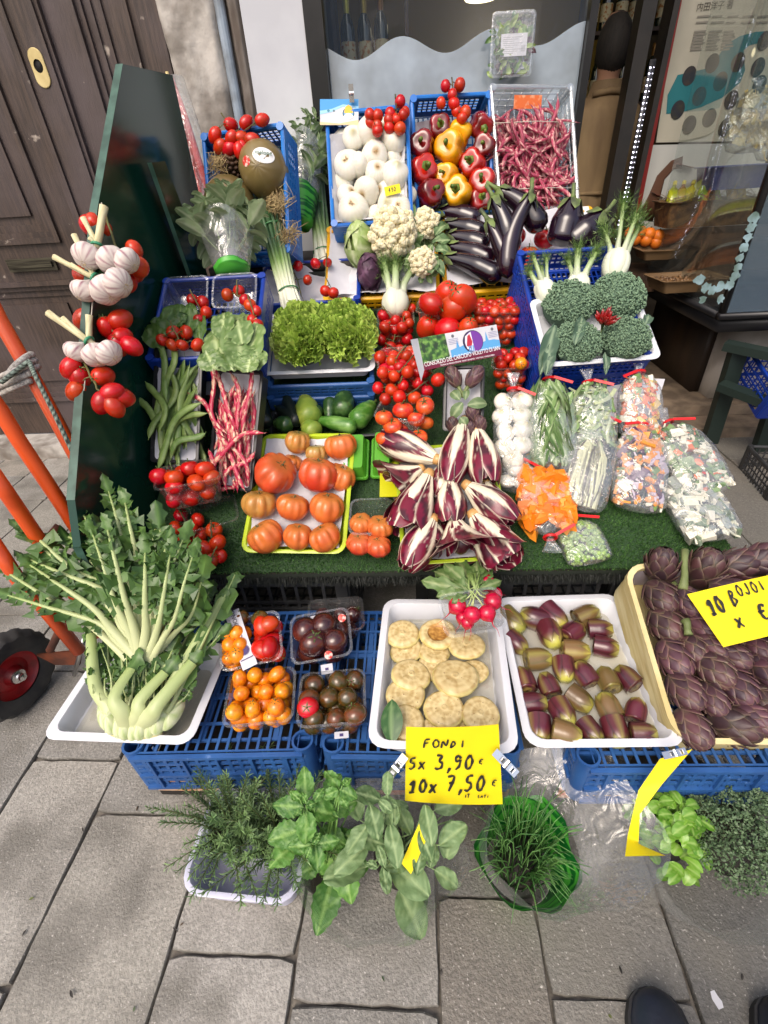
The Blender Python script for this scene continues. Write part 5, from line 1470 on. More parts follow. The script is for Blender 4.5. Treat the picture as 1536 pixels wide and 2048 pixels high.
for (x0, y0, x1, y1, w_) in ((930, 1180, 838, 1160, .05), (935, 1178, 860, 1130, .045), (940, 1175, 885, 1120, .045), (945, 1175, 915, 1112, .055), (955, 1172, 950, 1115, .05), (960, 1172, 985, 1128, .04), (958, 1178, 1005, 1160, .035), (930, 1185, 870, 1190, .04), (948, 1176, 930, 1135, .05), (940, 1182, 895, 1160, .045), (935, 1190, 905, 1205, .03), (955, 1175, 970, 1118, .04)):
 p, q = at_z(x0, y0, .445), at_z(x1, y1, .44 + U(-.01, .02)); d = q - p
 Y = d.normalized(); Z = ((CAM - p).normalized() + Vector((U(-.3, .3), U(-.3, .3), .3))).normalized(); Xv = Y.cross(Z).normalized(); Z = Xv.cross(Y)
 Mx = Matrix((Xv, Y, Z)).transposed().to_4x4(); Mx.translation = p - BR0
 A, V = mix(srgb(110, 140, 78, .8), srgb(84, 118, 56, .8), U(0, 1)), srgb(170, 186, 130, .8)
 leaf(m, Mx, d.length, w_, U(.1, .5), .25, 6, 10, veins(A, V, 8), lambda v: max(0, min(1, v * 2.2) * (1 - v ** 4)) ** .8 * (.8 + .2 * math.sin(v * 17)), .003, .01, U(0, 9))
ob('leaves', m.mesh('leaves', RADL), t)
# ================================================================== the grass slope
F_D = Frame((0, .95, .372), 0, 25.5)
F_CH = Frame(at_z(294, 1336, .345), 0, 48)          # the chicory fan leans back on this plane
def chicory(label, base, arms, r0=.0135, group='chicory heads'):
 t = thing('chicory_head', label, 'chicory', T(base), group)
 m = MB()
 for P, r, bl, lw, sd in arms:
  mm = MB(); chicory_leaf(mm, P, r, bl, lw, sd)
  m.add(mm, T(-base))
 hb = MB()
 ob('leaves', m.mesh('leaves', CHIM, 50), t)
 return t
CR = random.Random(21)
base = F_CH.px(294, 1336, .0)
arms = []
for i, (mx_, my_, tx, ty, r, h) in enumerate(((160, 1130, 47, 983, .011, .02), (240, 1110, 165, 962, .011, .03), (275, 1100, 250, 940, .012, .02), (150, 1230, 2, 1137, .011, .03), (215, 1160, 57, 1052, .012, .045), (265, 1150, 200, 1010, .013, .05), (310, 1150, 335, 1018, .012, .05),
           (185, 1215, 60, 1130, .012, .06), (335, 1190, 355, 1110, .011, .04), (350, 1230, 362, 1130, .010, .03), (250, 1200, 215, 1060, .013, .07), (290, 1190, 290, 1040, .013, .075), (320, 1235, 340, 1110, .011, .07), (195, 1245, 15, 1190, .011, .05), (300, 1120, 310, 985, .010, .0), (205, 1080, 120, 1000, .010, .0))):
 if ty < 1060: ty += 66; my_ += 26
 b0 = base + Vector((CR.uniform(-.018, .018), CR.uniform(-.006, .006), CR.uniform(-.004, .012))) + F_CH.n * h * .2
 m1 = F_CH.px(mx_ * .6 + 294 * .4, my_ * .6 + 1336 * .4, h * .7); m2 = F_CH.px(mx_, my_, h); m3 = F_CH.px(tx * .6 + mx_ * .4, ty * .6 + my_ * .4, h + .01); e = F_CH.px(tx, ty, h - .01)
 arms.append(([b0, m1, m2, m3, e], r * 1.02, .44, .034, 100 + i))
 if i < 13:
  o_ = F_CH.R @ Vector((CR.uniform(-.035, .035), CR.uniform(-.02, .02), CR.uniform(-.03, .0)))
  arms.append(([b0 + o_ * .2, m1 + o_ * .6, m2 + o_, m3 + o_ * 1.3, e + o_ * 1.6], r * .85, .4, .034, 170 + i))
 if i % 2 == 0:                                    # short inner leaves that fill the fan
  d = Vector((CR.uniform(-.03, .03), 0, CR.uniform(-.01, .01)))
  arms.append(([b0, m1 + d - F_CH.n * .03, m2 + d * 2 - F_CH.n * .035, m3 + d * 2.5 - F_CH.n * .03], r * .8, .42, .04, 140 + i))
c1 = chicory('large chicory head with its pale stalks fanned upward above the white tray', base, arms)
hb = MB(); hb.ball(1, 16, 10, basis(F_CH.R @ Vector((0, 1, .2))) @ S(.030, .024, .045), None, lambda t, a, p: mix(srgb(222, 226, 178, .88), srgb(170, 194, 116, .82), .5 + .5 * math.sin(a * 7)))
ob('heart', hb.mesh('heart', CHIM), c1)
F_C2 = Frame((F_CAT.p(0, .02, -.02)), 0, 22)
base = F_C2.px(272, 1458, .02)
arms = []
for i, (mx_, my_, tx, ty, r, h, bl) in enumerate(((190, 1370, 182, 1268, .021, .05, .97), (228, 1395, 262, 1338, .022, .085, .97), (345, 1365, 446, 1195, .018, .05, .8), (318, 1405, 385, 1325, .023, .08, .97), (355, 1390, 470, 1150, .011, .05, .7), (310, 1380, 345, 1300, .012, .03, .5), (250, 1370, 240, 1290, .010, .02, .4), (280, 1370, 300, 1290, .010, .01, .3),
           (215, 1400, 190, 1330, .013, .03, .85), (375, 1340, 440, 1270, .008, .02, .4), (280, 1400, 330, 1345, .022, .075, .96), (345, 1330, 420, 1180, .008, .0, .35), (220, 1340, 215, 1290, .008, .0, .3))):
 b0 = base + Vector((CR.uniform(-.05, .05) if r > .011 else 0, CR.uniform(-.004, .01), 0)) * (1 if h < .06 else .6)
 m1 = F_C2.px(mx_ * .5 + 272 * .5 + (mx_ - 272) * .12, my_ * .5 + 1458 * .5, h * .8); m2 = F_C2.px(mx_, my_, h); e = F_C2.px(tx, ty, h * .6 + .02)
 arms.append(([b0, m1, m2, e], r, bl, .034, 200 + i))
for i in range(34):
 x = CR.uniform(195, 360); x2 = 272 + (x - 272) * 1.25 + CR.uniform(-16, 16); y2 = CR.uniform(1290, 1380)
 P_ = [F_C2.px(272 + (x - 272) * .7, 1440, .01), F_C2.px(x, 1410, CR.uniform(.01, .05)), F_C2.px((x + x2) / 2 + CR.uniform(-8, 8), (1410 + y2) / 2, CR.uniform(.03, .07)), F_C2.px(x2, y2, CR.uniform(.02, .06))]
 arms.append((P_, CR.uniform(.0025, .006), CR.choice((.97, .7, .5)), .014, 300 + i))
c2 = chicory('cut chicory head with thick pale ribs lying in the white tray', base, arms)
hb = MB()
for k in range(-4, 5):
 hb.ball(1, 16, 10, F_C2.R @ T((k * .019, .010 + .0012 * k * k, .003 + .004 * (k % 2))) @ RZ(-.10 * k) @ S(.0165, .036, .019 + .003 * (k % 2)), None, lambda t, a, p: mix(srgb(230, 232, 196, .9), srgb(178, 202, 122, .85), .45 + .4 * math.sin(a * 11 + t * 2)))
hb.ball(1, 16, 10, F_C2.R @ T((0, -.008, -.004)) @ S(.06, .018, .014), None, lambda t, a, p: srgb(206, 196, 140, .85))
ob('heart', hb.mesh('heart', CHIM), c2)
for i, (x0, y0, x1, y1) in enumerate(((400, 1230, 455, 1110), (440, 1200, 490, 1125), (420, 1215, 478, 1160))):     # leaf tuft in front of the slope
 pass
G_ = 'red tomatoes in the front punnets'
FD1 = P('clear punnet of large red tomatoes beside the green bean tray', (-.600, 1.045, .600), 18, 2, -1, .178, .125, .085)
fill(FD1, .178, .125, .085, .0275, 'plum', 12, 'large red tomato in the punnet below the green beans', 'large tomatoes in the upper front punnet', -.2, seed=21)
for px_, py_ in ((318, 952), (348, 955), (380, 937), (410, 938)):
 tomato('round', 'large red tomato on top of the punnet below the green beans', FD1.px(px_, py_, .006), .0265, FD1.R @ RX(U(-.9, -.3)) @ RZ(U(0, 6)), 'large tomatoes topping the upper front punnet')
FD2 = P('clear punnet of vine tomatoes beside the chicory leaves', (-.560, 1.030, .470), 22, 8, -2, .15, .125, .08)
for k, pts in enumerate((((362, 1030), (395, 1040), (380, 1060), (352, 1055)), ((428, 1060), (435, 1085), (410, 1095)), ((370, 1085), (385, 1120), (400, 1070)), ((420, 1120), (395, 1145), (440, 1112)))):
 truss('small cluster of vine tomatoes in the punnet beside the chicory leaves', [FD2.px(x, y, -.012 - .028 * (k > 1)) for x, y in pts], .0225, 'round', 'vine tomatoes in the lower front punnet')
limem = tray_mesh(.29, .387, .040, .010, .03, .008).mesh('tray', LIME, 40)
F_TOM = Frame((-.330, .960, .4317), -2.5, 28.6, 0)
F_RDC = Frame((.110, .917, .4297), 3.6, 23, -1)
ob('tray', limem, None, F_TOM.M.copy(), 'lime green tray of ribbed oxheart tomatoes', 'tray', 'lime green trays'); ob('tray', limem, None, F_RDC.M.copy(), 'lime green tray heaped with long red radicchio', 'tray', 'lime green trays')
paper_sheet(F_TOM, .255, .350, 0, .018, -.032, .010, 2.0, 'white paper lining the tray of oxheart tomatoes', n=40, cup=.03)
paper_sheet(F_RDC, .26, .36, 0, .012, -.032, .010, 5.0, 'white paper lining the tray of radicchio', n=40, cup=.035)
ox = [(975, 120, 76, 1, 75, .01, 'pale yellow green oxheart tomato at the top of the lime tray'), (1080, 185, 62, 3, 90, -.005, 'greenish oxheart tomato half hidden in the top row'), (1210, 145, 88, 2, 100, .01, 'orange oxheart tomato in the top corner of the lime tray'),
  (945, 240, 60, 2, 60, -.02, 'orange oxheart tomato tucked behind the big red one'), (1210, 315, 88, 2, 60, -.005, 'pale orange oxheart tomato at the edge beside the red ones'), (850, 295, 122, 0, 25, .02, 'biggest bright red oxheart tomato in the lime tray'), (1085, 300, 114, 0, 75, .022, 'red ribbed oxheart tomato in the middle of the lime tray'),
  (765, 462, 94, 1, 80, .01, 'greenish orange oxheart tomato at the edge of the middle row'), (947, 478, 88, 2, 70, .012, 'small orange oxheart tomato in the middle row between two others'), (1135, 482, 102, 2, 75, .012, 'orange red oxheart tomato in the middle row beside the small punnet'),
  (800, 640, 106, 2, 130, .012, 'wide orange oxheart tomato in the front row corner'), (975, 640, 86, 2, 80, .012, 'orange oxheart tomato in the middle of the front row'), (1125, 645, 92, 2, 120, .012, 'golden orange oxheart tomato in the front row beside the small punnet')]
for cx_, cy_, r, k, ang, h, lab in ox:
 p = F_TOM.px(240 + cx_ / 2.743, 840 + cy_ / 2.743, h); s = msize(r / 2.743, p) * .98
 a = rad(ang)
 d = F_TOM.R @ Vector((math.cos(a) * .8, math.sin(a) * .8, .75))
 o = ob('oxheart_tomato', OX[k], None, T(p) @ basis(d, (1, 0, 0)) @ RZ(U(0, 6)) @ S(s, s, s * .93), lab, 'tomato', 'oxheart tomatoes in the lime tray')
 ob('calyx', OXCAL, o)
rd = [((650, 420), (215, 250), 0, .05, 'radicchio head lying sideways across the top corner of its tray'), ((880, 115), (755, 600), 0, .055, 'tallest radicchio head pointing down in the middle of the top row'), ((1000, 175), (1085, 620), 0, .05, 'radicchio head in the top row beside the bag of white onions'),
  ((520, 500), (320, 640), 2, .03, 'short curly radicchio head seen from its leafy tip'), ((580, 560), (370, 1020), 1, .05, 'dark curved radicchio head on the edge beside the small tomato punnet'), ((765, 600), (780, 960), 0, .045, 'radicchio head in the centre with a bright white rib'),
  ((920, 650), (1290, 950), 0, .06, 'radicchio head slanting toward the bag of orange pumpkin'), ((620, 940), (410, 1320), 0, .04, 'radicchio head at the front corner of its lime tray'), ((800, 930), (880, 1250), 2, .035, 'open swirled radicchio head in the middle of the front row'), ((970, 900), (1260, 1290), 1, .045, 'loose dark radicchio head at the front corner above the radishes'),
  ((720, 470), (700, 760), 0, .015, 'radicchio head tucked under the middle ones at the tray centre'), ((1080, 620), (1150, 850), 1, .02, 'radicchio head wedged under the row at the bag side'), ((560, 900), (600, 1180), 1, .015, 'dark radicchio head low between the front ones')]
for (x0, y0), (x1, y1), k, h, lab in rd:
 p, q = F_RDC.px(720 + x0 / 4.267, 820 + y0 / 4.267, h), F_RDC.px(720 + x1 / 4.267, 820 + y1 / 4.267, h - .012)
 d = q - p; L = d.length; L2 = max(L, .095)
 ob('radicchio', RADIC[k], None, T(p) @ basis(d, F_RDC.n) @ RZ(U(0, 6)) @ S(.15 * (1.5 if L > .1 else 1.2), .15 * (1.35 if L > .1 else 1.1), L2 * 1.08), lab, 'radicchio', 'radicchio heads in the lime tray')
F_S = Frame(F_D.px(742, 960, .02), 0, 25.5)
m = MB(); m.box(-.062, -.002, 0, .14, -.03, .0); m.box(.004, .06, .01, .15, -.03, .002)
for s_ in range(2):
 pass
lt = thing('empty_tray', 'bright green empty plastic trays lying nested behind the small tomato punnet', 'tray', F_S.M.copy())
ob('tray_shell', tray_mesh(.085, .15, .045, .005, .012, .01).mesh('tray_shell', M('tray_green', srgb(96, 176, 50, .75), .35), 40), lt, T((-.05, 0, .0)) @ RY(PI))
ob('tray_shell', tray_mesh(.075, .15, .05, .006, .012, .01).mesh('tray_shell', MATS['tray_green'], 40), lt, T((.035, .004, .0)) @ RY(PI))
m = MB(); grille(m, (.0, -.035, .004), (1, 0, 0), (0, 1, 0), .055, .075, 8, 10, .004, .003, .012, .012); m.box(.0, .055, .04, .085, .0, .008)
ob('grille', m.mesh('grille', M('tray_yellow_green', srgb(206, 206, 20, .85), .35), 30), lt, T((.028, -.035, .012)))
FD4 = P('clear punnet of four ribbed tomatoes between the lime trays', (-.116, .975, .477), 1, 16, 0, .119, .124, .055)
for px_, py_, r, k, lab in ((722, 1047, 24, 2, 'pale ribbed tomato at the back of the small punnet'), (760, 1054, 27, 2, 'ribbed orange tomato on top in the small punnet'), (718, 1087, 27, 0, 'red tomato in the front corner of the small punnet'), (756, 1092, 27, 0, 'red tomato at the front of the small punnet beside radicchio')):
 p = FD4.px(px_, py_, -.024 if py_ > 1070 else -.004); s = msize(r, p)
 o = ob('ribbed_tomato', OX[k], None, T(p) @ FD4.R @ RX(-.3) @ RZ(U(0, 6)) @ S(s, s, s * .85), lab, 'tomato', 'tomatoes in the small punnet'); ob('calyx', OXCAL, o)
FD3 = P('clear punnet of orange red tomatoes in front of the zucchini', (-.048, 1.245, .672), -20, 16, 0, .15, .125, .085)
for i, (px_, py_, r, k) in enumerate(((768, 835, 19, 0), (806, 820, 21, 0), (850, 812, 20, 0), (785, 852, 19, 0), (832, 838, 19, 0), (770, 878, 19, 0), (800, 862, 17, 0), (850, 845, 17, 0), (815, 885, 20, 0), (838, 875, 18, 0))):
 p = FD3.px(px_, py_, .008 if i < 3 else -.012 if i < 5 else -.045); s = msize(r, p)
 o = tomato('orange', 'orange red tomato in the punnet in front of the zucchini', p, s, FD3.R @ RX(U(-.9, .4)) @ RZ(U(0, 6)), 'orange red tomatoes in the punnet')
blackt = tray_mesh(.15, .34, .05, .008, .012, .004).mesh('tray', BLKP, 40)
F_GB = Frame((-.690, 1.170, .600), -6, 54, 1); F_RB = Frame((-.530, 1.125, .535), -15, 57, -1)
ob('tray', blackt, None, F_GB.M.copy(), 'black tray of flat green beans beside the dark green board', 'tray', 'black bean trays'); ob('tray', blackt, None, F_RB.M.copy(), 'black tray of pink speckled borlotti pods', 'tray', 'black bean trays')
paper_sheet(F_GB, .138, .33, 0, .005, -.030, .008, 8.0, 'white paper behind the green beans', cup=.025); paper_sheet(F_RB, .138, .33, 0, .005, -.030, .008, 9.0, 'white paper behind the pink borlotti pods', cup=.025)
BRN = random.Random(31)
def beans(F, protos, n, w_, y0, y1, z0, dz_, label, cat, group, name, ang0=90, spread=16, special=()):
 for i in range(n):
  x, y = BRN.uniform(-w_ / 2, w_ / 2), BRN.uniform(y0, y1)
  a = rad(ang0 + BRN.gauss(0, spread))
  X = F.M @ T((x, y, z0 + dz_ * i / n)) @ RZ(a) @ RX(BRN.uniform(-.7, .7)) @ RY(BRN.gauss(0, .06))
  ob(name, protos[i % len(protos)], None, X, label, cat, group)
 for (x0, y0_, x1, y1_, h, k) in special:
  p, q = F.px(x0, y0_, h), F.px(x1, y1_, h); d = q - p
  xx = d.normalized(); zz = F.n; yy = zz.cross(xx).normalized(); zz = xx.cross(yy)
  Mx = Matrix((xx, yy, zz)).transposed().to_4x4(); Mx.translation = (p + q) / 2
  ob(name, protos[k], None, Mx @ S(d.length / (.24 if protos is GBEAN else .20), 1, 1), label, cat, group)
beans(F_GB, GBEAN, 30, .08, .10, .20, -.030, .036, 'flat green bean in the black tray', 'green bean', 'flat green beans', 'green_bean', 90, 10,
  ((270, 795, 330, 860, .012, 3), (330, 890, 404, 815, .02, 4), (340, 905, 406, 862, .024, 0), (305, 930, 395, 800, .026, 1), (318, 680, 335, 800, .02, 3), (350, 690, 330, 790, .016, 0), (300, 760, 330, 860, .02, 1), (308, 880, 345, 740, .022, 2)))
beans(F_RB, RBEAN, 42, .085, .09, .21, -.030, .045, 'pink speckled borlotti pod in the black tray', 'borlotti bean', 'pink borlotti pods', 'borlotti_pod', 88, 13,
  ((382, 785, 450, 870, .026, 0), (425, 920, 522, 858, .034, 1), (412, 735, 450, 870, .02, 2), (505, 735, 485, 870, .02, 3), (425, 730, 470, 850, .024, 3), (465, 745, 480, 860, .022, 0), (440, 860, 500, 960, .02, 1), (470, 960, 445, 985, .01, 0), (418, 900, 440, 985, .016, 3), (500, 900, 450, 975, .02, 2), (445, 880, 490, 980, .024, 3)))
F_Z = Frame((-.245, 1.31, .595), 3, 24)
ob('crate', tray_mesh(.40, .125, .07, .008, .012, .004).mesh('crate', BLKP, 40), None, F_Z.M.copy(), 'low black box of zucchini and round squashes', 'crate')
def gourd(path, radii, mat, name, label, cat, group=None, stalk=True):
 c = sum((Vector(p) for p in path), Vector()) / len(path); P = [Vector(p) - c for p in path]
 fine = []; Rr = []
 for i in range(len(P) - 1):
  for k in range(5):
   u = k / 5; fine.append(P[i].lerp(P[i + 1], u)); s_ = u * u * (3 - 2 * u); Rr.append(radii[i] * (1 - s_) + radii[i + 1] * s_)
 fine.append(P[-1]); Rr.append(radii[-1])
 for _ in range(2): fine = [fine[0]] + [(fine[i - 1] + 2 * fine[i] + fine[i + 1]) / 4 for i in range(1, len(fine) - 1)] + [fine[-1]]
 d0 = (fine[0] - fine[1]).normalized(); d1 = (fine[-1] - fine[-2]).normalized()
 pre = [(fine[0] + d0 * Rr[0] * s, Rr[0] * r) for s, r in ((.5, .25), (.42, .6), (.25, .87))]; post = [(fine[-1] + d1 * Rr[-1] * s, Rr[-1] * r) for s, r in ((.3, .85), (.5, .58), (.6, .25))]
 m = MB(); m.tube([p for p, r in pre] + fine + [p for p, r in post], [r for p, r in pre] + Rr + [r for p, r in post], 16)
 o = ob(name, m.mesh(name, mat), None, T(c), label, cat, group)
 if stalk:
  s = MB(); e = fine[0] + d0 * Rr[0] * .4; s.tube([e, e + d0 * .012, e + d0 * .022 + Vector((.002, 0, .002))], [Rr[0] * .3, Rr[0] * .22, Rr[0] * .26], 6); ob('stalk', s.mesh('stalk', GRN), o)
 return o
ZUC = M('zucchini_skin', srgb(44, 76, 34, .75), .3, srgb(88, 124, 62, .8), 26, (.52, .66), stretch=(1, 1, 1), coat=.15, bump=.08, bscale=40)
ZDK = M('zucchini_dark', srgb(24, 34, 28, .7), .35, srgb(44, 58, 44, .7), 20, (.5, .7), bump=.15, bscale=60)
LIMEG = M('squash_lime', srgb(162, 176, 70, .8), .4, srgb(120, 150, 56, .8), 14, bump=.05, bscale=40)
CUC = M('cucumber_skin', srgb(72, 124, 42, .8), .3, srgb(124, 168, 84, .8), 40, (.45, .62), stretch=(.3, 1, 1), coat=.2)
def zp(cx_, cy_, h): return F_Z.px(260 + cx_ / 2.954, 520 + cy_ / 2.954, h)
for a, b_, r, mat, nm, lab in (((762, 800), (800, 960), 38, ZDK, 'zucchini', 'dark zucchini standing upright at the end of the black box'), ((905, 770), (975, 950), 34, ZDK, 'zucchini', 'thin dark zucchini with a long stalk leaning in the black box'), ((880, 880), (985, 950), 36, ZDK, 'zucchini', 'blackish zucchini lying across the box'),
  ((870, 965), (930, 975), 42, ZUC, 'round_zucchini', 'round dark green zucchini end facing out'), ((1035, 830), (1060, 930), 62, LIMEG, 'lime_squash', 'lime green pear shaped squash behind the dark ones'), ((1040, 985), (1085, 1010), 50, LIMEG, 'lime_squash', 'lime green squash at the front of the black box'),
  ((1095, 930), (1098, 885), 38, ZUC, 'zucchini', 'zucchini with its cut end facing out beside the lime squash'), ((1178, 930), (1182, 840), 36, ZUC, 'zucchini', 'short zucchini standing behind the others'), ((1275, 790), (1255, 890), 56, ZUC, 'zucchini', 'thick zucchini standing tall at the back of the box'),
  ((1425, 860), (1345, 945), 52, CUC, 'cucumber', 'fat pale striped cucumber at the right end of the box'), ((1130, 950), (1310, 985), 40, CUC, 'cucumber', 'long cucumber lying along the front of the box')):
 p, q = zp(*a, .0), zp(*b_, .012)
 R1 = msize(r / 2.954, p) * 1.18
 gourd([p, p.lerp(q, .5) + F_Z.n * .003, q], [R1 * .62, R1 * .92, R1], mat, nm, lab, 'zucchini' if 'zuc' in nm else 'squash' if 'squash' in nm else 'cucumber')
F_L = Frame((-.292, 1.444, .752), 3.1, 27.6, 1.5)
ob('tray', tray_mesh(.36, .27, .045, .013, .024, .01).mesh('tray', POLY, 40), None, F_L.M.copy(), 'white plastic tray with two frilly green lettuces', 'tray', 'white plastic trays')
for k, lab in ((1, 'blue crate directly under the white lettuce tray'), (2, 'lower blue crate in the stack under the lettuce')):
 Fk = Frame(F_L.p(0.003, -.010 - .018 * k, -.026 - .040 * (k - 1)), 3.1, 27.6, 1.5)
 crate('crate', lab, Fk, .345, .27, .05, BLUE, 'blue crates under the lettuce', nx=10, nyl=8, nz_=2, floor=False)
for px_, py_, k, s, lab in ((609, 678, 0, .95, 'frilly green lettuce under the spring onion bulbs, nearer the chard'), (690, 674, 1, .95, 'frilly green lettuce in the white tray, nearer the vine tomatoes')):
 p = F_L.px(px_, py_, .022)
 ob('lettuce', LETT[k], None, T(p) @ F_L.R @ RZ(.3 * k) @ S(s * 1.0, s * 1.06, s * 1.35), lab, 'lettuce')
FU1 = P('clear punnet of small vine tomatoes under the fennel', (-.049, 1.674, .822), 2, 14, 1, .13, .13, .12)
FU2 = P('large clear punnet piled with big red tomatoes', (.108, 1.640, .867), -4, 5, -1, .185, .13, .12)
FU3 = P('clear punnet of cherry tomatoes beside the blue fennel crate', (.285, 1.660, .851), -9, 5, 1, .16, .13, .12)
FU4 = P('clear punnet of vine tomatoes beside the lettuce tray', (-.020, 1.40, .760), 0, 16, -2, .17, .13, .11)
FU5 = P('clear punnet of red and yellow tomatoes behind the black artichoke tray', (.304, 1.452, .735), -10, 13, -3, .12, .115, .09)
def truss_px(F, label, group, r, kind, sets):
 for h, pts in sets:
  truss(label, [F.px(x + U(-2, 2), y + U(-2, 2), h + U(-.006, .006)) for x, y in pts], r, kind, group)
truss_px(FU1, 'vine of small tomatoes in the punnet under the fennel', 'vine tomatoes under the fennel', .0195, 'cherry',
   ((.0, ((765, 630), (790, 640), (770, 655), (812, 630))), (.0, ((822, 618), (805, 655), (785, 625), (820, 645))), (-.05, ((765, 680), (795, 672), (815, 680), (780, 695))), (-.06, ((800, 700), (770, 705), (820, 705)))))
for px_, py_, r, a in ((862, 608, 27, 1.9), (893, 590, 30, .4), (925, 600, 33, -.5), (905, 618, 32, 1.2), (872, 640, 30, .8), (920, 640, 30, 2.2), (855, 655, 28, .3), (895, 660, 29, 1.4), (935, 660, 26, .2)):
 p = FU2.px(px_, py_, .03 if py_ < 615 else .005 if py_ < 630 else -.05); s = msize(r, p)
 tomato('plum', 'big long red tomato piled in the large punnet', p, s * .82, FU2.R @ RY(a) @ RX(.5) @ RZ(U(0, 6)), 'big red tomatoes in the large punnet')
fill(FU1, .13, .13, .12, .0185, 'cherry', 60, 'small red tomato in the punnet under the fennel', 'small tomatoes under the fennel', -.2, seed=47)
fill(FU4, .17, .13, .11, .0185, 'cherry', 70, 'small red tomato in the punnet beside the lettuce', 'small tomatoes beside the lettuce', -.6, seed=48)
fill(FU3, .16, .13, .12, .0185, 'round', 60, 'red cherry tomato in the punnet beside the fennel crate', 'cherry tomatoes beside the fennel crate', .7, seed=44)
truss_px(FU4, 'vine of small tomatoes in the punnet beside the lettuce', 'vine tomatoes beside the lettuce', .0195, 'cherry',
   ((.0, ((760, 715), (785, 722), (810, 712), (800, 735))), (.005, ((765, 745), (790, 752), (815, 745), (830, 730))), (-.03, ((755, 775), (785, 780), (808, 772), (835, 765))), (-.04, ((770, 800), (800, 795), (855, 780), (830, 795))), (-.01, ((850, 745), (865, 725), (875, 760)))))
fill(FU5, .12, .115, .09, .018, 'round', 40, 'red tomato in the punnet behind the black artichoke tray', 'tomatoes behind the artichoke tray', .7, seed=46)
tomato('yellow', 'single yellow tomato among the red ones behind the artichoke tray', FU5.px(1042, 727, .012), .019, FU5.R @ RX(1.2), None)
F_CA = Frame((.144, 1.26, .629), -5, 48, -2)
ob('tray', tray_mesh(.118, .198, .045, .008, .012, .004).mesh('tray', BLKP, 40), None, F_CA.M.copy(), 'small black tray with a few violet artichokes on their stems', 'tray')
paper_sheet(F_CA, .105, .18, 0, .004, -.03, .006, 12.0, 'white paper under the violet artichokes', cup=.025)
VART = M('violet_artichoke', vcol=True, rough=.5)
for (x0, y0, x1, y1, r) in ((925, 790, 908, 755, 26), (925, 790, 948, 755, 27)):
 p, q = F_CA.px(x0, y0, .01), F_CA.px(x1, y1, .018); d = q - p; s = msize(r, p) * .62
 o = ob('artichoke', ARTI[0], None, T(q) @ basis(-d if False else d, F_CA.n) @ S(s * .95, s * .95, s * 1.35), 'slim violet artichoke on a long stem in the small black tray', 'artichoke', 'violet artichokes on stems')
 st = MB(); L_ = d.length / s
 st.tube([(0, 0, -.7), (.05, 0, -1.3), (0, .1, -2.0)], [.3, .24, .3], 8); ob('stem', st.mesh('stem', MATS['artichoke_stem']), o)
for px_, py_, r in ((945, 828, 20), (905, 850, 17), (960, 850, 18), (940, 858, 16)):
 p = F_CA.px(px_, py_, .0); s = msize(r, p) * .75
 ob('artichoke', ARTI[k % 3 if False else 2], None, T(p) @ F_CA.R @ RX(-1.2) @ RZ(U(0, 6)) @ S(s, s, s * 1.2), 'small violet artichoke at the bottom of the small black tray', 'artichoke', 'violet artichokes at the tray bottom')
m = MB()
for (x0, y0, x1, y1, w_) in ((920, 800, 900, 775, .03), (925, 805, 900, 835, .035), (935, 810, 980, 800, .035), (920, 835, 935, 850, .03), (930, 800, 935, 770, .02)):
 p, q = F_CA.px(x0, y0, .022), F_CA.px(x1, y1, .03); d = q - p
 leaf(m, T(p) @ basis(F_CA.n, d.cross(F_CA.n)) , d.length, w_, .8, .3, 6, 8, veins(srgb(104, 128, 84, .8), srgb(160, 176, 130, .8)))
ob('leaf_sprig', m.mesh('leaf_sprig', BLEAF), None, None, 'green artichoke leaves curling between the violet artichokes', 'leaf')
CW, CHh = .30, .105
TLc = at_d(838, 678, 1.34); TRc = at_d(997, 647, 1.41); BLc = at_d(846, 739, 1.35); BRc = at_d(1000, 712, 1.42)
Xc = ((TRc + BRc) - (TLc + BLc)).normalized(); Zc = Xc.cross((TLc + TRc) - (BLc + BRc)).normalized(); Yc = Zc.cross(Xc)
Mx = Matrix((Xc, Yc, Zc)).transposed().to_4x4(); Mx.translation = (BLc + TLc) / 2
CW = ((TRc + BRc) - (TLc + BLc)).length / 2; CHh = ((TLc + TRc) - (BLc + BRc)).length / 2
t = thing('printed_card', 'printed white blue and maroon card above the violet artichokes, reading CONSORZIO DEL CARCIOFO VIOLETTO', 'card', Mx)
m = MB(); m.box(0, CW, -CHh / 2, CHh / 2, -.001, 0); m.poly([(0, CHh / 2, -.0005), (-.03, CHh / 2 - .004, .018), (-.022, -CHh / 2 - .03, .012), (0, -CHh / 2, -.0005)]); m.poly([(0, CHh / 2, -.0009), (0, -CHh / 2, -.0009), (-.022, -CHh / 2 - .03, .0115), (-.03, CHh / 2 - .004, .0175)])
ob('card', m.mesh('card', PAPER, False), t)
def patch(nm, pts, col, z, par=t, rough=.45):
 mm = MB(); mm.poly([(x * CW, (y - .5) * CHh, z) for x, y in pts]); return ob(nm, mm.mesh(nm, M('print_%d_%d_%d' % col, srgb(*col, .85), rough), False), par)
patch('printed_stripe', [(0, 0), (1, 0), (1, .27), (0, .20)], (112, 20, 52), .0006)
patch('printed_sky', [(.36, .22), (1, .27), (1, .5), (.93, .55), (.86, .55), (.84, .85), (.82, .55), (.75, .5), (.7, .62), (.62, .42), (.55, .55), (.48, .5), (.46, .75), (.44, .5), (.36, .45)], (96, 168, 222), .0005)
mm = MB()
PH = M('print_leaf_photo', srgb(58, 110, 40, .8), .45, srgb(130, 176, 84, .8), 70, (.42, .6), col3=srgb(40, 60, 36), n3=60)
mm.poly([(.0, (.2 - .5) * CHh, .0007), (.34 * CW, (.215 - .5) * CHh, .0007), (.33 * CW, .5 * CHh, .0007), (.0, .5 * CHh, .0007)]); ob('printed_photo', mm.mesh('printed_photo', PH, False), t)
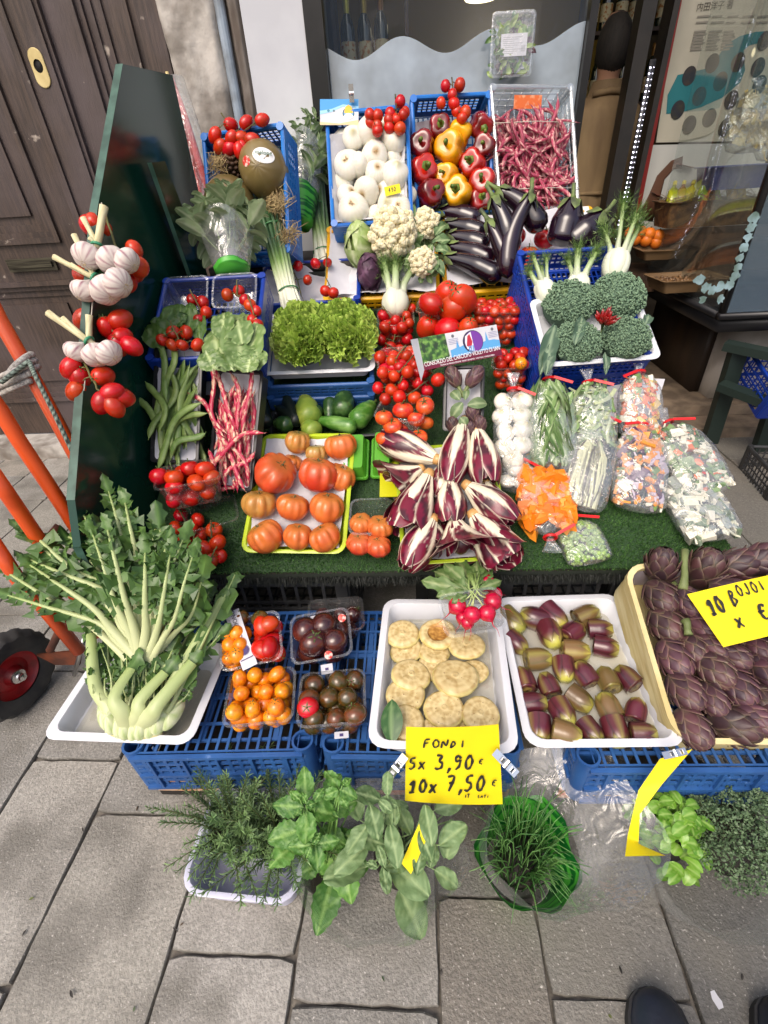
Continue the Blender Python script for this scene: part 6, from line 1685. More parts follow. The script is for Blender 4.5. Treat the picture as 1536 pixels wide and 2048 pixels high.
def oval(nm, cx_, cy_, rx, ry, col, z): return patch(nm, [(cx_ + rx * math.cos(k / 24 * 6.2832), cy_ + ry * math.sin(k / 24 * 6.2832)) for k in range(24)], col, z)
oval('emblem', .66, .60, .13, .36, (40, 30, 70), .0008); oval('emblem', .67, .60, .115, .33, (120, 60, 160), .0010);
patch('emblem_half', [(.555, .6), (.57, .8), (.65, .92), (.66, .28), (.57, .4)], (236, 232, 240), .0012); patch('emblem_flower', [(.57, .5), (.60, .8), (.63, .85), (.65, .6), (.62, .38)], (190, 40, 60), .0014)
for k in range(3): patch('emblem_line', [(.59 + .025 * k, .29), (.605 + .025 * k, .29), (.605 + .025 * k, .48), (.59 + .025 * k, .48)], (96, 168, 222), .0015)
for cx_ in (.42, .93):
 oval('small_print', cx_, .88, .018, .05, (110, 110, 120), .0008)
 for k in range(4): patch('small_print', [(cx_ - .06, .78 - .05 * k), (cx_ + .06, .78 - .05 * k), (cx_ + .06, .795 - .05 * k), (cx_ - .06, .795 - .05 * k)], (150, 150, 190), .0008)
WHT = M('print_white', (.85, .85, .85), .5)
me = font_mesh('CONSORZIO DEL CARCIOFO VIOLETTO DI SAN', .0170 * CW / .25, WHT, .0001)
wd_ = max(v.co.x for v in me.vertices); fx = .97 * CW / wd_
ob('lettering', me, t, T((.012 * CW, -.5 * CHh + .10 * CHh, .0012)) @ RZ(.03) @ S(fx, max(1, fx * 1.25), 1))
me = font_mesh('ZONA DI PRODUZIONE  SANT ERASMO  VIGNOLE  MAZZORBO', .006, WHT, .0001); wd_ = max(v.co.x for v in me.vertices)
ob('lettering', me, t, T((.2 * CW, -.5 * CHh + .03 * CHh, .0012)) @ S(.7 * CW / wd_, 1, 1))
F_B = Frame((.549, 1.369, .776), 6, 32)
ob('tray', tray_mesh(.335, .255, .05, .015, .025, .008).mesh('tray', POLY, 40), None, F_B.M.copy(), 'white plastic tray of four broccoli heads with red chillies', 'tray', 'white plastic trays')
for k, lab in ((1, 'upper blue crate holding the broccoli tray and fennels'), (2, 'middle blue crate below the broccoli'), (3, 'lowest blue crate of the stack below the broccoli')):
 Fk = Frame(F_B.p(-.012, .012, -.008 - .062 * (k - 1)), 4, 31)
 if k == 1: crate('crate', lab, Fk, .315, .47, .07, BLUED, 'blue crates below the broccoli', nx=14, nyl=16, nz_=3)
 else: crate('crate', lab, Fk, .315, .45, .062, BLUED, 'blue crates below the broccoli', nx=14, nyl=14, nz_=3, floor=False)
for px_, py_, r, k, lab in ((1135, 612, 57, 0, 'broccoli head at the back beside the fennel stalks'), (1233, 598, 58, 1, 'largest broccoli head at the back corner of its tray'), (1152, 690, 52, 1, 'broccoli head at the front under the upright leaf'), (1248, 682, 54, 0, 'broccoli head at the front corner of its tray')):
 p = F_B.px(px_, py_, .0); s = msize(r, p)
 o = ob('broccoli', BROC[k], None, T(p) @ F_B.R @ RX(-.15) @ RZ(U(0, 6)) @ S(s, s, s * 1.05), lab, 'broccoli', 'broccoli heads in the white tray'); ob('stem', BROSTEM, o)
m = MB()
for (x0, y0, x1, y1, w_, h) in ((1150, 690, 1170, 620, .035, .055), (1110, 650, 1085, 740, .05, .02), (1100, 690, 1095, 745, .035, .015), (1210, 705, 1215, 745, .02, .02), (1290, 650, 1300, 625, .03, .02), (1180, 590, 1172, 560, .02, .04)):
 p, q = F_B.px(x0, y0, h), F_B.px(x1, y1, h); d = q - p
 leaf(m, T(p) @ basis(F_B.n, d.cross(F_B.n)), d.length, w_, .3, .35, 6, 10, veins(srgb(74, 102, 82, .8), srgb(150, 172, 140, .8), 6), None, .004, .008)
ob('broccoli_leaves', m.mesh('broccoli_leaves', BLEAF), None, None, 'blue green leaves sticking out between the broccoli heads', 'leaf')
CHIL = M('chilli_red', srgb(176, 16, 16, .8), .2, srgb(120, 10, 12, .8), 3, coat=.4)
p0 = F_B.px(1205, 650, .05)
t = thing('chilli_bunch', 'small bunch of dark red chillies standing between the broccoli heads', 'chillies', T(p0)); m = MB(); m2 = MB()
for i in range(26):
 d = (F_B.n * 1.3 + Vector((U(-1, 1), U(-1, 1), U(-.4, .6)))).normalized(); L = U(.028, .04); b0 = d * .012; e = b0 + d * L + Vector((U(-.006, .006), U(-.006, .006), 0))
 m.tube([b0, b0.lerp(e, .3), b0.lerp(e, .7), e], [.005, .0062, .0048, .0006], 8)
 m2.tube([Vector((0, 0, -.02)), b0 * .5, b0], [.0012, .0014, .0035], 5)
m2.tube([Vector((0, 0, -.05)), Vector((0, 0, -.01))], [.003, .003], 6)
ob('chillies', m.mesh('chillies', CHIL), t); ob('stems', m2.mesh('stems', GRN), t)
fen_l = fennel_mb(3, .13, .8).mesh('fennel_0', FENM); fen_r = fennel_mb(5, .17, 1.4).mesh('fennel_1', FENM); fen_m = fennel_mb(8, .15, 1.2).mesh('fennel_2', FENM)
F_BF = Frame(F_B.p(0, .28, .0), 6, 40)
for me, px_, py_, qx, qy, s, lab in ((fen_l, 1098, 605, 1075, 540, .8, 'fennel at the edge of the blue crate with cut pale stalks'), (fen_m, 1150, 600, 1165, 520, .9, 'feathery fennel stalks behind the broccoli'), (fen_r, 1225, 560, 1240, 490, 1.05, 'fennel bulb with bright feathery tops at the back corner of the blue crate')):
 p, q = F_BF.px(px_, py_, .0), F_BF.px(qx, qy, .02)
 ob('fennel', me, None, T(p) @ basis(q - p) @ RZ(U(0, 6)) @ S(s), lab, 'fennel')
p, q = at_d(790, 628, 1.66), at_d(792, 520, 1.70)
ob('fennel', fen_r, None, T(p) @ basis(q - p, (1, 0, 0)) @ S(1.15, 1.15, 1.0), 'white fennel bulb with a feathery top standing above the vine tomatoes', 'fennel')
def bag_at(label, x0, y0, x1, y1, w_px, tilt, th, seed, h=.012, tie_dir=1, yaw=0):
 p = F_D.px(x0, y0, h)
 F = Frame(p, yaw, tilt)
 q = F.px(x1, y1, 0); d = q - p; L = d.length
 X = (d.normalized()).cross(F.n).normalized(); Mx = Matrix((X, d.normalized(), F.n)).transposed().to_4x4(); Mx.translation = p
 wb = msize(w_px, (p + q) / 2)
 bag(label, Mx, wb, L, th, seed, True, tie_dir=tie_dir)
 return Mx, wb, L, th
def stuff_in(Mx, mb, label, name='cut_vegetables', mat=None):
 prop(ob(name, mb.mesh(name, mat or CHUNK, 40), None, Mx.copy()), label, 'cut vegetables', None, 'stuff')
Mx, wb, L, th = bag_at('clear bag of white onions beside the small black tray', 1022, 945, 1022, 785, 78, 52, .062, 1)
for i, (x, y) in enumerate(((-.24, .88), (.22, .90), (-.26, .70), (.20, .72), (-.2, .50), (.24, .54), (.22, .34), (-.22, .30), (.0, .14))):
 s = wb * .245
 ob('white_onion', ONION[i % 3], None, Mx @ T((x * wb, y * L * .95, th * .5)) @ RX(-.4) @ RY(U(-.6, .6)) @ RZ(U(0, 6)) @ S(s * U(1, 1.1)), 'white onion in the tied clear bag', 'onion', 'white onions in the bag')
Mx, wb, L, th = bag_at('clear bag packed with dark green leafy vegetables', 1105, 950, 1092, 765, 92, 50, .06, 2)
m = MB(); rr = random.Random(5)
for i in range(190):
 a = rr.uniform(-.2, PI + .2); u = rr.uniform(.0, .6); f = rr.uniform(.6, .84)
 p = Vector((wb / 2 * f * math.cos(a), u * L + .01, th / 2 + th / 2 * f * math.sin(a)))
 g = rr.random()
 leaf(m, T(p) @ RY((PI / 2 - a) * .8) @ RZ(rr.gauss(0, .3)), L * rr.uniform(.3, .45), wb * rr.uniform(.18, .34), .2, .2, 4, 6, veins(mix(srgb(84, 120, 66, .85), srgb(140, 170, 106, .85), g), srgb(190, 210, 160, .88), 6), None, .002, .004, i)
stuff_in(Mx, m, 'dark green leaves packed in the tall clear bag', 'packed_leaves', BLEAF)
Mx, wb, L, th = bag_at('clear bag of pale green trimmed stalks behind the striped bag', 1188, 900, 1170, 770, 84, 52, .055, 3, .03)
stuff_in(Mx, chunks_mb(wb, L, th, 110, [srgb(150, 172, 120, .8), srgb(110, 140, 84, .8), srgb(190, 200, 160, .85)], .028, 4, 'strip'), 'pale green trimmed stalks in the clear bag')
Mx, wb, L, th = bag_at('clear bag of diced carrot and squash soup mix in front of the paper sheet', 1272, 880, 1268, 752, 84, 50, .06, 6, .03, -1)
OR, WH, GR, PU, YE = srgb(226, 112, 50, .85), srgb(230, 226, 206, .88), srgb(110, 142, 72, .8), srgb(92, 44, 84, .8), srgb(226, 186, 80, .85)
stuff_in(Mx, chunks_mb(wb, L, th, 170, [OR, OR, WH, OR, GR, YE], .013, 7), 'diced orange, white and green soup vegetables')
Mx, wb, L, th = bag_at('clear bag of long dark and pale shredded strips', 1150, 1028, 1190, 842, 100, 34, .055, 8, .012, 1)
m = MB(); rr = random.Random(3)
for i in range(120):
 x = rr.uniform(-.8, .8); h = math.sqrt(max(0, 1 - x * x)) * rr.uniform(.4, .85); c = mix(srgb(214, 216, 176, .88), srgb(56, 48, 50, .8), rr.choice((0, .15, .9, .6, .05)))
 m.tube([Vector(((x * (.3 if k > 3 else 1) * (.85 + .1 * math.sin(k)) + .1 * math.sin(k * 1.1 + i)) * wb / 2 * .8, L * (.04 + .86 * k / 5), th / 2 + th / 2 * h * (.9 if 0 < k < 4 else .55))) for k in range(6)], [.0028, .0034, .0036, .0034, .003, .002], 5, .5, cf=lambda u, v: c)
stuff_in(Mx, m, 'long dark and pale vegetable strips', 'shredded_vegetables')
Mx, wb, L, th = bag_at('clear bag of minestrone mix with orange pumpkin and red onion', 1265, 1032, 1275, 862, 104, 34, .06, 9, .012, -1)
stuff_in(Mx, chunks_mb(wb, L, th, 260, [srgb(232, 146, 40, .85), WH, srgb(232, 146, 40, .85), GR, PU, srgb(206, 190, 206, .85)], .016, 10), 'chopped minestrone vegetables with pumpkin and red onion')
Mx, wb, L, th = bag_at('clear bag of mixed vegetables hanging over the edge of the slope', 1415, 1000, 1325, 858, 108, 30, .06, 11, .012, 1)
stuff_in(Mx, chunks_mb(wb, L, th, 260, [OR, WH, WH, GR, srgb(96, 132, 70, .8), srgb(60, 96, 50, .8)], .015, 12), 'mixed chopped vegetables with green and white pieces')
Mx, wb, L, th = bag_at('clear bag of white sliced vegetables at the slope corner behind the wooden box', 1425, 1092, 1348, 965, 116, 22, .06, 13, .012, 1)
stuff_in(Mx, chunks_mb(wb, L, th, 200, [WH, srgb(226, 226, 200, .88), WH, srgb(150, 158, 150, .85), srgb(120, 140, 110, .8)], .018, 14), 'white sliced vegetables in the clear bag')
Mx, wb, L, th = bag_at('small clear bag with more white onions beside the radicchio', 1020, 992, 1035, 930, 70, 30, .05, 15, .012, 1)
for i, (x, y) in enumerate(((-.2, .3), (.22, .35), (-.05, .72), (.25, .78))):
 s = wb * .24; ob('white_onion', ONION[i % 3], None, Mx @ T((x * wb, y * L, th * .45)) @ RX(-.6) @ RZ(U(0, 6)) @ S(s), 'white onion in the small bag beside the radicchio', 'onion', 'white onions in the small bag')
Mx, wb, L, th = bag_at('clear bag of bright orange pumpkin chunks beside the radicchio tray', 1078, 956, 1095, 1086, 108, 24, .065, 16, .012, -1)
m = chunks_mb(wb, L, th, 120, [srgb(240, 136, 24, .88), srgb(236, 122, 16, .88), srgb(244, 150, 40, .88)], .046, 17, 'lump', y0=.1, y1=.82, shrink=.86)
stuff_in(Mx, m, 'bright orange pumpkin chunks in the clear bag')
Mx, wb, L, th = bag_at('small clear bag of shelled green peas on the front edge', 1180, 1135, 1140, 1045, 92, 24, .04, 18, .01, 1)
stuff_in(Mx, chunks_mb(wb, L, th, 420, [srgb(150, 184, 100, .82), srgb(166, 196, 120, .82), srgb(134, 168, 86, .8)], .0105, 19, 'pea'), 'shelled green peas in the small bag', 'green_peas')
Fp = Frame(F_D.px(1262, 830, .02), -8, 52)
m = MB(); a_ = [Fp.M.inverted() @ Fp.px(x, y, 0) for x, y in ((1195, 838), (1305, 838), (1330, 758), (1197, 752))]
m.poly(a_); m.poly([p + Vector((0, 0, -.001)) for p in reversed(a_)])
t = ob('paper_sheet', m.mesh('paper_sheet', PAPER, False), None, Fp.M.copy(), 'white printed sheet in a plastic sleeve behind the diced vegetable bag', 'paper')
m = MB()
for k in range(5): m.box(-.06, .0 + .02 * (k % 3), .05 + .022 * k, .053 + .022 * k, .0008, .001)
ob('printed_lines', m.mesh('printed_lines', M('print_grey', (.35, .35, .38), .6), False), t)
# ================================================================== middle back row
F_BL = Frame((-.600, 1.335, .845), 2, 31)
crate('crate', 'deep blue crate in front of the dark board holding tomatoes and chard', F_BL, .325, .33, .10, BLUED, nx=12, nyl=10, nz_=3, handle=False, solid=.02)
for dx, px_, lab in ((-.075, 390, 'clear punnet of vine tomatoes standing in the deep blue crate above the chard leaves'), (.075, 480, 'clear punnet of vine tomatoes in the crate corner beside the spring onions')):
 F = Frame(F_BL.p(dx, .19, -.004), 2, 42); punnet(lab, F, .138, .12, .06)
G1 = 'vine tomatoes in the deep blue crate'
for pts in (((385, 600), (405, 605), (412, 625), (398, 640)), ((455, 590), (478, 582), (490, 600)), ((500, 610), (512, 622), (505, 640), (515, 650))):
 truss('cluster of vine tomatoes in the punnets of the deep blue crate', [F_BL.px(x, y, .01) for x, y in pts], .0185, 'cherry', G1)
truss('vine of larger tomatoes lying over the dark spinach leaves', [F_BL.px(x, y, .03) for x, y in ((325, 680), (347, 665), (345, 690), (372, 665), (365, 690), (395, 690))], .0195, 'round')
SPN = M('spinach_leaf', vcol=True, rough=.38, lucent=.12, bump=.12, bscale=60)
def big_leaves(label, cat, F, items, cA, cB, vein, name, seed=1, group=None, mat=None):
 """a bunch of broad leaves: (x0,y0)->(x1,y1) midrib in photo pixels on the frame's plane"""
 p0 = F.px(items[0][0], items[0][1], 0); t = thing(name, label, cat, T(p0), group); m = MB(); rr = random.Random(seed)
 for (x0, y0, x1, y1, wpx, h) in items:
  p, q = F.px(x0, y0, h), F.px(x1, y1, h + .01); d = q - p
  Z = (F.n + Vector((rr.gauss(0, .2), rr.gauss(0, .2), 0))).normalized(); Y = d.normalized(); X = Y.cross(Z).normalized(); Z = X.cross(Y)
  Mx = Matrix((X, Y, Z)).transposed().to_4x4(); Mx.translation = p - p0
  A = mix(cA, cB, rr.random())
  leaf(m, Mx, d.length, msize(wpx, p), rr.uniform(.1, .6), rr.uniform(.05, .3), 10, 14, veins(A, vein, 6, .06), lambda v: max(0, min(1, .3 + v * 2.4) * (1 - v ** 5)) ** .7, .003, .011, rr.uniform(0, 50))
 ob('leaves', m.mesh('leaves', mat or SPN), t)
 return t
big_leaves('dark green spinach leaves behind the flat bean tray', 'spinach', F_BL, [(330, 680, 345, 590, 42, .01), (355, 680, 362, 600, 40, .015), (380, 670, 378, 600, 36, .02), (330, 690, 288, 655, 46, .02), (400, 680, 395, 615, 34, .015), (320, 660, 318, 625, 40, .0), (345, 660, 372, 625, 30, .025)],
   srgb(64, 98, 40, .8), srgb(88, 122, 56, .82), srgb(120, 150, 84, .82), 'spinach', 3)
big_leaves('bunch of broad pale veined chard leaves between the spinach and the lettuce', 'chard', F_BL, [(450, 735, 455, 590, 74, .02), (470, 735, 490, 600, 70, .03), (440, 735, 420, 640, 60, .035), (495, 735, 512, 640, 62, .035), (460, 740, 430, 680, 60, .05), (480, 740, 480, 660, 66, .055), (505, 740, 515, 690, 54, .05),
   (430, 740, 410, 700, 52, .05), (465, 742, 460, 700, 60, .06), (495, 745, 500, 710, 52, .06), (450, 680, 440, 610, 50, .045), (485, 690, 470, 620, 56, .05)], srgb(100, 130, 70, .82), srgb(132, 160, 96, .84), srgb(190, 208, 148, .88), 'chard', 5)
m = MB(); m.tube([F_BL.px(412, 770, .0), F_BL.px(408, 720, .01)], [.012, .01], 8)
F_WT = Frame(F_D.px(410, 790, .09), 0, 45)
ob('tray', tray_mesh(.14, .12, .04, .012, .02, .006).mesh('tray', POLY, 40), None, F_WT.M.copy(), 'white tray edge with pale chard stalks between the two black bean trays', 'tray')
F_BM = Frame((-.365, 1.800, .885), 2, 24)
crate('crate', 'blue crate with white paper standing behind the lettuces', F_BM, .375, .26, .11, BLUED, nx=12, nyl=8, nz_=4, solid=.012)
paper_sheet(F_BM, .35, .24, 0, .008, -.06, .012, 21.0, 'white paper inside the blue crate behind the lettuces', cup=.05)
for lab, pts in (('vine tomatoes hanging over the back rim of the blue crate beside the spring onions', ((573, 527), (596, 532), (582, 565), (615, 560), (610, 622))), ('vine tomatoes hanging in the middle of the blue crate back wall', ((631, 527), (655, 525), (651, 582), (667, 586)))):
 truss(lab, [F_BM.px(x, y, .03) for x, y in pts], .0185, 'cherry', None)
so = spring_onions_mb(26, .40, .026, 3).mesh('spring_onions', SPM); so2 = spring_onions_mb(22, .33, .024, 5).mesh('spring_onions_2', SPM)
p, q = at_d(588, 628, 1.60), at_d(530, 392, 1.72)
ob('spring_onions', so, None, T(p) @ basis(q - p, (1, 0, 0)) @ S(1.05, .8, (q - p).length / .40), 'taller bunch of spring onions lying over the blue crate beside the lettuce', 'spring onions')
p, q = at_d(650, 535, 1.86), at_d(626, 368, 1.98)
ob('spring_onions', so2, None, T(p) @ basis(q - p, (1, 0, 0)) @ S(1.2, .8, (q - p).length / .33), 'shorter bunch of spring onions standing in the yellow crate', 'spring onions')
F_YR = Frame((.400, 1.850, .900), -1, 33, -2); F_YL = Frame((-.105, 1.855, .890), 0, 33, 0)
crate('crate', 'yellow crate heaped with glossy dark eggplants', F_YR, .56, .36, .10, YELC, nx=16, nyl=10, nz_=3, lowfront=.02, rim=.022, post=.019, bar=.008)
crate('crate', 'yellow crate with cauliflowers and cabbage under the onions', F_YL, .43, .36, .10, YELC, nx=14, nyl=10, nz_=3, lowfront=.02, rim=.022, post=.019, bar=.008)
paper_sheet(F_YR, .53, .34, 0, .008, -.04, .012, 31.0, 'white paper lining the eggplant crate', cup=.05); paper_sheet(F_YL, .40, .34, 0, .008, -.04, .012, 33.0, 'white paper lining the cauliflower crate', cup=.04)
F_EU = Frame(F_YR.p(0, .06, .02), -1, 66)
def egg(label, x0, y0, x1, y1, wpx, h0, h1, bend, fat=1.0, spin=0.0):
 F = F_EU if 'crate' not in label and ('crossed' in label or 'upright' in label) or 'fat' in label else F_YR
 p, q = F.px(x0, y0, h0), F.px(x1, y1, h1); d = q - p; L = d.length
 b_, c_ = eggplant(L, msize(wpx, (p + q) / 2) / 2, bend, fat)
 o = ob('eggplant', b_, None, T(p) @ basis(d, F_YR.R @ Vector((math.cos(spin), math.sin(spin), .2))), label, 'eggplant', 'eggplants in the yellow crate')
 ob('calyx', c_, o)
E3 = lambda x, y: (700 + x / 2.56, 130 + y / 2.56)
for lab, a, b_, wp, h0, h1, bd, ft, sp in (('topmost of the eggplants lying sideways beside the cauliflower', (455, 748), (665, 800), 38, .02, .01, .05, 1, 1.5), ('second eggplant down of those lying sideways by the cauliflower', (485, 815), (700, 870), 38, .025, .02, .04, 1, 1.5), ('third eggplant down of those lying sideways by the cauliflower', (505, 875), (715, 935), 40, .03, .025, .04, 1, 1.5),
  ('fourth eggplant down of those lying sideways by the cauliflower', (500, 930), (740, 1010), 40, .035, .03, .05, 1, 1.5), ('lowest eggplant lying sideways along the front of the yellow crate', (490, 985), (775, 1095), 42, .04, .035, .05, 1, 1.5),
  ('long eggplant standing upright on the outside of the crossed pair', (735, 680), (830, 970), 44, .05, .05, .05, 1, 0), ('long curved eggplant crossing behind the upright one', (760, 640), (985, 850), 46, .03, .03, .10, 1, 1), ('long curved eggplant standing upright in front of the tomato', (925, 665), (805, 1095), 42, .07, .06, -.10, 1, 0),
  ('short eggplant leaning inside the crossed pair', (710, 800), (815, 1050), 36, .05, .05, .03, 1, 0), ('fat eggplant standing beside the red tomato', (1140, 690), (1075, 930), 62, .04, .03, .0, 1.2, 0), ('fat shiny eggplant leaning out at the crate corner', (1300, 765), (1110, 930), 64, .06, .03, .03, 1.2, 0), ('fat eggplant lying below the leaning shiny one', (1290, 850), (1150, 950), 50, .03, .02, .0, 1.2, 0)):
 egg(lab, *E3(*a), *E3(*b_), wp, h0, h1, bd, ft, sp)
for lab, c_, r in (('round red tomato beside the fat eggplants', (1000, 888), 22), ('red tomato half hidden behind the crossed eggplants', (855, 875), 18), ('red tomato low between the eggplants and the blue crate', (915, 975), 20), ('dark red tomato at the crate front edge under the eggplants', (880, 1040), 18)):
 p = F_YR.px(*E3(*c_), .02); tomato('round', lab, p, msize(r, p), F_YR.R @ RX(-.5) @ RZ(U(0, 6)), None)
def caul(label, px_, py_, rpx, F, h, group=None):
 p = F.px(px_, py_, h); s = msize(rpx, p)
 o = ob('cauliflower', CAUL, None, T(p) @ basis((CAM - p).normalized() + F.n * .6) @ RZ(U(0, 6)) @ S(s), label, 'cauliflower', group)
 m = MB(); rr = random.Random(int(px_))
 for i in range(11):
  a = i * 6.2832 / 11 + rr.uniform(-.2, .2)
  d = Vector((math.cos(a), math.sin(a), 0)); L = rr.uniform(.6, .95)
  X = Vector((-d.y, d.x, 0)); Y = (d * .75 + Vector((0, 0, rr.uniform(.25, .7)))).normalized(); Z = X.cross(Y)
  Mx = Matrix((X, Y, Z)).transposed().to_4x4(); Mx.translation = d * .72 + Vector((0, 0, -.45))
  leaf(m, Mx, L, rr.uniform(.5, .8), -.5, .3, 8, 8, veins(mix(srgb(96, 128, 72, .8), srgb(126, 154, 92, .8), rr.random()), srgb(190, 206, 160, .85), 5, .12), None, .06, .12, i)
 ob('leaves', m.mesh('leaves', BLEAF), o)
caul('large creamy cauliflower under the white onions', 786, 470, 46, F_YL, .07); caul('smaller cauliflower behind the large one beside the eggplants', 850, 450, 28, F_YL, .05); caul('small cauliflower half hidden above the fennel', 845, 525, 26, F_YL, .06)
def cabbage(label, px_, py_, rpx, F, h, A, B, V, name):
 p = F.px(px_, py_, h); s = msize(rpx, p); m = MB(); rr = random.Random(int(py_))
 m.ball(.8, 14, 10, None, None, lambda t, a, p_: mix(A, (0, 0, 0), .3))
 for k in range(16):
  a0 = k * 2.4; t0 = rr.uniform(.5, 2.2)
  def fn(u, v, a0=a0, t0=t0):
   x = (u - .5) * 2; t = t0 + 1.0 - v * 1.7; a = a0 + x * .8
   r = .86 + .01 * k + .10 * v * v * (.5 + abs(x)) + .03 * math.sin(x * 6 + v * 7 + k)
   ca, sa = math.cos(a0), math.sin(a0)
   q = Vector((math.sin(t) * math.cos(x * .85), math.sin(x * .85), math.cos(t) * math.cos(x * .85))) * r
   return Vector((q.x * ca - q.y * sa, q.x * sa + q.y * ca, q.z))
  m.sheet(fn, 10, 10, veins(mix(A, B, rr.random()), V, 6, .07))
 return ob(name, m.mesh(name, BLEAF), None, T(p) @ basis((CAM - p).normalized() + Vector((-.5, 0, 0))) @ S(s * .85, s * 1.25, s), label, 'cabbage')
cabbage('pale green savoy cabbage beside the large cauliflower', 722, 490, 34, F_YL, .03, srgb(150, 178, 96, .82), srgb(180, 200, 130, .85), srgb(214, 224, 176, .88), 'savoy_cabbage')
cabbage('dark purple cabbage below the savoy in the yellow crate', 740, 545, 28, F_YL, .03, srgb(66, 34, 60, .8), srgb(84, 50, 74, .8), srgb(130, 90, 120, .8), 'purple_cabbage')
m = MB()
for x0, y0, x1, y1, w_ in ((870, 470, 895, 440, 26), (865, 485, 905, 475, 28), (870, 500, 900, 500, 26), (855, 545, 880, 520, 24), (860, 520, 890, 545, 26), (800, 445, 820, 425, 24), (840, 430, 865, 422, 22)):
 p, q = F_YL.px(x0, y0, .06), F_YL.px(x1, y1, .06); leaf(m, T(p) @ basis(F_YL.n, (q - p).cross(F_YL.n)), (q - p).length, msize(w_, p), .4, .3, 8, 8, veins(srgb(92, 122, 76, .8), srgb(170, 190, 140, .85), 5, .1), None, .006, .012, x0)
ob('cauliflower_leaves', m.mesh('cauliflower_leaves', BLEAF), None, None, 'ragged green leaves between the cauliflowers and the eggplants', 'leaf')
# ================================================================== top row of sky blue crates
F_ON = Frame((-.132, 2.010, 1.098), 3, 59, -2); F_PE = Frame((.180, 2.142, 1.105), 5.7, 66, 1); F_DB = Frame((.500, 2.150, 1.102), 10, 61, 4); F_ME = Frame((-.562, 1.877, 1.032), -1.4, 66, -6)
for F, lab in ((F_ON, 'sky blue crate of white onions'), (F_PE, 'sky blue crate of red and yellow peppers'), (F_ME, 'sky blue crate with dark melons and straw')):
 crate('crate', lab, F, .30, .40, .13, SKYB, 'sky blue crates of the top row', nx=12, nyl=14, nz_=4, solid=.02)
crate('crate', 'clear plastic crate of dark pink borlotti pods', F_DB, .328, .437, .12, CLRC, nx=7, nyl=10, nz_=3)
paper_sheet(F_ON, .27, .30, -.005, .02, -.085, .012, 41.0, 'white paper lining the onion crate', cup=.08)
paper_sheet(F_PE, .13, .13, -.065, .20, -.075, .012, 43.0, 'white paper at the top corner of the pepper crate', cup=.04)
for F in (F_ON, F_PE):
 pass
X2 = lambda x, y: (380 + x / 3.2, 130 + y / 3.2)
on = ((1048, 465, 76, 90), (1155, 430, 92, 40), (1305, 480, 82, 60), (1010, 640, 92, 100), (1080, 640, 74, 20), (1183, 582, 86, 75), (1318, 590, 70, 30), (1195, 685, 78, 80), (1316, 703, 90, 70), (1130, 810, 88, 30), (1012, 840, 74, 130), (1045, 925, 100, 90), (1280, 890, 86, 70), (1335, 925, 86, 90), (1185, 965, 66, 0), (975, 480, 60, 120), (985, 745, 66, 90), (1240, 800, 70, 50), (1390, 830, 62, 80), (1250, 410, 66, 60))
for i, (x, y, r, e) in enumerate(on):
 low = r < 72
 p = F_ON.px(*X2(x, y), -.045 if low else -.018); s = msize(r / 3.2, p) * 1.0
 d = F_ON.R @ (RZ(U(0, 6.28)) @ Vector((math.cos(rad(e)), 0, math.sin(rad(e)) + .1)))
 ob('white_onion', ONION[i % 3], None, T(p) @ basis(-d if i % 4 else d) @ RZ(U(0, 6)) @ S(s), 'white onion in the sky blue crate', 'onion', 'white onions in the crate')
Fc = Frame(F_ON.p(-.10, .40, .02), -8, 72)
a_ = [at_d(x, y, 1.70) for x, y in ((640, 250), (717, 250), (712, 203), (633, 199))]
t = thing('product_card', 'small white and blue product card with a round emblem clipped to the onion crate', 'card', T(a_[0]))
X = (a_[1] - a_[0]).normalized(); Z = X.cross(a_[3] - a_[0]).normalized(); Y = Z.cross(X); Mx = Matrix((X, Y, Z)).transposed().to_4x4(); Mx.translation = a_[0]; t.matrix_world = Mx
W_, H_ = (a_[1] - a_[0]).length, (a_[3] - a_[0]).length
m = MB(); m.box(0, W_, 0, H_, -.001, 0); ob('card', m.mesh('card', PAPER, False), t)
def pp(nm, pts, col, z):
 mm = MB(); mm.poly([(x * W_, y * H_, z) for x, y in pts]); ob(nm, mm.mesh(nm, M('print_%d_%d_%d' % col, srgb(*col, .85), .5), False), t)
pp('printed_sky', [(0, .55), (.3, .62), (.6, .8), (1, .72), (1, 1), (0, 1)], (60, 150, 214), .0004); pp('printed_sky', [(0, .4), (.3, .5), (.6, .7), (1, .62), (1, .72), (.6, .8), (.3, .62), (0, .55)], (150, 204, 236), .0006)
pp('printed_sand', [(0, 0), (1, 0), (1, .2), (.5, .06), (0, .12)], (222, 196, 150), .0004)
def ring_(nm, cx_, cy_, r, col, z): pp(nm, [(cx_ + r * math.cos(k / 28 * 6.2832) / W_ * .05, cy_ + r * math.sin(k / 28 * 6.2832) / H_ * .05) for k in range(28)], col, z)
ring_('emblem', .74, .45, .42, (30, 60, 40), .0008); ring_('emblem', .74, .45, .36, (70, 160, 220), .0010); pp('emblem_sun', [(.62, .45), (.66, .7), (.74, .78), (.82, .7), (.86, .45)], (244, 190, 60), .0012); pp('emblem_onion', [(.60, .3), (.66, .42), (.74, .46), (.82, .42), (.88, .3), (.74, .18)], (246, 244, 236), .0014)
ring_('emblem', .22, .55, .10, (60, 130, 150), .0008); ring_('emblem', .36, .55, .08, (90, 120, 130), .0008)
clip('metal clip holding the product card on the onion crate rim', T(at_d(704, 205, 1.685)) @ basis(CAM - a_[0], (1, 0, 0)) @ S(1.4), .035)
m = MB(); p = F_ON.px(785, 380, .03); m.box(-.028, .028, -.014, .014, 0, .0008); m.k = 1; write(m, '490', -.016, -.006, .014, pen=.14, z=.0012)
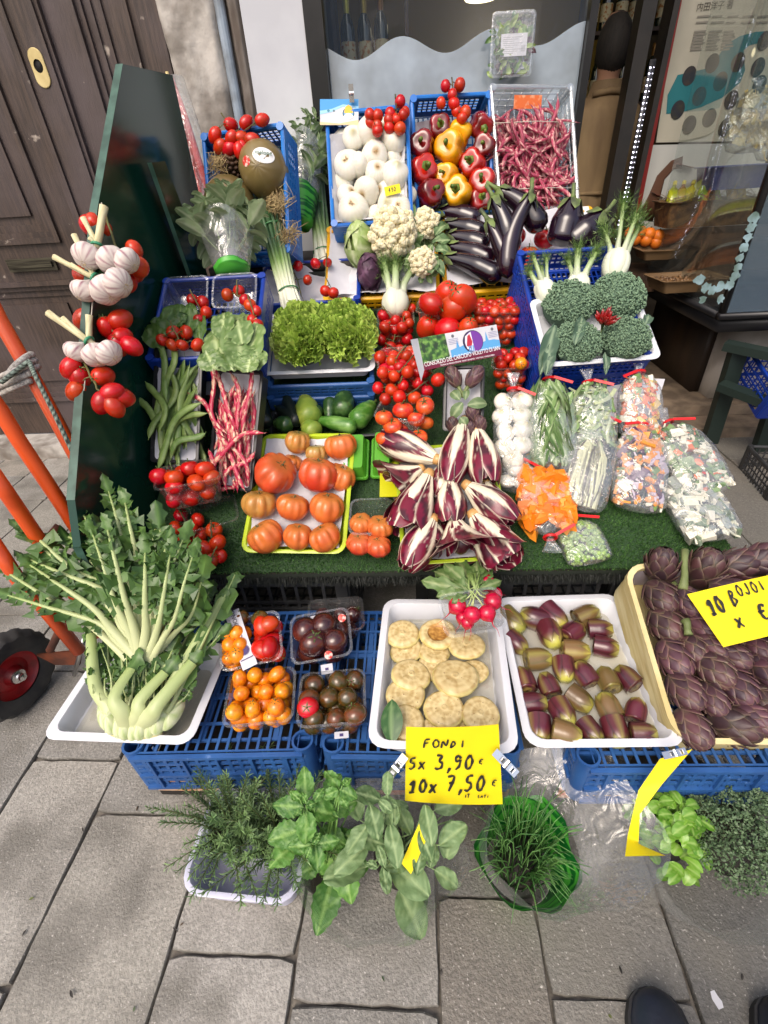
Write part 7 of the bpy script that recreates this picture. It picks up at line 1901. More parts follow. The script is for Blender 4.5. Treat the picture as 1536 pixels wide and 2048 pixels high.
ob('price_tag', m.mesh('price_tag', [YPAP, INK], False), None, T(p) @ F_ON.R @ RZ(.15) @ RX(.3), 'small folded yellow price tag among the white onions', 'price tag')
for lab, pts, F in (('vine tomatoes hanging over the onion crate rim beside the card', ((741, 245), (755, 232), (754, 252), (740, 230), (755, 262)), F_ON), ('vine tomatoes hanging at the corner of the onion crate rim', ((779, 255), (793, 238), (806, 230), (800, 203), (781, 228), (810, 225), (800, 257), (778, 240)), F_ON),
     ('vine tomatoes heaped over the top rim of the pepper crate', ((891, 172), (919, 170), (905, 190), (882, 206), (908, 207), (913, 222), (930, 225), (924, 236)), F_PE), ('vine tomatoes hanging over the melon crate rim', ((430, 270), (440, 293), (463, 275), (459, 297), (484, 275), (478, 300), (488, 295), (505, 280), (524, 240), (462, 250), (492, 245)), F_ME)):
 truss(lab, [F.px(x, y, .03 + U(-.008, .008)) for x, y in pts], .0205, 'date' if F is F_ME else 'cherry', 'vine tomatoes hanging on the top row crates', top=F.px(pts[0][0] + 12, min(b for a, b in pts) - 14, .02))
pc = ((460, 330, 58, 'dark', 60), (370, 420, 66, 'dark', 70), (562, 350, 62, 'yellow', -80), (515, 435, 76, 'yellow', 70), (668, 315, 60, 'dark', -60), (690, 425, 60, 'dark', 80), (370, 545, 70, 'red', 88), (500, 575, 58, 'yellow', 80), (632, 515, 66, 'red', 60), (405, 670, 68, 'dark', 60), (555, 660, 72, 'yellow', 70), (680, 620, 68, 'red', 80), (665, 700, 60, 'dark', 60), (450, 600, 50, 'red', 60), (600, 580, 50, 'red', 80))
nm_ = {'red': 'bright red', 'dark': 'dark red', 'yellow': 'yellow'}
for i, (x, y, r, k, e) in enumerate(pc):
 px_, py_ = E3(x, y); p = F_PE.px(px_, py_, -.02 if r > 54 else -.06); s = msize(r / 2.56, p) * 1.12
 d = (CAM - p).normalized() * math.sin(rad(abs(e))) + F_PE.R @ Vector((U(-.5, .5), .5 if e > 0 else -.3, .1)) * .6
 o = ob('bell_pepper', PEP[k][i % 2], None, T(p) @ basis(d) @ RZ(U(0, 6)) @ S(s), nm_[k] + ' bell pepper in the sky blue crate', 'pepper', nm_[k] + ' peppers in the crate'); ob('stem', PEPSTEM, o)
beans(F_DB, DBEAN, 230, .20, .06, .30, -.10, .10, 'dark pink borlotti pod in the clear crate', 'borlotti bean', 'dark borlotti pods in the clear crate', 'borlotti_pod', 95, 48)
m = MB(); m.box(-.06, .05, -.02, .02, 0, .001)
ob('orange_label', m.mesh('orange_label', M('label_orange', srgb(226, 110, 50, .85), .6, srgb(236, 170, 130, .85), 60, (.52, .66)), False), None, T(F_DB.px(1058, 204, -.02)) @ F_DB.R @ RX(.4), 'faded orange printed label on the clear crate of pods', 'label')
CORD = M('thin_cord', srgb(210, 204, 190, .8), .6)
for y, lab in ((.30, 'upper thin cord stretched across the clear crate'), (.07, 'lower thin cord stretched across the clear crate')):
 m = MB(); m.tube([F_DB.p(-.162, y, .004), F_DB.p(0, y + .002, .010), F_DB.p(.162, y, .004)], .0013, 5); ob('cord', m.mesh('cord', CORD), None, None, lab, 'cord')
a_ = [at_y(x, y, d) for x, y, d in ((978, 157, 2.395), (1063, 152, 2.395), (1066, 18, 2.42), (976, 24, 2.42))]
X = (a_[1] - a_[0]).normalized(); Z = X.cross(a_[3] - a_[0]).normalized(); Y = Z.cross(X); Mx = Matrix((X, Y, Z)).transposed().to_4x4(); Mx.translation = (a_[0] + a_[1]) / 2
W_, H_ = (a_[1] - a_[0]).length, (a_[3] - a_[0]).length
t = thing('salad_pack', 'clear plastic box of mixed salad leaves with a white label, propped on the clear crate', 'salad pack', Mx)
ob('box', tray_mesh(W_, H_, .05, .008, .015, .006).mesh('box', PUN, 40), t)
m = MB(); rr = random.Random(8)
for i in range(95):
 A = rr.choice((srgb(104, 144, 60, .82), srgb(78, 118, 50, .8), srgb(150, 176, 90, .85), srgb(70, 34, 48, .8)))
 leaf(m, T((rr.uniform(-.4, .4) * W_, rr.uniform(.05, .82) * H_, rr.uniform(-.04, -.006))) @ RZ(rr.uniform(0, 6.28)) @ RX(rr.gauss(0, .4)), rr.uniform(.025, .05), rr.uniform(.012, .022), .5, .3, 4, 5, lambda u, v: A, None, .002, .004, i)
ob('salad_leaves', m.mesh('salad_leaves', SPN), t)
m = MB(); m.box(-.27 * W_, .33 * W_, .32 * H_, .66 * H_, .001, .002)
ob('label', m.mesh('label', PAPER, False), t)
m = MB()
for k in range(9): m.box(-.22 * W_, (.02 + .1 * ((k * 7) % 3)) * W_, (.36 + .03 * k) * H_, (.368 + .03 * k) * H_, .0021, .0024)
for k in range(8): m.box(.2 * W_, .3 * W_, (.38 + .012 * k) * H_, (.384 + .012 * k + .004 * (k % 2)) * H_, .0021, .0024)
ob('printed_lines', m.mesh('printed_lines', M('print_grey', (.35, .35, .38), .6), False), t)
m = MB(); m.rings([rrect(W_ / 2 - .002, H_ / 2 - .002, .014, .003, 5, 1, H_ / 2), rrect(W_ / 2 - .008, H_ / 2 - .008, .012, .010, 5, 1, H_ / 2)], False, True); ob('lid', m.mesh('lid', PUN, 40), t)
MEL = M('melon_skin', srgb(134, 116, 72, .82), .3, srgb(112, 96, 58, .82), 3, bump=.08, bscale=25, coat=.15, speck=(srgb(130, 118, 70, .8), 60, (.68, .76)))
OVAL = M('sticker_white', srgb(236, 236, 236, .88), .45)
for px_, py_, r, e, lab in ((528, 340, 48, .12, 'dark olive melon with a white oval sticker at the back of its crate'), (462, 412, 50, .1, 'dark olive melon half hidden behind the sage leaves')):
 p = F_ME.px(px_, py_, -.01); s = msize(r, p); rr = random.Random(px_)
 o = ob('melon', None, None, T(p) @ F_ME.R @ RZ(.4) @ RX(.3), lab, 'melon', 'melons in the sky blue crate')
 m = MB(); m.ball(1, 28, 16, S(s, s * 1.08, s), lambda t, a: Vector((math.sin(t) * math.cos(a), math.sin(t) * math.sin(a), math.cos(t))) * (1 + .012 * math.sin(a * 10))); ob('melon_skin', m.mesh('melon_skin', MEL), o)
 inv = (F_ME.R @ RZ(.4) @ RX(.3)).inverted()
 dv = (inv @ ((CAM - p).normalized() + Vector((.1, 0, .55 if px_ > 500 else -.55)))).normalized(); dr = (inv @ ((CAM - p).normalized() + Vector((-.75, 0, .35)))).normalized()
 m = MB()
 def cap(dv_, rx, ry, mm, k):
  Bm = basis(dv_, inv @ Vector((1, 0, 0))); n = 24
  R0 = [[], [], []]
  for j in range(n):
   a = j / n * 6.2832
   for kk, f in enumerate((.02, .6, 1.0)):
    v = (Vector((0, 0, 1)) + Vector((rx * f * math.cos(a), ry * f * math.sin(a), 0))).normalized(); w_ = Bm @ v
    R0[kk].append(Vector((w_.x * s, w_.y * s * 1.08, w_.z * s)) * 1.008)
  mm.rings(R0[::-1] if False else R0, False, False)
 cap(dv, .46, .28, m, 0); ob('oval_sticker', m.mesh('oval_sticker', OVAL), o)
 m = MB(); cap(dr, .2, .18, m, 0); ob('red_sticker', m.mesh('red_sticker', STICK), o)
 me = font_mesh('Tropea' if False else 'Moretti' if False else 'melone', s * .22, M('print_green', (.02, .12, .05), .6), .0001, 'CENTER')
 ob('sticker_lettering', me, o, T(Vector((dv.x * s, dv.y * s * 1.08, dv.z * s)) * 1.02) @ basis(dv, inv @ Vector((1, 0, 0))))
m = MB(); CN = M('pine_cone', srgb(116, 84, 58, .75), .7, srgb(70, 48, 34, .75), 20, rnd=.1)
for k in range(9):
 z = k / 8; n = 9; r = .034 * math.sin(.35 + z * 2.5)
 for i in range(n):
  a = 6.2832 * (i + .5 * (k % 2)) / n
  m.ball(1, 8, 5, T((r * math.cos(a), r * math.sin(a), .085 * (z - .5))) @ RZ(a) @ RY(1.0) @ S(.006, .008, .011))
m.ball(1, 10, 8, S(.024, .024, .042)); p = F_ME.px(462, 338, -.01)
ob('pine_cone', m.mesh('pine_cone', CN), None, T(p) @ F_ME.R @ RX(-.6) @ RY(.4), 'brown pine cone tucked beside the melon in straw', 'pine cone')
m = MB(); rr = random.Random(77)
def straw(cx_, cy_, n, sp, h):
 for i in range(n):
  p = F_ME.px(cx_ + rr.gauss(0, sp), cy_ + rr.gauss(0, sp), h + rr.uniform(-.02, .015)); d = (F_ME.R @ Vector((rr.gauss(0, 1), rr.gauss(0, 1), rr.gauss(0, .4)))).normalized() * rr.uniform(.015, .035); k = Vector((rr.gauss(0, .006), rr.gauss(0, .006), rr.gauss(0, .006)))
  c = mix(srgb(206, 182, 130, .85), srgb(110, 84, 50, .8), rr.random() ** 2)
  m.tube([p - d, p + k, p + d], [.0008, .001, .0006], 3, cf=lambda u, v: c)
straw(437, 325, 110, 8, .02); straw(555, 405, 190, 11, .0); straw(575, 470, 120, 10, .0); straw(470, 450, 60, 14, -.01)
prop(ob('straw', m.mesh('straw', M('straw', vcol=True, rough=.7)), None, None), 'dry straw packed around the melons', 'straw', None, 'stuff')
SAGE = M('sage_leaf', vcol=True, rough=.6, lucent=.15, bump=.2, bscale=140)
def sprig(mb, p, tip, n, Lf, Wf, cA, cB, V, seed, prof=None, droop=.5, edge=None, whorl=2, stemc=None):
 """stem from p to tip with opposite leaves"""
 rr = random.Random(seed); p, tip = Vector(p), Vector(tip); d = (tip - p); k = Vector((rr.gauss(0, .06), rr.gauss(0, .06), 0)) * d.length
 path = [p, p.lerp(tip, .5) + k, tip]
 mb.tube([p, p.lerp(tip, .25) + k * .7, path[1], p.lerp(tip, .75) + k * .7, tip], [.0028, .0026, .0024, .002, .0015], 6, cf=lambda u, v: stemc or srgb(130, 150, 96, .8))
 D = d.normalized()
 for i in range(n):
  u = .25 + .75 * (i + 1) / n; o = p.lerp(tip, u) + k * 4 * u * (1 - u)
  a0 = i * 1.6 + rr.uniform(-.3, .3); sc_ = (1.05 - .55 * max(0, u - .6) / .4) * rr.uniform(.8, 1.1)
  for j in range(whorl):
   a = a0 + j * 6.2832 / whorl
   X0 = D.orthogonal().normalized(); Y0 = D.cross(X0); R_ = X0 * math.cos(a) + Y0 * math.sin(a)
   Y = (R_ * rr.uniform(.7, 1.0) + D * rr.uniform(.35, .9)).normalized(); X = Y.cross(D).normalized(); Z = X.cross(Y)
   Mx = Matrix((X, Y, Z)).transposed().to_4x4(); Mx.translation = o
   A = mix(cA, cB, rr.random())
   leaf(mb, Mx, Lf * sc_, Wf * sc_, droop * rr.uniform(.4, 1.4), .25, 6, 8, veins(A, V, 7, .06), prof, .002, .004, rr.uniform(0, 9), edge)
oval_p = lambda v: max(0.0, math.sin(PI * (v * .94 + .03))) ** .62
SG1, SG2, SGV = srgb(128, 152, 110, .88), srgb(164, 184, 140, .9), srgb(196, 208, 172, .9)
SLEEVE = CLEAR('sleeve_film', (.96, .98, .97), .05, .07, rough=.14, bump=.9, bscale=22, edge=.4, patchy=.16)
GRNS = M('sleeve_green', srgb(90, 196, 70, .85), .35, srgb(26, 116, 44, .8), 30, (.45, .55), stretch=(.3, .3, 3.2), lucent=.2, detail=0)
def potted(name, label, cat, base, axis, H, r0, r1, sprigs, mat, fcol, group=None, green=.35, pot=True, xh=None):
 """plant in a pot wrapped by a cone of clear film, green striped at its foot; +Z is the sleeve axis"""
 Bm = T(base) @ basis(axis, xh or (1, 0, 0)); t = thing(name, label, cat, Bm, group)
 n = 28
 def ring(u):
  r = r0 + (r1 - r0) * u
  return [Vector(((r + .006 * math.sin(5 * k * 6.2832 / n) * u + .004 * math.sin(k * 1.7)) * math.cos(k * 6.2832 / n), (r + .006 * math.sin(4 * k * 6.2832 / n + 1) * u) * math.sin(k * 6.2832 / n), H * u + .012 * u * math.sin(3 * k * 6.2832 / n))) for k in range(n)]
 if green:
  m = MB(); m.rings([ring(u * green / 4) for u in range(5)], True, False); ob('green_band', m.mesh('green_band', GRNS), t)
 m = MB(); m.rings([ring((green or 0) + (1 - (green or 0)) * u / 6) for u in range(7)], False, False); ob('plastic_sleeve', m.mesh('plastic_sleeve', SLEEVE), t)
 if pot:
  m = MB(); m.lathe([(r0 * .6, .002), (r0 * .85, H * .28), (r0 * .9, H * .3), (r0 * .84, H * .29), (.001, H * .27)], 18, cap0=True); ob('pot', m.mesh('pot', M('pot_dark', (.03, .025, .02), .7)), t)
 ob('foliage', sprigs.mesh('foliage', mat), t)
 return t
def sage_mb(seed, n, H, spread, Lf, Wf, c=(SG1, SG2, SGV), nl=5, prof=oval_p, edge=None):
 rr = random.Random(seed); m = MB()
 for i in range(n):
  a = i * 2.4; r = spread * math.sqrt((i + .5) / n)
  sprig(m, (r * .35 * math.cos(a), r * .35 * math.sin(a), H * .25), (r * math.cos(a), r * math.sin(a), H * rr.uniform(.75, 1.12) * (1 - .25 * (r / max(spread, 1e-4)) ** 2)), nl, Lf, Wf, *c, seed * 50 + i, prof, .6, edge)
 return m
b0, tp = at_d(465, 545, 1.50), at_d(440, 395, 1.56)
potted('sage_plant', 'grey green sage plant in a clear sleeve in front of the melon crate', 'herb plant', b0, tp - b0, (tp - b0).length * .58, .05, .085, sage_mb(2, 15, (tp - b0).length * 1.02, .10, .085, .042), SAGE, None, None, .1)
b0, tp = at_d(600, 450, 1.86), at_d(615, 255, 1.92)
potted('sage_plant', 'sage plant in a green striped sleeve between the melon and onion crates', 'herb plant', b0, tp - b0, (tp - b0).length * .8, .045, .075, sage_mb(5, 15, (tp - b0).length * 1.05, .075, .08, .038, (srgb(106, 136, 86, .85), srgb(140, 166, 112, .88), SGV)), SAGE, None, None, .42)
# ================================================================== garlic and tomato vines hung on the edge of the side board
BH = BX + .012
STEMM = M('garlic_stem', vcol=True, rough=.7)
TIEM = M('green_tie', srgb(60, 150, 110, .8), .4)
def garlic_bunch(label, tie, stems, bulbs):
 p0 = at_x(*tie, BH); t = thing('garlic_bunch', label, 'garlic', T(p0), 'garlic bunches on the board edge')
 m = MB()
 for (x, y, r) in stems:
  q = at_x(x, y, BH + .01) - p0; q = q - q * 0
  d = at_d(x, y, depth(p0) - .01) - p0
  m.tube([Vector((0, 0, 0)) - d * .12, d * .35, d * .75, d], [.006 * r, .0058 * r, .006 * r, .0068 * r], 8, cf=lambda u, v: mix(srgb(206, 196, 150, .85), srgb(226, 220, 180, .88), .5 + .5 * math.sin(v * 5 + u * 9)))
 ob('stems', m.mesh('stems', STEMM), t)
 for i, (x, y, r) in enumerate(bulbs):
  q = at_d(x, y, depth(p0) - .02 - .012 * (i % 2)) - p0; d = -q.normalized(); s = msize(r, p0)
  ob('bulb', GARLIC[i % 2], t, T(q) @ basis(d + Vector((0, 0, .2)), (1, 0, 0)) @ RZ(U(0, 6)) @ S(s))
 m = MB(); m.tube([(.012 * math.cos(k / 10 * 6.2832), .012 * math.sin(k / 10 * 6.2832), .0) for k in range(11)], .0035, 6)
 ob('tie', m.mesh('tie', TIEM), t, basis((at_d(*stems[0][:2], depth(p0)) - p0)))
garlic_bunch('topmost bunch of three white garlic bulbs on the board edge', (195, 490), ((208, 412, 1.5), (166, 436, 1.1), (178, 475, .8)), ((222, 520, 27), (174, 512, 26), (254, 522, 24)))
garlic_bunch('middle bunch of purple striped garlic with long stems pointing left', (190, 557), ((108, 514, 1.1), (148, 470, 1.1), (142, 530, 1.0)), ((212, 580, 29), (236, 566, 27), (166, 582, 22)))
garlic_bunch('lowest bunch of garlic with its stems spread in a fan', (178, 683), ((96, 626, 1.3), (125, 636, 1.0), (178, 630, 1.2)), ((192, 710, 25), (218, 706, 24), (150, 704, 21)))
for lab, pts, k in (('vine tomatoes around the topmost garlic bunch', ((190, 446), (205, 455), (268, 500), (278, 535), (262, 552), (182, 452)), 'round'), ('red tomatoes behind the middle garlic bunch', ((168, 552), (272, 545), (255, 565)), 'round'), ('vine tomatoes hanging between the middle and lowest garlic', ((167, 638), (214, 655), (236, 690), (263, 692), (240, 640), (245, 672)), 'plum'), ('lowest vine tomatoes hanging under the garlic', ((142, 735), (152, 782), (206, 752), (224, 785), (204, 805), (228, 812), (160, 755), (242, 795)), 'plum')):
 c_ = at_x(sum(p[0] for p in pts) / len(pts), sum(p[1] for p in pts) / len(pts), BH + .02); dd = depth(c_)
 truss(lab, [at_d(x, y, dd + U(-.015, .015)) for x, y in pts], .0235 if k == 'plum' else .026, k, 'vine tomatoes on the board edge', top=at_d(pts[0][0] + 18, min(b for a, b in pts) - 22, dd))
m = MB(); L_ = [at_x(x, y, BH - .006) + Vector((0, -.004, 0)) for x, y in ((205, 405), (196, 480), (190, 560), (184, 640), (176, 720), (170, 780))]
m.tube(L_, .0013, 5); ob('hanging_string', m.mesh('hanging_string', CORD), None, None, 'thin string holding the garlic and tomatoes along the board edge', 'string')
p, q = at_y(408, 405, 2.20), at_y(338, 160, 2.26); Bm = T(p) @ basis(q - p, (1, 0, 0)); L_ = (q - p).length
t = thing('folded_parasol', 'red folded parasol in a clear sleeve leaning behind the dark green board', 'parasol', Bm)
m = MB(); R_ = []
for i in range(16):
 u = i / 15; r = .060 * (1 - .72 * u) * (1 + .12 * math.sin(u * 9))
 R_.append([Vector((r * (1 + .3 * math.cos(5 * k / 30 * 6.2832 + u * 2)) * math.cos(k / 30 * 6.2832), r * .7 * (1 + .3 * math.cos(5 * k / 30 * 6.2832 + u * 2)) * math.sin(k / 30 * 6.2832), (u * 1.5 - .5) * L_)) for k in range(30)])
m.rings(R_); ob('folded_cloth', m.mesh('folded_cloth', M('parasol_red', srgb(204, 44, 24, .85), .6, srgb(160, 28, 18, .85), 8)), t)
m = MB(); m.rings([[Vector(((.082 - .04 * u) * math.cos(k / 20 * 6.2832) + .012, (.07 - .03 * u) * math.sin(k / 20 * 6.2832), (u * 1.5 - .5) * L_)) for k in range(20)] for u in (0, .3, .6, 1)], False, True); ob('clear_sleeve', m.mesh('clear_sleeve', SLEEVE), t)
m = MB(); m.tube([(0, 0, L_), (0, 0, L_ * 1.06)], [.008, .006], 8); ob('tip', m.mesh('tip', MATS['brass']), t)
# ================================================================== orange hand truck
ORM = M('handtruck_orange', srgb(226, 84, 24, .85), .4, srgb(206, 72, 18, .85), 9, (.5, .65), coat=.2, speck=(srgb(130, 100, 80, .7), 30, (.70, .76)))
tk0 = at_z(45, 1412, 0)
t = thing('hand_truck', 'orange tubular hand truck with a black tyred wheel leaning beside the stall', 'hand truck', T(tk0))
def tube_part(nm, pts, r, mat, n=12):
 m = MB(); m.tube([p - tk0 for p in pts], r, n); return ob(nm, m.mesh(nm, mat), t)
tube_part('upright', [at_y(-180, 300, 1.22), at_y(-40, 560, 1.13), at_y(0, 640, 1.10), at_y(75, 772, 1.06), at_y(150, 910, 1.01), at_y(215, 1035, .97)], .0165, ORM)
tube_part('upright', [at_y(-260, 420, 1.00), at_y(-60, 735, .94), at_y(0, 820, .93), at_y(37, 880, .925), at_y(125, 1012, .91), at_y(205, 1140, .90)], .0165, ORM)
tube_part('rail', [at_y(-30, 925, .84), at_y(20, 995, .84), at_y(85, 1090, .85), at_y(150, 1190, .86), at_y(200, 1268, .86)], .0165, ORM)
tube_part('rail', [at_y(-30, 1062, .80), at_y(37, 1160, .80), at_y(75, 1200, .80), at_y(159, 1302, .81)], .0165, ORM)
tube_part('handle', [at_y(-260, 420, 1.00), at_y(-225, 330, 1.08), at_y(-180, 300, 1.22)], .0165, ORM)
tube_part('crossbar', [at_y(75, 1105, .84), at_y(120, 1052, .90)], .012, M('handtruck_rust', srgb(120, 60, 34, .8), .7, srgb(80, 44, 30, .8), 20))
tube_part('crossbar', [at_y(100, 1300, .83), at_y(150, 1200, .86)], .011, MATS['handtruck_rust'])
tube_part('brace', [at_y(148, 1350, .84), at_y(170, 1270, .86)], .006, M('wire_metal', (.5, .5, .5), .35, metal=1))
m = MB(); P_ = [at_y(x, y, .85) - tk0 for x, y in ((70, 1310), (165, 1300), (160, 1330), (110, 1330))]; m.poly(P_); m.poly([p + Vector((0, .004, 0)) for p in reversed(P_)]); ob('axle_plate', m.mesh('axle_plate', MATS['handtruck_rust'], False), t)
wh = ob('wheel', None, t, T((0.015, .02, .128)) @ RZ(rad(-12)) @ RX(rad(6)) @ RY(PI / 2))
TYR = M('tyre_rubber', (.022, .022, .024), .75, (.05, .048, .045), 12, bump=.2, bscale=60)
m = MB(); n = 72; prof = [(.070, -.026), (.092, -.034), (.112, -.032), (.122, -.022), (.127, -.008), (.127, .008), (.122, .022), (.112, .032), (.092, .034), (.070, .026)]
R_ = []
for j in range(n):
 a = j / n * 6.2832
 R_.append([Vector(((r + (.0045 if (r > .11 and (j // 2) % 2 == (0 if z > 0 else 1)) else 0)) * math.cos(a), (r + (.0045 if (r > .11 and (j // 2) % 2 == (0 if z > 0 else 1)) else 0)) * math.sin(a), z)) for r, z in prof])
R_.append(R_[0]); m.rings(R_, False, False, False); ob('tyre', m.mesh('tyre', TYR, 35), wh)
m = MB(); m.lathe([(.071, .020), (.066, .012), (.05, .006), (.03, .014), (.022, .03), (.021, .03)], 36); m.lathe([(.071, -.020), (.05, -.006), (.02, -.03)], 36); ob('rim', m.mesh('rim', M('rim_red', srgb(178, 24, 30, .8), .4, srgb(130, 18, 24, .8), 20), 40), wh)
m = MB(); m.lathe([(.021, .03), (.020, .034), (.011, .036), (.010, .05), (.001, .052)], 20); ob('hub', m.mesh('hub', CHROME, 40), wh)
ROPE = M('white_rope', srgb(204, 200, 192, .85), .8, srgb(160, 154, 146, .85), 160, bump=.5, bscale=300)
pc_ = at_y(48, 735, 1.07)
t2 = thing('rope_coil', 'white rope tied round the orange tube of the hand truck', 'rope', T(pc_)); m = MB()
for o_ in (0, .014, .028):
 m.tube([Vector((.03 * math.cos(k / 16 * 6.2832) - .003, .03 * math.sin(k / 16 * 6.2832), o_ - .02 + .02 * math.cos(k / 16 * 6.2832))) for k in range(17)], .007, 7)
for y in (742, 760, 775): m.tube([at_y(62, y - 14, 1.04) - pc_, at_y(10, y + 8, 1.03) - pc_, at_y(-30, y + 26, 1.02) - pc_], .007, 7)
ob('rope', m.mesh('rope', ROPE), t2)
m = MB(); k_ = [0]
def bcf(u, v): return srgb(30, 36, 34, .8) if (int(u * 90) + int(v / 6.2832 * 4)) % 2 else srgb(150, 170, 156, .8)
P_ = [at_y(2, 765, 1.01), at_y(58, 722, 1.035), at_y(70, 750, 1.02), at_y(110, 830, .995), at_y(152, 918, .97), at_y(160, 935, .96)]
fine = []
for i in range(len(P_) - 1):
 for k in range(16): fine.append(P_[i].lerp(P_[i + 1], k / 16))
m.tube(fine, .0052, 8, cf=bcf)
ob('bungee_cord', m.mesh('bungee_cord', M('bungee', vcol=True, rough=.7)), None, None, 'black and white speckled bungee cord hooked over the hand truck tube', 'cord')
# ================================================================== herbs on the pavement
tubz = .105
F_T = Frame(at_z(470, 1800, tubz) , -3, 0)
TUB = M('tub_lavender', srgb(206, 206, 226, .85), .35, srgb(188, 190, 214, .85), 5)
ob('tub', tray_mesh(.245, .215, .10, .010, .045, .012).mesh('tub', TUB, 40), None, F_T.M.copy(), 'pale lavender plastic tub with rosemary pots on the pavement', 'tub')
ROSM = M('rosemary_leaf', vcol=True, rough=.5, lucent=.05)
SOIL = M('soil', (.018, .014, .011), .9, (.04, .03, .022), 90, bump=.5, bscale=120)
rr = random.Random(14)
for cx_, cy_, lab in ((-.052, .125, 'round pot of rosemary at the outer side of the lavender tub'), (.060, .115, 'round pot of rosemary at the mint side of the lavender tub')):
 t = thing('rosemary_plant', lab, 'herb plant', F_T.M @ T((cx_, cy_, -.09)), 'rosemary pots in the tub')
 m = MB(); m.lathe([(.038, .0), (.050, .085), (.054, .092), (.050, .092), (.047, .08), (.001, .078)], 26, cap0=True); ob('pot', m.mesh('pot', M('pot_lilac', srgb(180, 186, 206, .8), .4)), t)
 m = MB(); m.lathe([(.046, .081), (.001, .083)], 20); ob('soil', m.mesh('soil', SOIL), t)
 m = MB()
 for s_ in range(46):
  a = s_ * 2.4 + rr.uniform(-.3, .3); r = .045 * math.sqrt((s_ + .5) / 46)
  lean = rr.uniform(.15, 1.1) * (.4 + r / .045); H = rr.uniform(.07, .15)
  P0 = Vector((r * .8 * math.cos(a), r * .8 * math.sin(a), .08)); d = Vector((math.cos(a) * lean, math.sin(a) * lean, 1)).normalized()
  P1 = P0 + d * H * .5 + Vector((0, 0, .006)); P2 = P0 + d * H + Vector((math.cos(a), math.sin(a), -.2)) * .03 * lean
  c0 = mix(srgb(90, 128, 70, .88), srgb(132, 166, 98, .9), rr.random())
  m.tube([P0, P1, P2], [.0016, .0013, .0008], 5, cf=lambda u, v: srgb(96, 104, 62, .8))
  N_ = int(H * 560)
  for k in range(N_):
   u = .06 + .94 * k / N_; o = P0.lerp(P1, u * 2) if u < .5 else P1.lerp(P2, u * 2 - 1)
   dd = (P2 - P0).normalized(); b_ = k * 2.4 + rr.uniform(-.4, .4); x0 = dd.orthogonal().normalized(); y0 = dd.cross(x0)
   q = ((x0 * math.cos(b_) + y0 * math.sin(b_)) * rr.uniform(.7, 1.1) + dd * rr.uniform(.4, .9)).normalized(); L = rr.uniform(.014, .024) * (1 - .4 * max(0, u - .8) / .2)
   s = q.cross(dd).normalized() * .0015; c = mix(c0, srgb(46, 78, 44, .75), rr.random() * .8)
   mid = o + q * L * .55 + dd * .001
   i0, i1, i2, i3, i4 = m.pt(o - s * .5, c), m.pt(o + s * .5, c), m.pt(mid + s, c), m.pt(o + q * L, mix(c, (1, 1, .7), .08)), m.pt(mid - s, c)
   m.face(i0, i1, i2, i3, i4)
 ob('foliage', m.mesh('foliage', ROSM, False), t)
MINT = M('mint_leaf', vcol=True, rough=.45, lucent=.2, bump=.5, bscale=120)
MG1, MG2, MGV = srgb(66, 118, 44, .8), srgb(104, 156, 66, .82), srgb(150, 190, 104, .85)
mint_prof = lambda v: max(0.0, math.sin(PI * (v ** .8 * .95 + .03))) ** .8
def herb(name, label, base_px, base_z, items, mat, cols, prof, edge, pot_r=.05, sleeve=None, stems=True, thick=.003, ncuts=(8, 12), curl=(.1, .6)):
 """leafy plant: pot on the pavement and individually placed leaves (px, py, length px, direction in the photo, height)"""
 p0 = at_z(*base_px, 0); t = thing(name, label, 'herb plant', T(p0))
 m = MB(); m.lathe([(pot_r * .75, 0), (pot_r, base_z * .8), (pot_r * 1.05, base_z * .85), (pot_r * .95, base_z * .8), (.001, base_z * .76)], 24, cap0=True); ob('pot', m.mesh('pot', M('pot_dark', (.03, .025, .02), .7)), t)
 m = MB(); rr = random.Random(len(items) * 7)
 for (x, y, Lp, wr_, ang, z) in items:
  p = at_z(x, y, z); L = msize(Lp, p); a = rad(ang)
  n_ = ((CAM - p).normalized() * .8 + Vector((0, 0, .5)) + Vector((rr.gauss(0, .22), rr.gauss(0, .22), 0))).normalized()
  d = RM @ Vector((math.cos(a), math.sin(a), 0)); d = (d - n_ * d.dot(n_)).normalized()
  X = d.cross(n_).normalized(); Mx = Matrix((X, d, n_)).transposed().to_4x4(); Mx.translation = p - p0
  A = mix(cols[0], cols[1], rr.random())
  leaf(m, Mx, L, L * wr_, rr.uniform(*curl), rr.uniform(.05, .3), ncuts[0], ncuts[1], veins(A, cols[2], 7, .05), prof, .0025, .006, rr.uniform(0, 50), edge)
  if stems:
   e = Vector((rr.uniform(-.02, .02), rr.uniform(-.02, .02), base_z * .8)); q = p - p0
   m.tube([e, e.lerp(q, .5) + Vector((0, 0, .02)), q], [thick * .8, thick * .7, thick * .4], 5, cf=lambda u, v: mix(cols[1], cols[2], .4))
 ob('foliage', m.mesh('foliage', mat), t)
 return t, p0
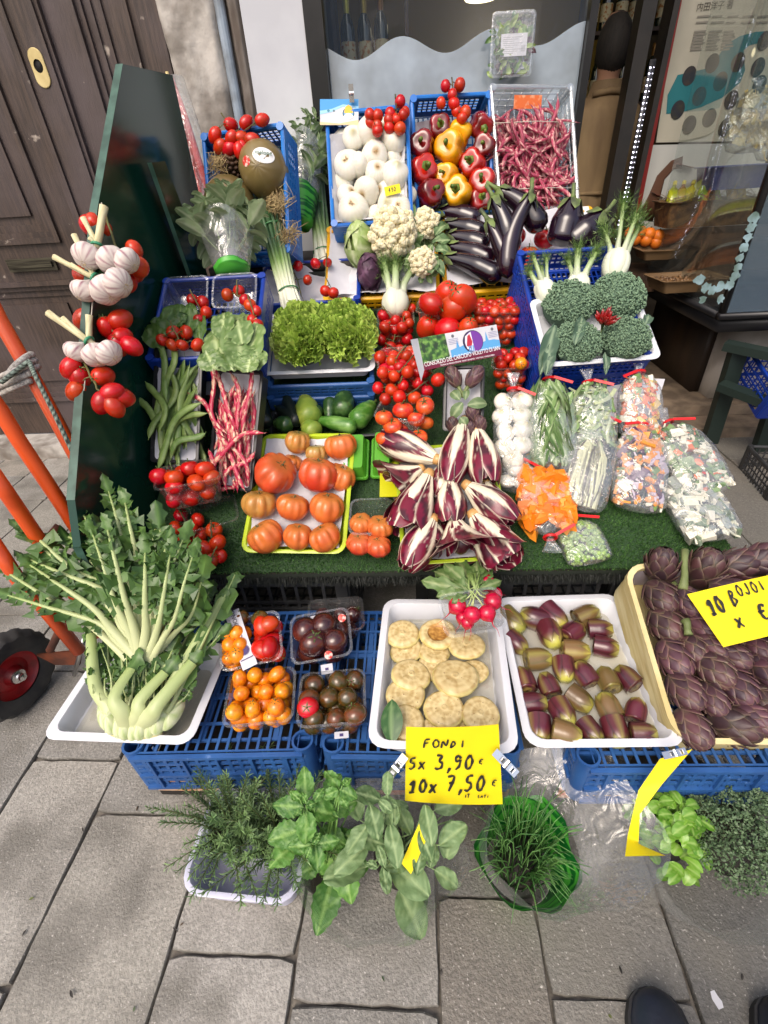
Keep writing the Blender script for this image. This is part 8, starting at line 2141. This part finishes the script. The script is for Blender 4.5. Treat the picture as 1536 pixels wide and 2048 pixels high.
mint_it = [(612, 1600, 62, .6, 95, .33), (608, 1615, 66, .62, 175, .33), (615, 1615, 66, .7, -10, .32), (612, 1622, 62, .66, -92, .33), (600, 1600, 30, .6, 140, .345), (628, 1604, 32, .6, 60, .345), (612, 1612, 24, .7, 20, .35), (605, 1618, 22, .7, 230, .35), (612, 1606, 24, .6, 110, .352),
   (677, 1575, 44, .65, 110, .34), (680, 1578, 40, .7, -30, .34), (676, 1580, 36, .65, 200, .34), (684, 1572, 24, .7, 50, .35), (680, 1590, 30, .6, -60, .335),
   (622, 1690, 50, .62, 185, .26), (630, 1690, 48, .65, -85, .26), (625, 1685, 44, .66, 100, .27), (635, 1688, 46, .6, 10, .26), (626, 1688, 24, .7, 60, .285), (622, 1694, 22, .7, 250, .285), (600, 1660, 66, .75, 200, .22), (590, 1690, 60, .8, 240, .2),
   (690, 1715, 70, .8, -170, .17), (690, 1715, 78, .72, -75, .14), (665, 1755, 90, .62, -110, .10), (650, 1640, 56, .6, 60, .22), (655, 1690, 60, .66, 30, .18), (690, 1670, 56, .7, -20, .18), (640, 1660, 60, .7, -30, .2), (660, 1620, 60, .7, 20, .24), (650, 1590, 50, .7, 60, .25), (700, 1620, 50, .7, 160, .2), (640, 1730, 50, .7, 200, .12), (680, 1740, 60, .8, 10, .1)]
herb('mint_plant', 'bright green mint with serrated leaves beside the rosemary tub', (660, 1760), .10, mint_it, MINT, (MG1, MG2, MGV), mint_prof, .07)
SG3 = (srgb(84, 116, 66, .8), srgb(122, 152, 100, .82), srgb(160, 184, 130, .85))
sage_it = [(740, 1610, 60, .62, -80, .30), (735, 1650, 62, .6, -115, .26), (775, 1590, 42, .6, 100, .33), (790, 1650, 46, .58, 100, .28), (785, 1625, 34, .62, 140, .32), (795, 1612, 40, .6, 150, .32), (780, 1650, 72, .5, -80, .28), (735, 1690, 80, .55, 230, .2), (730, 1735, 84, .62, 215, .16), (770, 1735, 40, .5, 110, .24), (765, 1735, 44, .55, -85, .23), (755, 1735, 26, .6, 150, .24),
   (780, 1725, 92, .66, -50, .2), (800, 1780, 84, .72, -70, .1), (850, 1610, 70, .5, -80, .31), (840, 1660, 60, .5, -70, .28), (880, 1690, 66, .62, 40, .26), (905, 1640, 70, .62, -100, .22), (870, 1740, 52, .66, -40, .18), (860, 1735, 40, .6, 70, .2), (845, 1690, 50, .55, -100, .24), (820, 1720, 56, .6, 200, .2), (822, 1668, 54, .6, 110, .22), (770, 1690, 60, .6, 160, .2),
   (720, 1640, 60, .66, 100, .22), (760, 1640, 62, .66, 30, .2), (830, 1770, 70, .66, -110, .08), (855, 1800, 60, .7, 190, .06), (910, 1610, 60, .6, 60, .2), (760, 1600, 56, .7, 150, .24), (870, 1620, 60, .6, 20, .22)]
herb('sage_plant', 'large grey green sage plant under the yellow FONDI card', (800, 1740), .10, sage_it, SAGE, SG3, oval_p, None)
m = MB(); p_, q_ = at_z(858, 1640, .30), at_z(812, 1735, .22); d = q_ - p_; X = d.cross(Vector((0, 0, 1))).normalized() * .012
m.sheet(lambda u, v: p_.lerp(q_, v) + X * (2 * u - 1) + Vector((0, 0, .006 * math.sin(v * 5))), 3, 8)
m.k = 1
ob('price_strip', m.mesh('price_strip', [YPAP, INK]), None, None, 'small yellow strip stuck among the sage leaves', 'price strip')
def film_cone(name, label, c, r0, r1, z0, z1, lean, seed, cat='plastic sleeve', mat=None, par=None, off=None):
 m = MB(); n = 36; rr = random.Random(seed); ph = [rr.uniform(0, 6) for _ in range(4)]
 R_ = []
 for i in range(9):
  u = i / 8; r = r0 + (r1 - r0) * u ** 1.2
  R_.append([Vector((lean[0] * u + (r * (1 + .10 * u * math.sin(3 * a + ph[0]) + .06 * u * math.sin(7 * a + ph[1]))) * math.cos(a), lean[1] * u + r * (1 + .10 * u * math.sin(2 * a + ph[2]) + .05 * u * math.sin(8 * a + ph[3])) * math.sin(a), z0 + (z1 - z0) * u + .02 * u * math.sin(3 * a + ph[3]))) for a in [k / n * 6.2832 for k in range(n)]])
 m.rings(R_, False, False)
 return ob(name, m.mesh(name, mat or SLEEVE), par, T(c), *((label, cat) if label else ()))
film_cone('plastic_sleeve', 'clear crinkled sleeve around the mint and sage on the pavement', at_z(740, 1760, 0.01), .10, .165, .0, .17, (.02, .01), 3)
p0 = at_z(1035, 1735, 0.0); t = thing('chives_plant', 'thin green chives in an open clear and green striped bag', 'herb plant', T(p0))
m = MB(); rr = random.Random(6)
for i in range(170):
 a = rr.uniform(0, 6.28); r = .055 * math.sqrt(rr.random()); H = rr.uniform(.09, .18); d = Vector((math.cos(a), math.sin(a), 0)) * rr.uniform(.0, .06) + Vector((rr.gauss(.005, .02), rr.gauss(0, .02), 0))
 b_ = Vector((r * math.cos(a), r * math.sin(a), .04)); c = mix(srgb(60, 112, 50, .8), srgb(112, 156, 84, .82), rr.random())
 m.tube([b_, b_ + d * .25 + Vector((0, 0, H * .5)), b_ + d * .7 + Vector((0, 0, H * .85)), b_ + d * 1.3 + Vector((0, 0, H * .9))], [.0012, .0013, .0011, .0006], 4, cf=lambda u, v: c)
ob('foliage', m.mesh('foliage', ROSM), t)
m = MB(); m.lathe([(.04, 0), (.05, .05), (.001, .05)], 18, cap0=True); ob('pot', m.mesh('pot', MATS['pot_dark']), t)
film_cone('green_band', None, Vector((0, 0, 0)), .070, .100, .002, .105, (.01, 0), 5, mat=GRNS, par=t)
film_cone('plastic_sleeve', None, Vector((.01, 0, 0)), .100, .165, .104, .20, (.075, .02), 9, par=t)
BASM = M('basil_leaf', vcol=True, rough=.35, lucent=.22, coat=.1)
p0 = at_z(1312, 1690, 0.0); t = thing('basil_plant', 'bright green basil in a clear bag under the curled yellow strip', 'herb plant', T(p0))
m = MB(); rr = random.Random(16)
for i in range(120):
 a = i * 2.4; f = math.sqrt((i + .5) / 120); r = f * .072
 q = Vector((r * math.cos(a) * .85, r * math.sin(a) * 1.15, .17 - .10 * f * f + rr.uniform(-.012, .012))); A = mix(srgb(92, 150, 40, .82), srgb(140, 190, 66, .85), rr.random())
 Mx = T(q) @ RZ(rr.uniform(0, 6.28)) @ RX(rr.uniform(-.3, .5))
 leaf(m, Mx, rr.uniform(.024, .040), rr.uniform(.018, .026), .7, .15, 6, 7, veins(A, srgb(170, 206, 110, .85), 5, .05), oval_p, 0, .002, i)
for i in range(14): m.tube([(rr.uniform(-.03, .03), rr.uniform(-.03, .03), .03), (rr.uniform(-.05, .05), rr.uniform(-.05, .05), .14)], [.002, .0018], 5, cf=lambda u, v: srgb(130, 170, 80, .8))
ob('foliage', m.mesh('foliage', BASM), t)
m = MB(); m.lathe([(.04, 0), (.05, .06), (.001, .06)], 18, cap0=True); ob('pot', m.mesh('pot', MATS['pot_dark']), t)
p0 = at_z(1440, 1690, 0.0); t = thing('thyme_plant', 'fine grey green thyme in a clear bag beside the basil', 'herb plant', T(p0))
m = MB(); rr = random.Random(26)
for i in range(8500):
 a = rr.uniform(0, 6.28); f = math.sqrt(rr.random()); r = .115 * f
 q = Vector((r * math.cos(a) * 1.05, r * math.sin(a) * 1.0, .175 - .085 * f * f + rr.uniform(-.02, .008) + .012 * math.sin(a * 5 + f * 9))); d = Vector((rr.gauss(0, 1), rr.gauss(0, 1), rr.gauss(.5, .8))).normalized()
 L = rr.uniform(.004, .008); s = d.orthogonal().normalized() * L * .32; c = mix(srgb(64, 90, 58, .78), srgb(112, 138, 98, .82), rr.random())
 m.face(m.pt(q, c), m.pt(q + d * L * .5 + s, c), m.pt(q + d * L, c), m.pt(q + d * L * .5 - s, c))
for i in range(90):
 a = rr.uniform(0, 6.28); r = .10 * math.sqrt(rr.random()); m.tube([(r * .4 * math.cos(a), r * .4 * math.sin(a), .05), (r * math.cos(a), r * math.sin(a), .16)], [.0009, .0006], 3, cf=lambda u, v: srgb(90, 92, 62, .8))
ob('foliage', m.mesh('foliage', ROSM, False), t)
m = MB(); m.lathe([(.06, 0), (.07, .07), (.001, .07)], 18, cap0=True); ob('pot', m.mesh('pot', MATS['pot_dark']), t)
film_cone('plastic_bag', 'large clear plastic bag open around the basil and thyme', at_z(1375, 1705, .004), .135, .185, .0, .16, (.01, .0), 13)
# ================================================================== shoes of the person taking the picture
SHOE = M('shoe_leather', srgb(44, 50, 66, .75), .42, srgb(22, 24, 32, .7), 6, bump=.15, bscale=120)
SOLE = M('shoe_sole', (.012, .012, .014), .7)
def shoe(label, toe_px, yaw):
 toe = at_z(*toe_px, .03); toe.z = 0
 t = thing('shoe', label, 'shoe', T(toe) @ RZ(rad(yaw)), 'dark shoes at the bottom edge')
 def sect(y, w_, h, z0, n=22, flat=.6):
  return [Vector((w_ * math.cos(a), y, z0 + max(-.0, 0) + (h * math.sin(a) if math.sin(a) > 0 else .012 * math.sin(a)))) for a in [k / n * 6.2832 for k in range(n)]]
 S_ = ((-.001, .008, .012), (-.008, .026, .024), (-.022, .039, .034), (-.045, .047, .044), (-.08, .051, .055), (-.115, .050, .068), (-.15, .046, .084), (-.19, .042, .096), (-.235, .040, .100), (-.27, .036, .096), (-.29, .024, .085))
 m = MB(); m.rings([sect(y, w_, h, .022) for y, w_, h in S_][::-1]); ob('upper', m.mesh('upper', SHOE), t)
 m = MB(); o_ = [(w_ + .004, y) for y, w_, h in S_]; ring = [Vector((w_, y, 0)) for w_, y in o_] + [Vector((-w_, y, 0)) for w_, y in reversed(o_)]
 m.rings([[p + Vector((0, 0, z)) for p in ring] for z in (0, .026)]); ob('sole', m.mesh('sole', SOLE, 40), t)
 m = MB()
 for i, y in enumerate((-.115, -.135, -.155)): m.tube([(-.024, y, .078 + .012 * i), (0, y - .006, .094 + .012 * i), (.024, y, .078 + .012 * i)], .0028, 6)
 m.tube([(-.049, -.075, .03), (-.03, -.068, .064), (0, -.066, .074), (.03, -.068, .064), (.049, -.075, .03)], .0016, 5)
 ob('laces', m.mesh('laces', M('lace_dark', (.02, .022, .03), .8)), t)
 m = MB(); m.lathe([(.045, .10), (.052, .14), (.056, .22), (.06, .34)], 20, T((0, -.235, 0))); ob('trouser_leg', m.mesh('trouser_leg', M('trouser_dark', (.025, .03, .045), .85, (.04, .045, .06), 60)), t)
shoe('dark shoe toe at the bottom of the picture nearer the middle paving joint', (1306, 1972), -8); shoe('dark shoe toe cut off by the bottom picture corner', (1556, 1990), -10)
# ================================================================== right edge: green trestle, crates, litter
GRT = M('trestle_green', (.012, .022, .018), .5)
tt = at_z(1418, 885, 0)
t = thing('green_trestle', 'dark green wooden trestle beside the doorway carrying a blue crate', 'trestle', T(tt))
def beam(nm, a, b_, r):
 m = MB(); d = b_ - a; X = T(a - tt) @ basis(d, (1, 0, 0)); m.box(-r, r, -r * .6, r * .6, 0, d.length, X); ob(nm, m.mesh(nm, GRT, 25), t)
beam('leg', tt, at_y(1480, 690, 2.28), .035); beam('leg', at_z(1520, 900, 0), at_y(1600, 660, 2.2), .035); beam('rail', at_y(1440, 770, 2.26), at_y(1600, 830, 2.0), .03); beam('rail', at_y(1450, 690, 2.30), at_y(1640, 730, 2.05), .03)
crate('crate', 'blue crate on the green trestle at the picture edge', Frame(at_y(1655, 780, 2.02), 0, 20), .40, .30, .16, BLUED, nx=10, nyl=8, nz_=4)
crate('crate', 'black crate on the ground below the green trestle', Frame(at_z(1665, 960, .12), -8, 0), .40, .30, .14, BLKC, nx=12, nyl=9, nz_=4)
m = MB(); m.sheet(lambda u, v: Vector(((u - .5) * .13, (v - .5) * .09, .012 + .022 * abs(nz((u * 3, v * 3, 4), 1.8)) + .012 * nz((u, v, 2), 9))), 14, 10); m.sheet(lambda u, v: Vector(((u - .5) * .09 + .03, (v - .5) * .07, .02 + .03 * abs(nz((u * 3, v * 3, 9), 1.8)))), 12, 8)
ob('tissue', m.mesh('tissue', PAPER, 40), None, T(at_z(1470, 858, 0)), 'crumpled white tissue lying on the pavement by the trestle', 'tissue')
m = MB(); m.poly([(-.008, -.010, .002), (.001, -.012, .004), (.007, -.006, .002), (.005, .003, .006), (.008, .010, .003), (-.001, .012, .005), (-.006, .004, .002)]); ob('paper_scrap', m.mesh('paper_scrap', PAPER, 40), None, T(at_z(1432, 2000, 0)) @ RZ(.5), 'tiny white paper scrap on the pavement between the shoes', 'litter')
# ================================================================== inside the shop
pb = at_y(1192, 300, 3.55); pb.z = .06
t = thing('person', 'person in a long beige coat seen from behind inside the shop', 'person', T(pb))
SKIN = M('skin', srgb(176, 130, 104, .8), .5); COAT = M('coat_beige', srgb(176, 146, 104, .55), .8, srgb(140, 112, 78, .5), 6, bump=.2, bscale=25, stretch=(1, 1, .3)); HAIR = M('hair_dark', (.008, .006, .005), .8, (.018, .013, .01), 90, stretch=(1, 1, .15))
def ell(cx_, cy_, z, a, b_, n=24): return [Vector((cx_ + a * math.cos(k / n * 6.2832), cy_ + b_ * math.sin(k / n * 6.2832), z)) for k in range(n)]
m = MB(); m.rings([ell(0, 0, z, a, b_) for z, a, b_ in ((.02, .10, .11), (.1, .11, .09), (.45, .13, .10), (.8, .17, .12), (.95, .18, .13), (1.1, .16, .12), (1.3, .19, .12), (1.4, .18, .10), (1.45, .09, .07), (1.5, .058, .058), (1.55, .056, .06), (1.58, .062, .08), (1.64, .074, .095), (1.70, .076, .098), (1.75, .068, .086), (1.79, .04, .05), (1.80, .01, .01))]); ob('body', m.mesh('body', SKIN), t)
m = MB(); m.rings([ell(0, 0, z, a, b_, 30) for z, a, b_ in ((.62, .25, .17), (.8, .24, .165), (1.0, .225, .16), (1.18, .215, .15), (1.32, .225, .15), (1.40, .215, .135), (1.44, .16, .11), (1.47, .095, .085), (1.53, .075, .075))], False, False)
for sx in (-1, 1): m.tube([(sx * .20, 0, 1.40), (sx * .262, .01, 1.25), (sx * .275, -.01, 1.08), (sx * .24, .08, .92)], [.07, .066, .058, .05], 14)
m.tube([(-.218, -.10, 1.02), (0, -.166, 1.02), (.218, -.10, 1.02)], .012, 6)
m.tube([(-.09, -.075, 1.47), (0, -.095, 1.48), (.09, -.075, 1.47)], .016, 8)
ob('coat', m.mesh('coat', COAT), t)
m = MB()
for sx in (-1, 1): m.tube([(sx * .24, .08, .92), (sx * .225, .11, .84), (sx * .22, .12, .80)], [.03, .036, .02], 10)
ob('hands', m.mesh('hands', SKIN), t)
m = MB(); m.ball(1, 18, 12, T((0, -.012, 1.67)) @ S(.086, .105, .13)); ob('hair', m.mesh('hair', HAIR), t)
m = MB()
for sx in (-1, 1): m.tube([(sx * .09, 0, .66), (sx * .095, 0, .35), (sx * .10, 0, .03)], [.095, .08, .07], 12)
ob('trousers', m.mesh('trousers', M('trouser_dark', (.02, .02, .02))), t)
def bottle_mesh():
 m = MB(); m.lathe([(.001, 0), (.036, .002), (.037, .01), (.037, .18), (.03, .21), (.014, .24), (.0135, .285), (.016, .287), (.016, .30), (.001, .30)], 16); return m.mesh('glass', M('bottle_glass', (.012, .018, .010), .08, coat=.5))
bm0 = bottle_mesh(); m = MB(); m.lathe([(.0375, .05), (.0378, .055), (.0378, .13), (.0375, .135)], 16); lb0 = m.mesh('label', M('bottle_label', srgb(214, 200, 160, .8), .6, srgb(180, 120, 60, .8), 60, (.52, .6), rnd=.3)); m = MB(); m.lathe([(.0142, .235), (.0148, .24), (.0168, .288), (.0168, .302), (.001, .303)], 14); cp0 = m.mesh('capsule', M('bottle_capsule', srgb(190, 150, 70, .7), .35, metal=.5, rnd=.5, hrnd=.06))
BOT = Proto('wine_bottle', 'bottle', bm0, [('label', lb0), ('capsule', cp0)])
SHW = M('shelf_wood', srgb(90, 60, 36, .5), .6, srgb(60, 40, 24, .5), 8)
def shelf(label, x0, x1, y0, y1, zs, n, lab2, grp, gap):
 c = Vector(((x0 + x1) / 2, (y0 + y1) / 2, 0)); t = thing('shelf', label, 'shelf', T(c))
 for z in zs:
  m = MB(); m.box(x0 - c.x, x1 - c.x, y0 - c.y, y1 - c.y, z - .02, z); ob('board', m.mesh('board', SHW, False), t)
  for i in range(n): BOT.spawn(lab2, T((x0 + .05 + gap * i, (y0 + y1) / 2 + .02 * (i % 2), z + .001)) @ RZ(i), grp)
 m = MB(); m.box(x0 - c.x - .02, x0 - c.x, y0 - c.y, y1 - c.y, .06, zs[-1] + .4); m.box(x1 - c.x, x1 - c.x + .02, y0 - c.y, y1 - c.y, .06, zs[-1] + .4); ob('side', m.mesh('side', SHW, False), t)
shelf('wooden wine shelf behind the shop window above the frosted film', -.34, .0, 3.3, 3.45, (1.66, 2.02), 3, 'dark wine bottle on the shelf behind the window', 'wine bottles behind the window', .085)
shelf('wooden wine shelf by the yellow wall inside the doorway', 1.18, 1.75, 4.4, 4.55, (1.55, 1.92, 2.3), 6, 'dark wine bottle on the shelf inside the doorway', 'wine bottles inside the doorway', .09)
m = MB(); m.rings([ell(0, 0, z, r, r, 20) for z, r in ((0, .09), (.03, .11), (.06, .05))]);
p = at_y(962, -2, 3.9); t = thing('ceiling_lamp', 'small lit lamp inside the shop seen through the top of the window', 'lamp', T(p)); ob('shade', m.mesh('shade', M('lamp_lit', (.9, .85, .6), .5, emit=((1.0, .85, .5), 2.5))), t); m = MB(); m.tube([(0, 0, .06), (0, 0, 2.88 - p.z)], .004, 6); ob('cord', m.mesh('cord', M('lamp_cord', (.02, .02, .02))), t)
PY = 3.40
def pw(x, y): return at_y(x, y, PY)
POSTC = M('poster_cream', srgb(206, 200, 180, .8), .5, srgb(190, 184, 166, .8), 3)
PP = [pw(1368, -70), pw(1650, -120), pw(1600, 280), pw(1312, 285)]
t = thing('poster', 'cream wall poster with a teal winding river and round photos, headed by Japanese characters', 'poster', T(PP[3]))
def flat(nm, pts, mat, dy):
 m = MB(); m.poly([p - PP[3] + Vector((0, -dy, 0)) for p in pts]); return ob(nm, m.mesh(nm, mat, False), t)
m = MB(); a_ = [p - PP[3] for p in PP]; i0 = [m.pt(p) for p in a_]; i1 = [m.pt(p + Vector((0, .006, 0))) for p in a_]; m.face(*reversed(i0)); [m.face(i0[k], i0[(k + 1) % 4], i1[(k + 1) % 4], i1[k]) for k in range(4)]; ob('sheet', m.mesh('sheet', POSTC, False), t)
TEAL = M('poster_teal', srgb(30, 120, 128, .8), .5)
top_ = [(1536, 62), (1510, 64), (1480, 72), (1450, 90), (1437, 112), (1425, 135), (1390, 142), (1355, 150), (1335, 190), (1332, 228)]; bot_ = [(1365, 224), (1400, 215), (1445, 195), (1480, 165), (1490, 140), (1487, 115), (1487, 100), (1500, 90), (1520, 86), (1540, 84)]
m = MB()
tp_ = [pw(*p) - PP[3] + Vector((0, -.002, 0)) for p in top_]; bt_ = [pw(*p) - PP[3] + Vector((0, -.002, 0)) for p in bot_][::-1]
for k in range(len(tp_) - 1): m.face(m.pt(tp_[k]), m.pt(tp_[k + 1]), m.pt(bt_[k + 1]), m.pt(bt_[k]))
ob('river', m.mesh('river', TEAL, False), t)
PHO = M('poster_photo', srgb(70, 60, 50, .6), .5, srgb(40, 44, 56, .6), 26, (.4, .6), rnd=.4, hrnd=.06)
for px_, py_ in ((1424, 127), (1378, 152), (1475, 125), (1515, 135), (1398, 193), (1440, 163), (1355, 220), (1462, 200), (1418, 236), (1378, 250), (1450, 255), (1528, 82), (1518, 170)):
 c_ = pw(px_, py_) - PP[3]; r = msize(13, pw(px_, py_)); m = MB(); m.poly([c_ + Vector((r * math.cos(k / 20 * 6.2832), -.0035, r * 1.15 * math.sin(k / 20 * 6.2832))) for k in range(20)][::1]); ob('round_photo', m.mesh('round_photo', PHO, False), t)
GI = M('poster_ink', (.06, .05, .04), .6)
me = font_mesh('内田洋子 著', .055, GI, .0002); p = pw(1391, 22) - PP[3] + Vector((0, -.003, 0)); wd_ = max(v.co.x for v in me.vertices) or .2; ob('lettering', me, t, T(p) @ RX(PI / 2) @ S(msize(70, pw(1391, 22)) / wd_))
m = MB()
for y in (36, 48, 66, 72, 78, 84, 90, 96, 102):
 for k in range(5 if y < 50 else 3):
  a_ = pw(1395 - (y - 30) * .22 + k * 30, y) - PP[3] + Vector((0, -.003, 0)); L = msize(26 - (k * 7 + y) % 9, pw(1400, y)); m.box(a_.x, a_.x + L, a_.y - .0004, a_.y, a_.z, a_.z + .007)
ob('text_lines', m.mesh('text_lines', M('poster_grey', srgb(150, 144, 132, .8), .6), False), t)
p0 = pw(1310, 440)
t = thing('wall_picture', 'white panel below the poster showing an outstretched arm with a bracelet', 'picture', T(p0))
m = MB(); m.poly([pw(*q) - p0 + Vector((0, .004, 0)) for q in ((1305, 290), (1540, 285), (1500, 470), (1270, 470))]); ob('panel', m.mesh('panel', M('panel_white', srgb(206, 206, 200, .8), .5), False), t)
m = MB(); m.tube([pw(x, y) - p0 + Vector((0, .0015, 0)) for x, y in ((1290, 440), (1310, 390), (1322, 355), (1345, 330), (1365, 325))], [.05, .034, .026, .024, .03], 10, .02, side=(1, 0, 0)); ob('painted_arm', m.mesh('painted_arm', M('arm_print', srgb(110, 74, 54, .75), .5)), t)
m = MB(); m.tube([pw(1303, 385) - p0 + Vector((0, -.002, 0)), pw(1325, 395) - p0 + Vector((0, -.002, 0))], .012, 8, .1); m.tube([pw(1352, 328) - p0 + Vector((0, -.003, 0)), pw(1385, 335) - p0 + Vector((0, -.003, 0))], .03, 10, .05); ob('painted_bracelet', m.mesh('painted_bracelet', M('bracelet_print', srgb(60, 44, 40, .7), .5, srgb(150, 60, 50), 30)), t)
m = MB(); m.poly([pw(*q) + Vector((0, -.001, 0)) for q in ((1365, -40), (1372, -40), (1274, 452), (1266, 450))]);
ob('red_edge_strip', m.mesh('red_edge_strip', M('edge_red', srgb(150, 34, 28, .8), .5), False), None, None, 'narrow red strip down the edge of the panel inside the shop', 'strip')
CZ = .648
WICK = M('wicker', srgb(120, 88, 50, .7), .7, srgb(80, 56, 32, .7), 40, bump=.5, bscale=90)
def basket(label, px_, py_, y, w_, l, h, mat=WICK, yaw=0, nm='basket', cat='basket'):
 p = at_y(px_, py_, y); return ob(nm, tray_mesh(w_, l, h, .012, .02, .02, .006).mesh(nm, mat, 40), None, Frame(p, yaw, 0).M.copy(), label, cat), Frame(p, yaw, 0)
WTR = M('tray_wood', srgb(150, 120, 84, .7), .6, srgb(120, 92, 60, .7), 9, stretch=(.3, 1, 1))
_, Fk = basket('wooden tray of dry goods inside the glass counter', 1345, 500, 2.95, .30, .22, .05, WTR, -4)
_, Fk2 = basket('wooden tray of brown nuts at the front of the glass counter', 1400, 560, 2.58, .34, .24, .06, WTR, 3)
_, Fk3 = basket('large wicker basket of wrapped bottles high in the counter', 1440, 400, 3.0, .50, .24, .12)
_, Fk4 = basket('dark blue crate of pasta packets under the poster', 1505, 330, 3.05, .36, .24, .10, BLUED, 0, 'crate', 'crate')
m = MB(); rr = random.Random(4)
for i in range(260): m.ball(1, 6, 4, Fk2.M @ T((rr.uniform(-.14, .14), rr.uniform(.03, .21), -.035 + rr.uniform(0, .02))) @ S(.010, .012, .008), None, lambda t_, a_, p_, c=mix(srgb(130, 96, 60, .8), srgb(80, 56, 36, .8), rr.random()): c)
prop(ob('nuts', m.mesh('nuts', CHUNK), None, None), 'loose brown nuts in the wooden tray', 'nuts', None, 'stuff')
m = MB(); m.box(.0, 1.7, -.02, .5, 0, .02); ob('shelf_board', m.mesh('shelf_board', SHW, False), counter, T((1.44, 2.86, 1.03 - .17)))
OF = M('orange_fruit', srgb(226, 120, 30, .85), .45, bump=.2, bscale=80, rnd=.1)
for i, (px_, py_) in enumerate(((1262, 466), (1280, 464), (1298, 468), (1316, 472), (1270, 478), (1292, 480), (1312, 484))):
 p = at_y(px_, py_, 3.15); m = MB(); m.ball(.034, 14, 9); o = ob('orange', m.mesh('orange', OF), None, T(p), 'orange fruit in the row at the far end of the glass counter', 'orange', 'oranges in the counter'); s = MB(); s.ball(.005, 6, 4, T((0, -.008, .033))); ob('navel', s.mesh('navel', GRN), o)
m = MB(); m.box(1.15, 1.46, 3.05, 3.40, .60, .70); ob('fruit_shelf', m.mesh('fruit_shelf', SHW, False), counter)
for i, (px_, py_, sc_, c_, lab) in enumerate(((1505, 240, .10, 'a', 'clear packet of pale pasta leaning at the top beside the poster'), (1480, 285, .11, 'b', 'clear packet of yellow pasta lying on the blue crate'), (1530, 300, .10, 'a', 'clear packet of pasta with a red band at the picture edge'))):
 p = at_y(px_, py_ + 30, 2.95); Mx = T(p) @ RZ(.2 * i) @ RX(1.0); bag(lab, Mx, sc_ * 1.9, sc_ * 1.9, .07, 60 + i, False, 'pasta packets in the counter')
 stuff_in(Mx, chunks_mb(sc_ * 1.9, sc_ * 1.9, .07, 70, [srgb(226, 206, 150, .85), srgb(214, 184, 110, .85)], .02, 60 + i), 'dry pasta in the packet', 'dry_pasta')
BOTC = M('bottle_oil', srgb(190, 160, 40, .7), .15, coat=.4, rnd=.3, hrnd=.12)
m = MB(); m.lathe([(.001, 0), (.024, .002), (.025, .10), (.01, .13), (.009, .16), (.001, .162)], 14); sm0 = m.mesh('small_bottle', BOTC); m = MB(); m.lathe([(.0105, .14), (.0105, .165), (.001, .167)], 10); sc0 = m.mesh('cap', YPAP)
for i in range(8):
 o = ob('small_bottle', sm0, None, Fk3.M @ T((-.2 + .055 * i, .10 + .03 * (i % 3), -.03)) @ RX(-.8) @ RY(U(-.5, .5)), 'small oil bottle lying in the wicker basket', 'bottle', 'oil bottles in the wicker basket'); ob('cap', sc0, o)
m = MB()
for i in range(160):
 p = Fk3.M @ Vector((rr.uniform(-.25, .25), rr.uniform(0, .2), rr.uniform(-.02, .02))); d = Vector((rr.gauss(0, .03), rr.gauss(0, .03), rr.gauss(0, .02))); c = mix(srgb(150, 120, 70, .7), srgb(90, 70, 40, .7), rr.random()); m.tube([p - d, p, p + d], .0012, 3, cf=lambda u, v: c)
prop(ob('straw', m.mesh('straw', MATS['straw']), None, None), 'straw padding in the wicker basket', 'straw', None, 'stuff')
m = MB(); ST = M('sticker_pale', srgb(150, 178, 186, .85), .5, srgb(96, 120, 110, .8), 14)
def blob(px_, py_, r, seed):
 c_ = at_y(px_, py_, 2.335); R0 = msize(r, c_); rr = random.Random(seed); n = 16
 m.poly([c_ + Vector((R0 * (.6 + .6 * rr.random()) * math.cos(k / n * 6.2832), -.001 - .0001 * seed, R0 * (.6 + .6 * rr.random()) * math.sin(k / n * 6.2832))) for k in range(n)])
for i, (px_, py_, r) in enumerate(((1508, 435, 11), (1502, 455, 11), (1496, 475, 9), (1488, 495, 10), (1480, 515, 9), (1474, 535, 9), (1470, 552, 10), (1458, 570, 11), (1440, 572, 11), (1425, 580, 10), (1412, 575, 10), (1398, 560, 11), (1440, 598, 9), (1405, 598, 8))): blob(px_, py_, r, i)
ob('peeling_sticker', m.mesh('peeling_sticker', ST, False), None, None, 'pale blue peeling sticker on the glass of the counter', 'sticker')
m = MB(); rr = random.Random(50)
for i in range(26):
 p = at_z(rr.uniform(40, 1500), rr.uniform(1600, 2040), .003); A = rr.choice((srgb(110, 120, 60, .7), srgb(80, 62, 40, .7), srgb(60, 84, 40, .7), srgb(40, 34, 28, .7)))
 leaf(m, T(p) @ RZ(rr.uniform(0, 6.28)) @ RX(rr.uniform(-.1, .2)), rr.uniform(.006, .016), rr.uniform(.003, .006), .5, .3, 2, 3, lambda u, v: A)
prop(ob('leaf_scraps', m.mesh('leaf_scraps', BLEAF), None, None), 'tiny dry leaf scraps scattered on the pavement', 'debris', None, 'stuff')
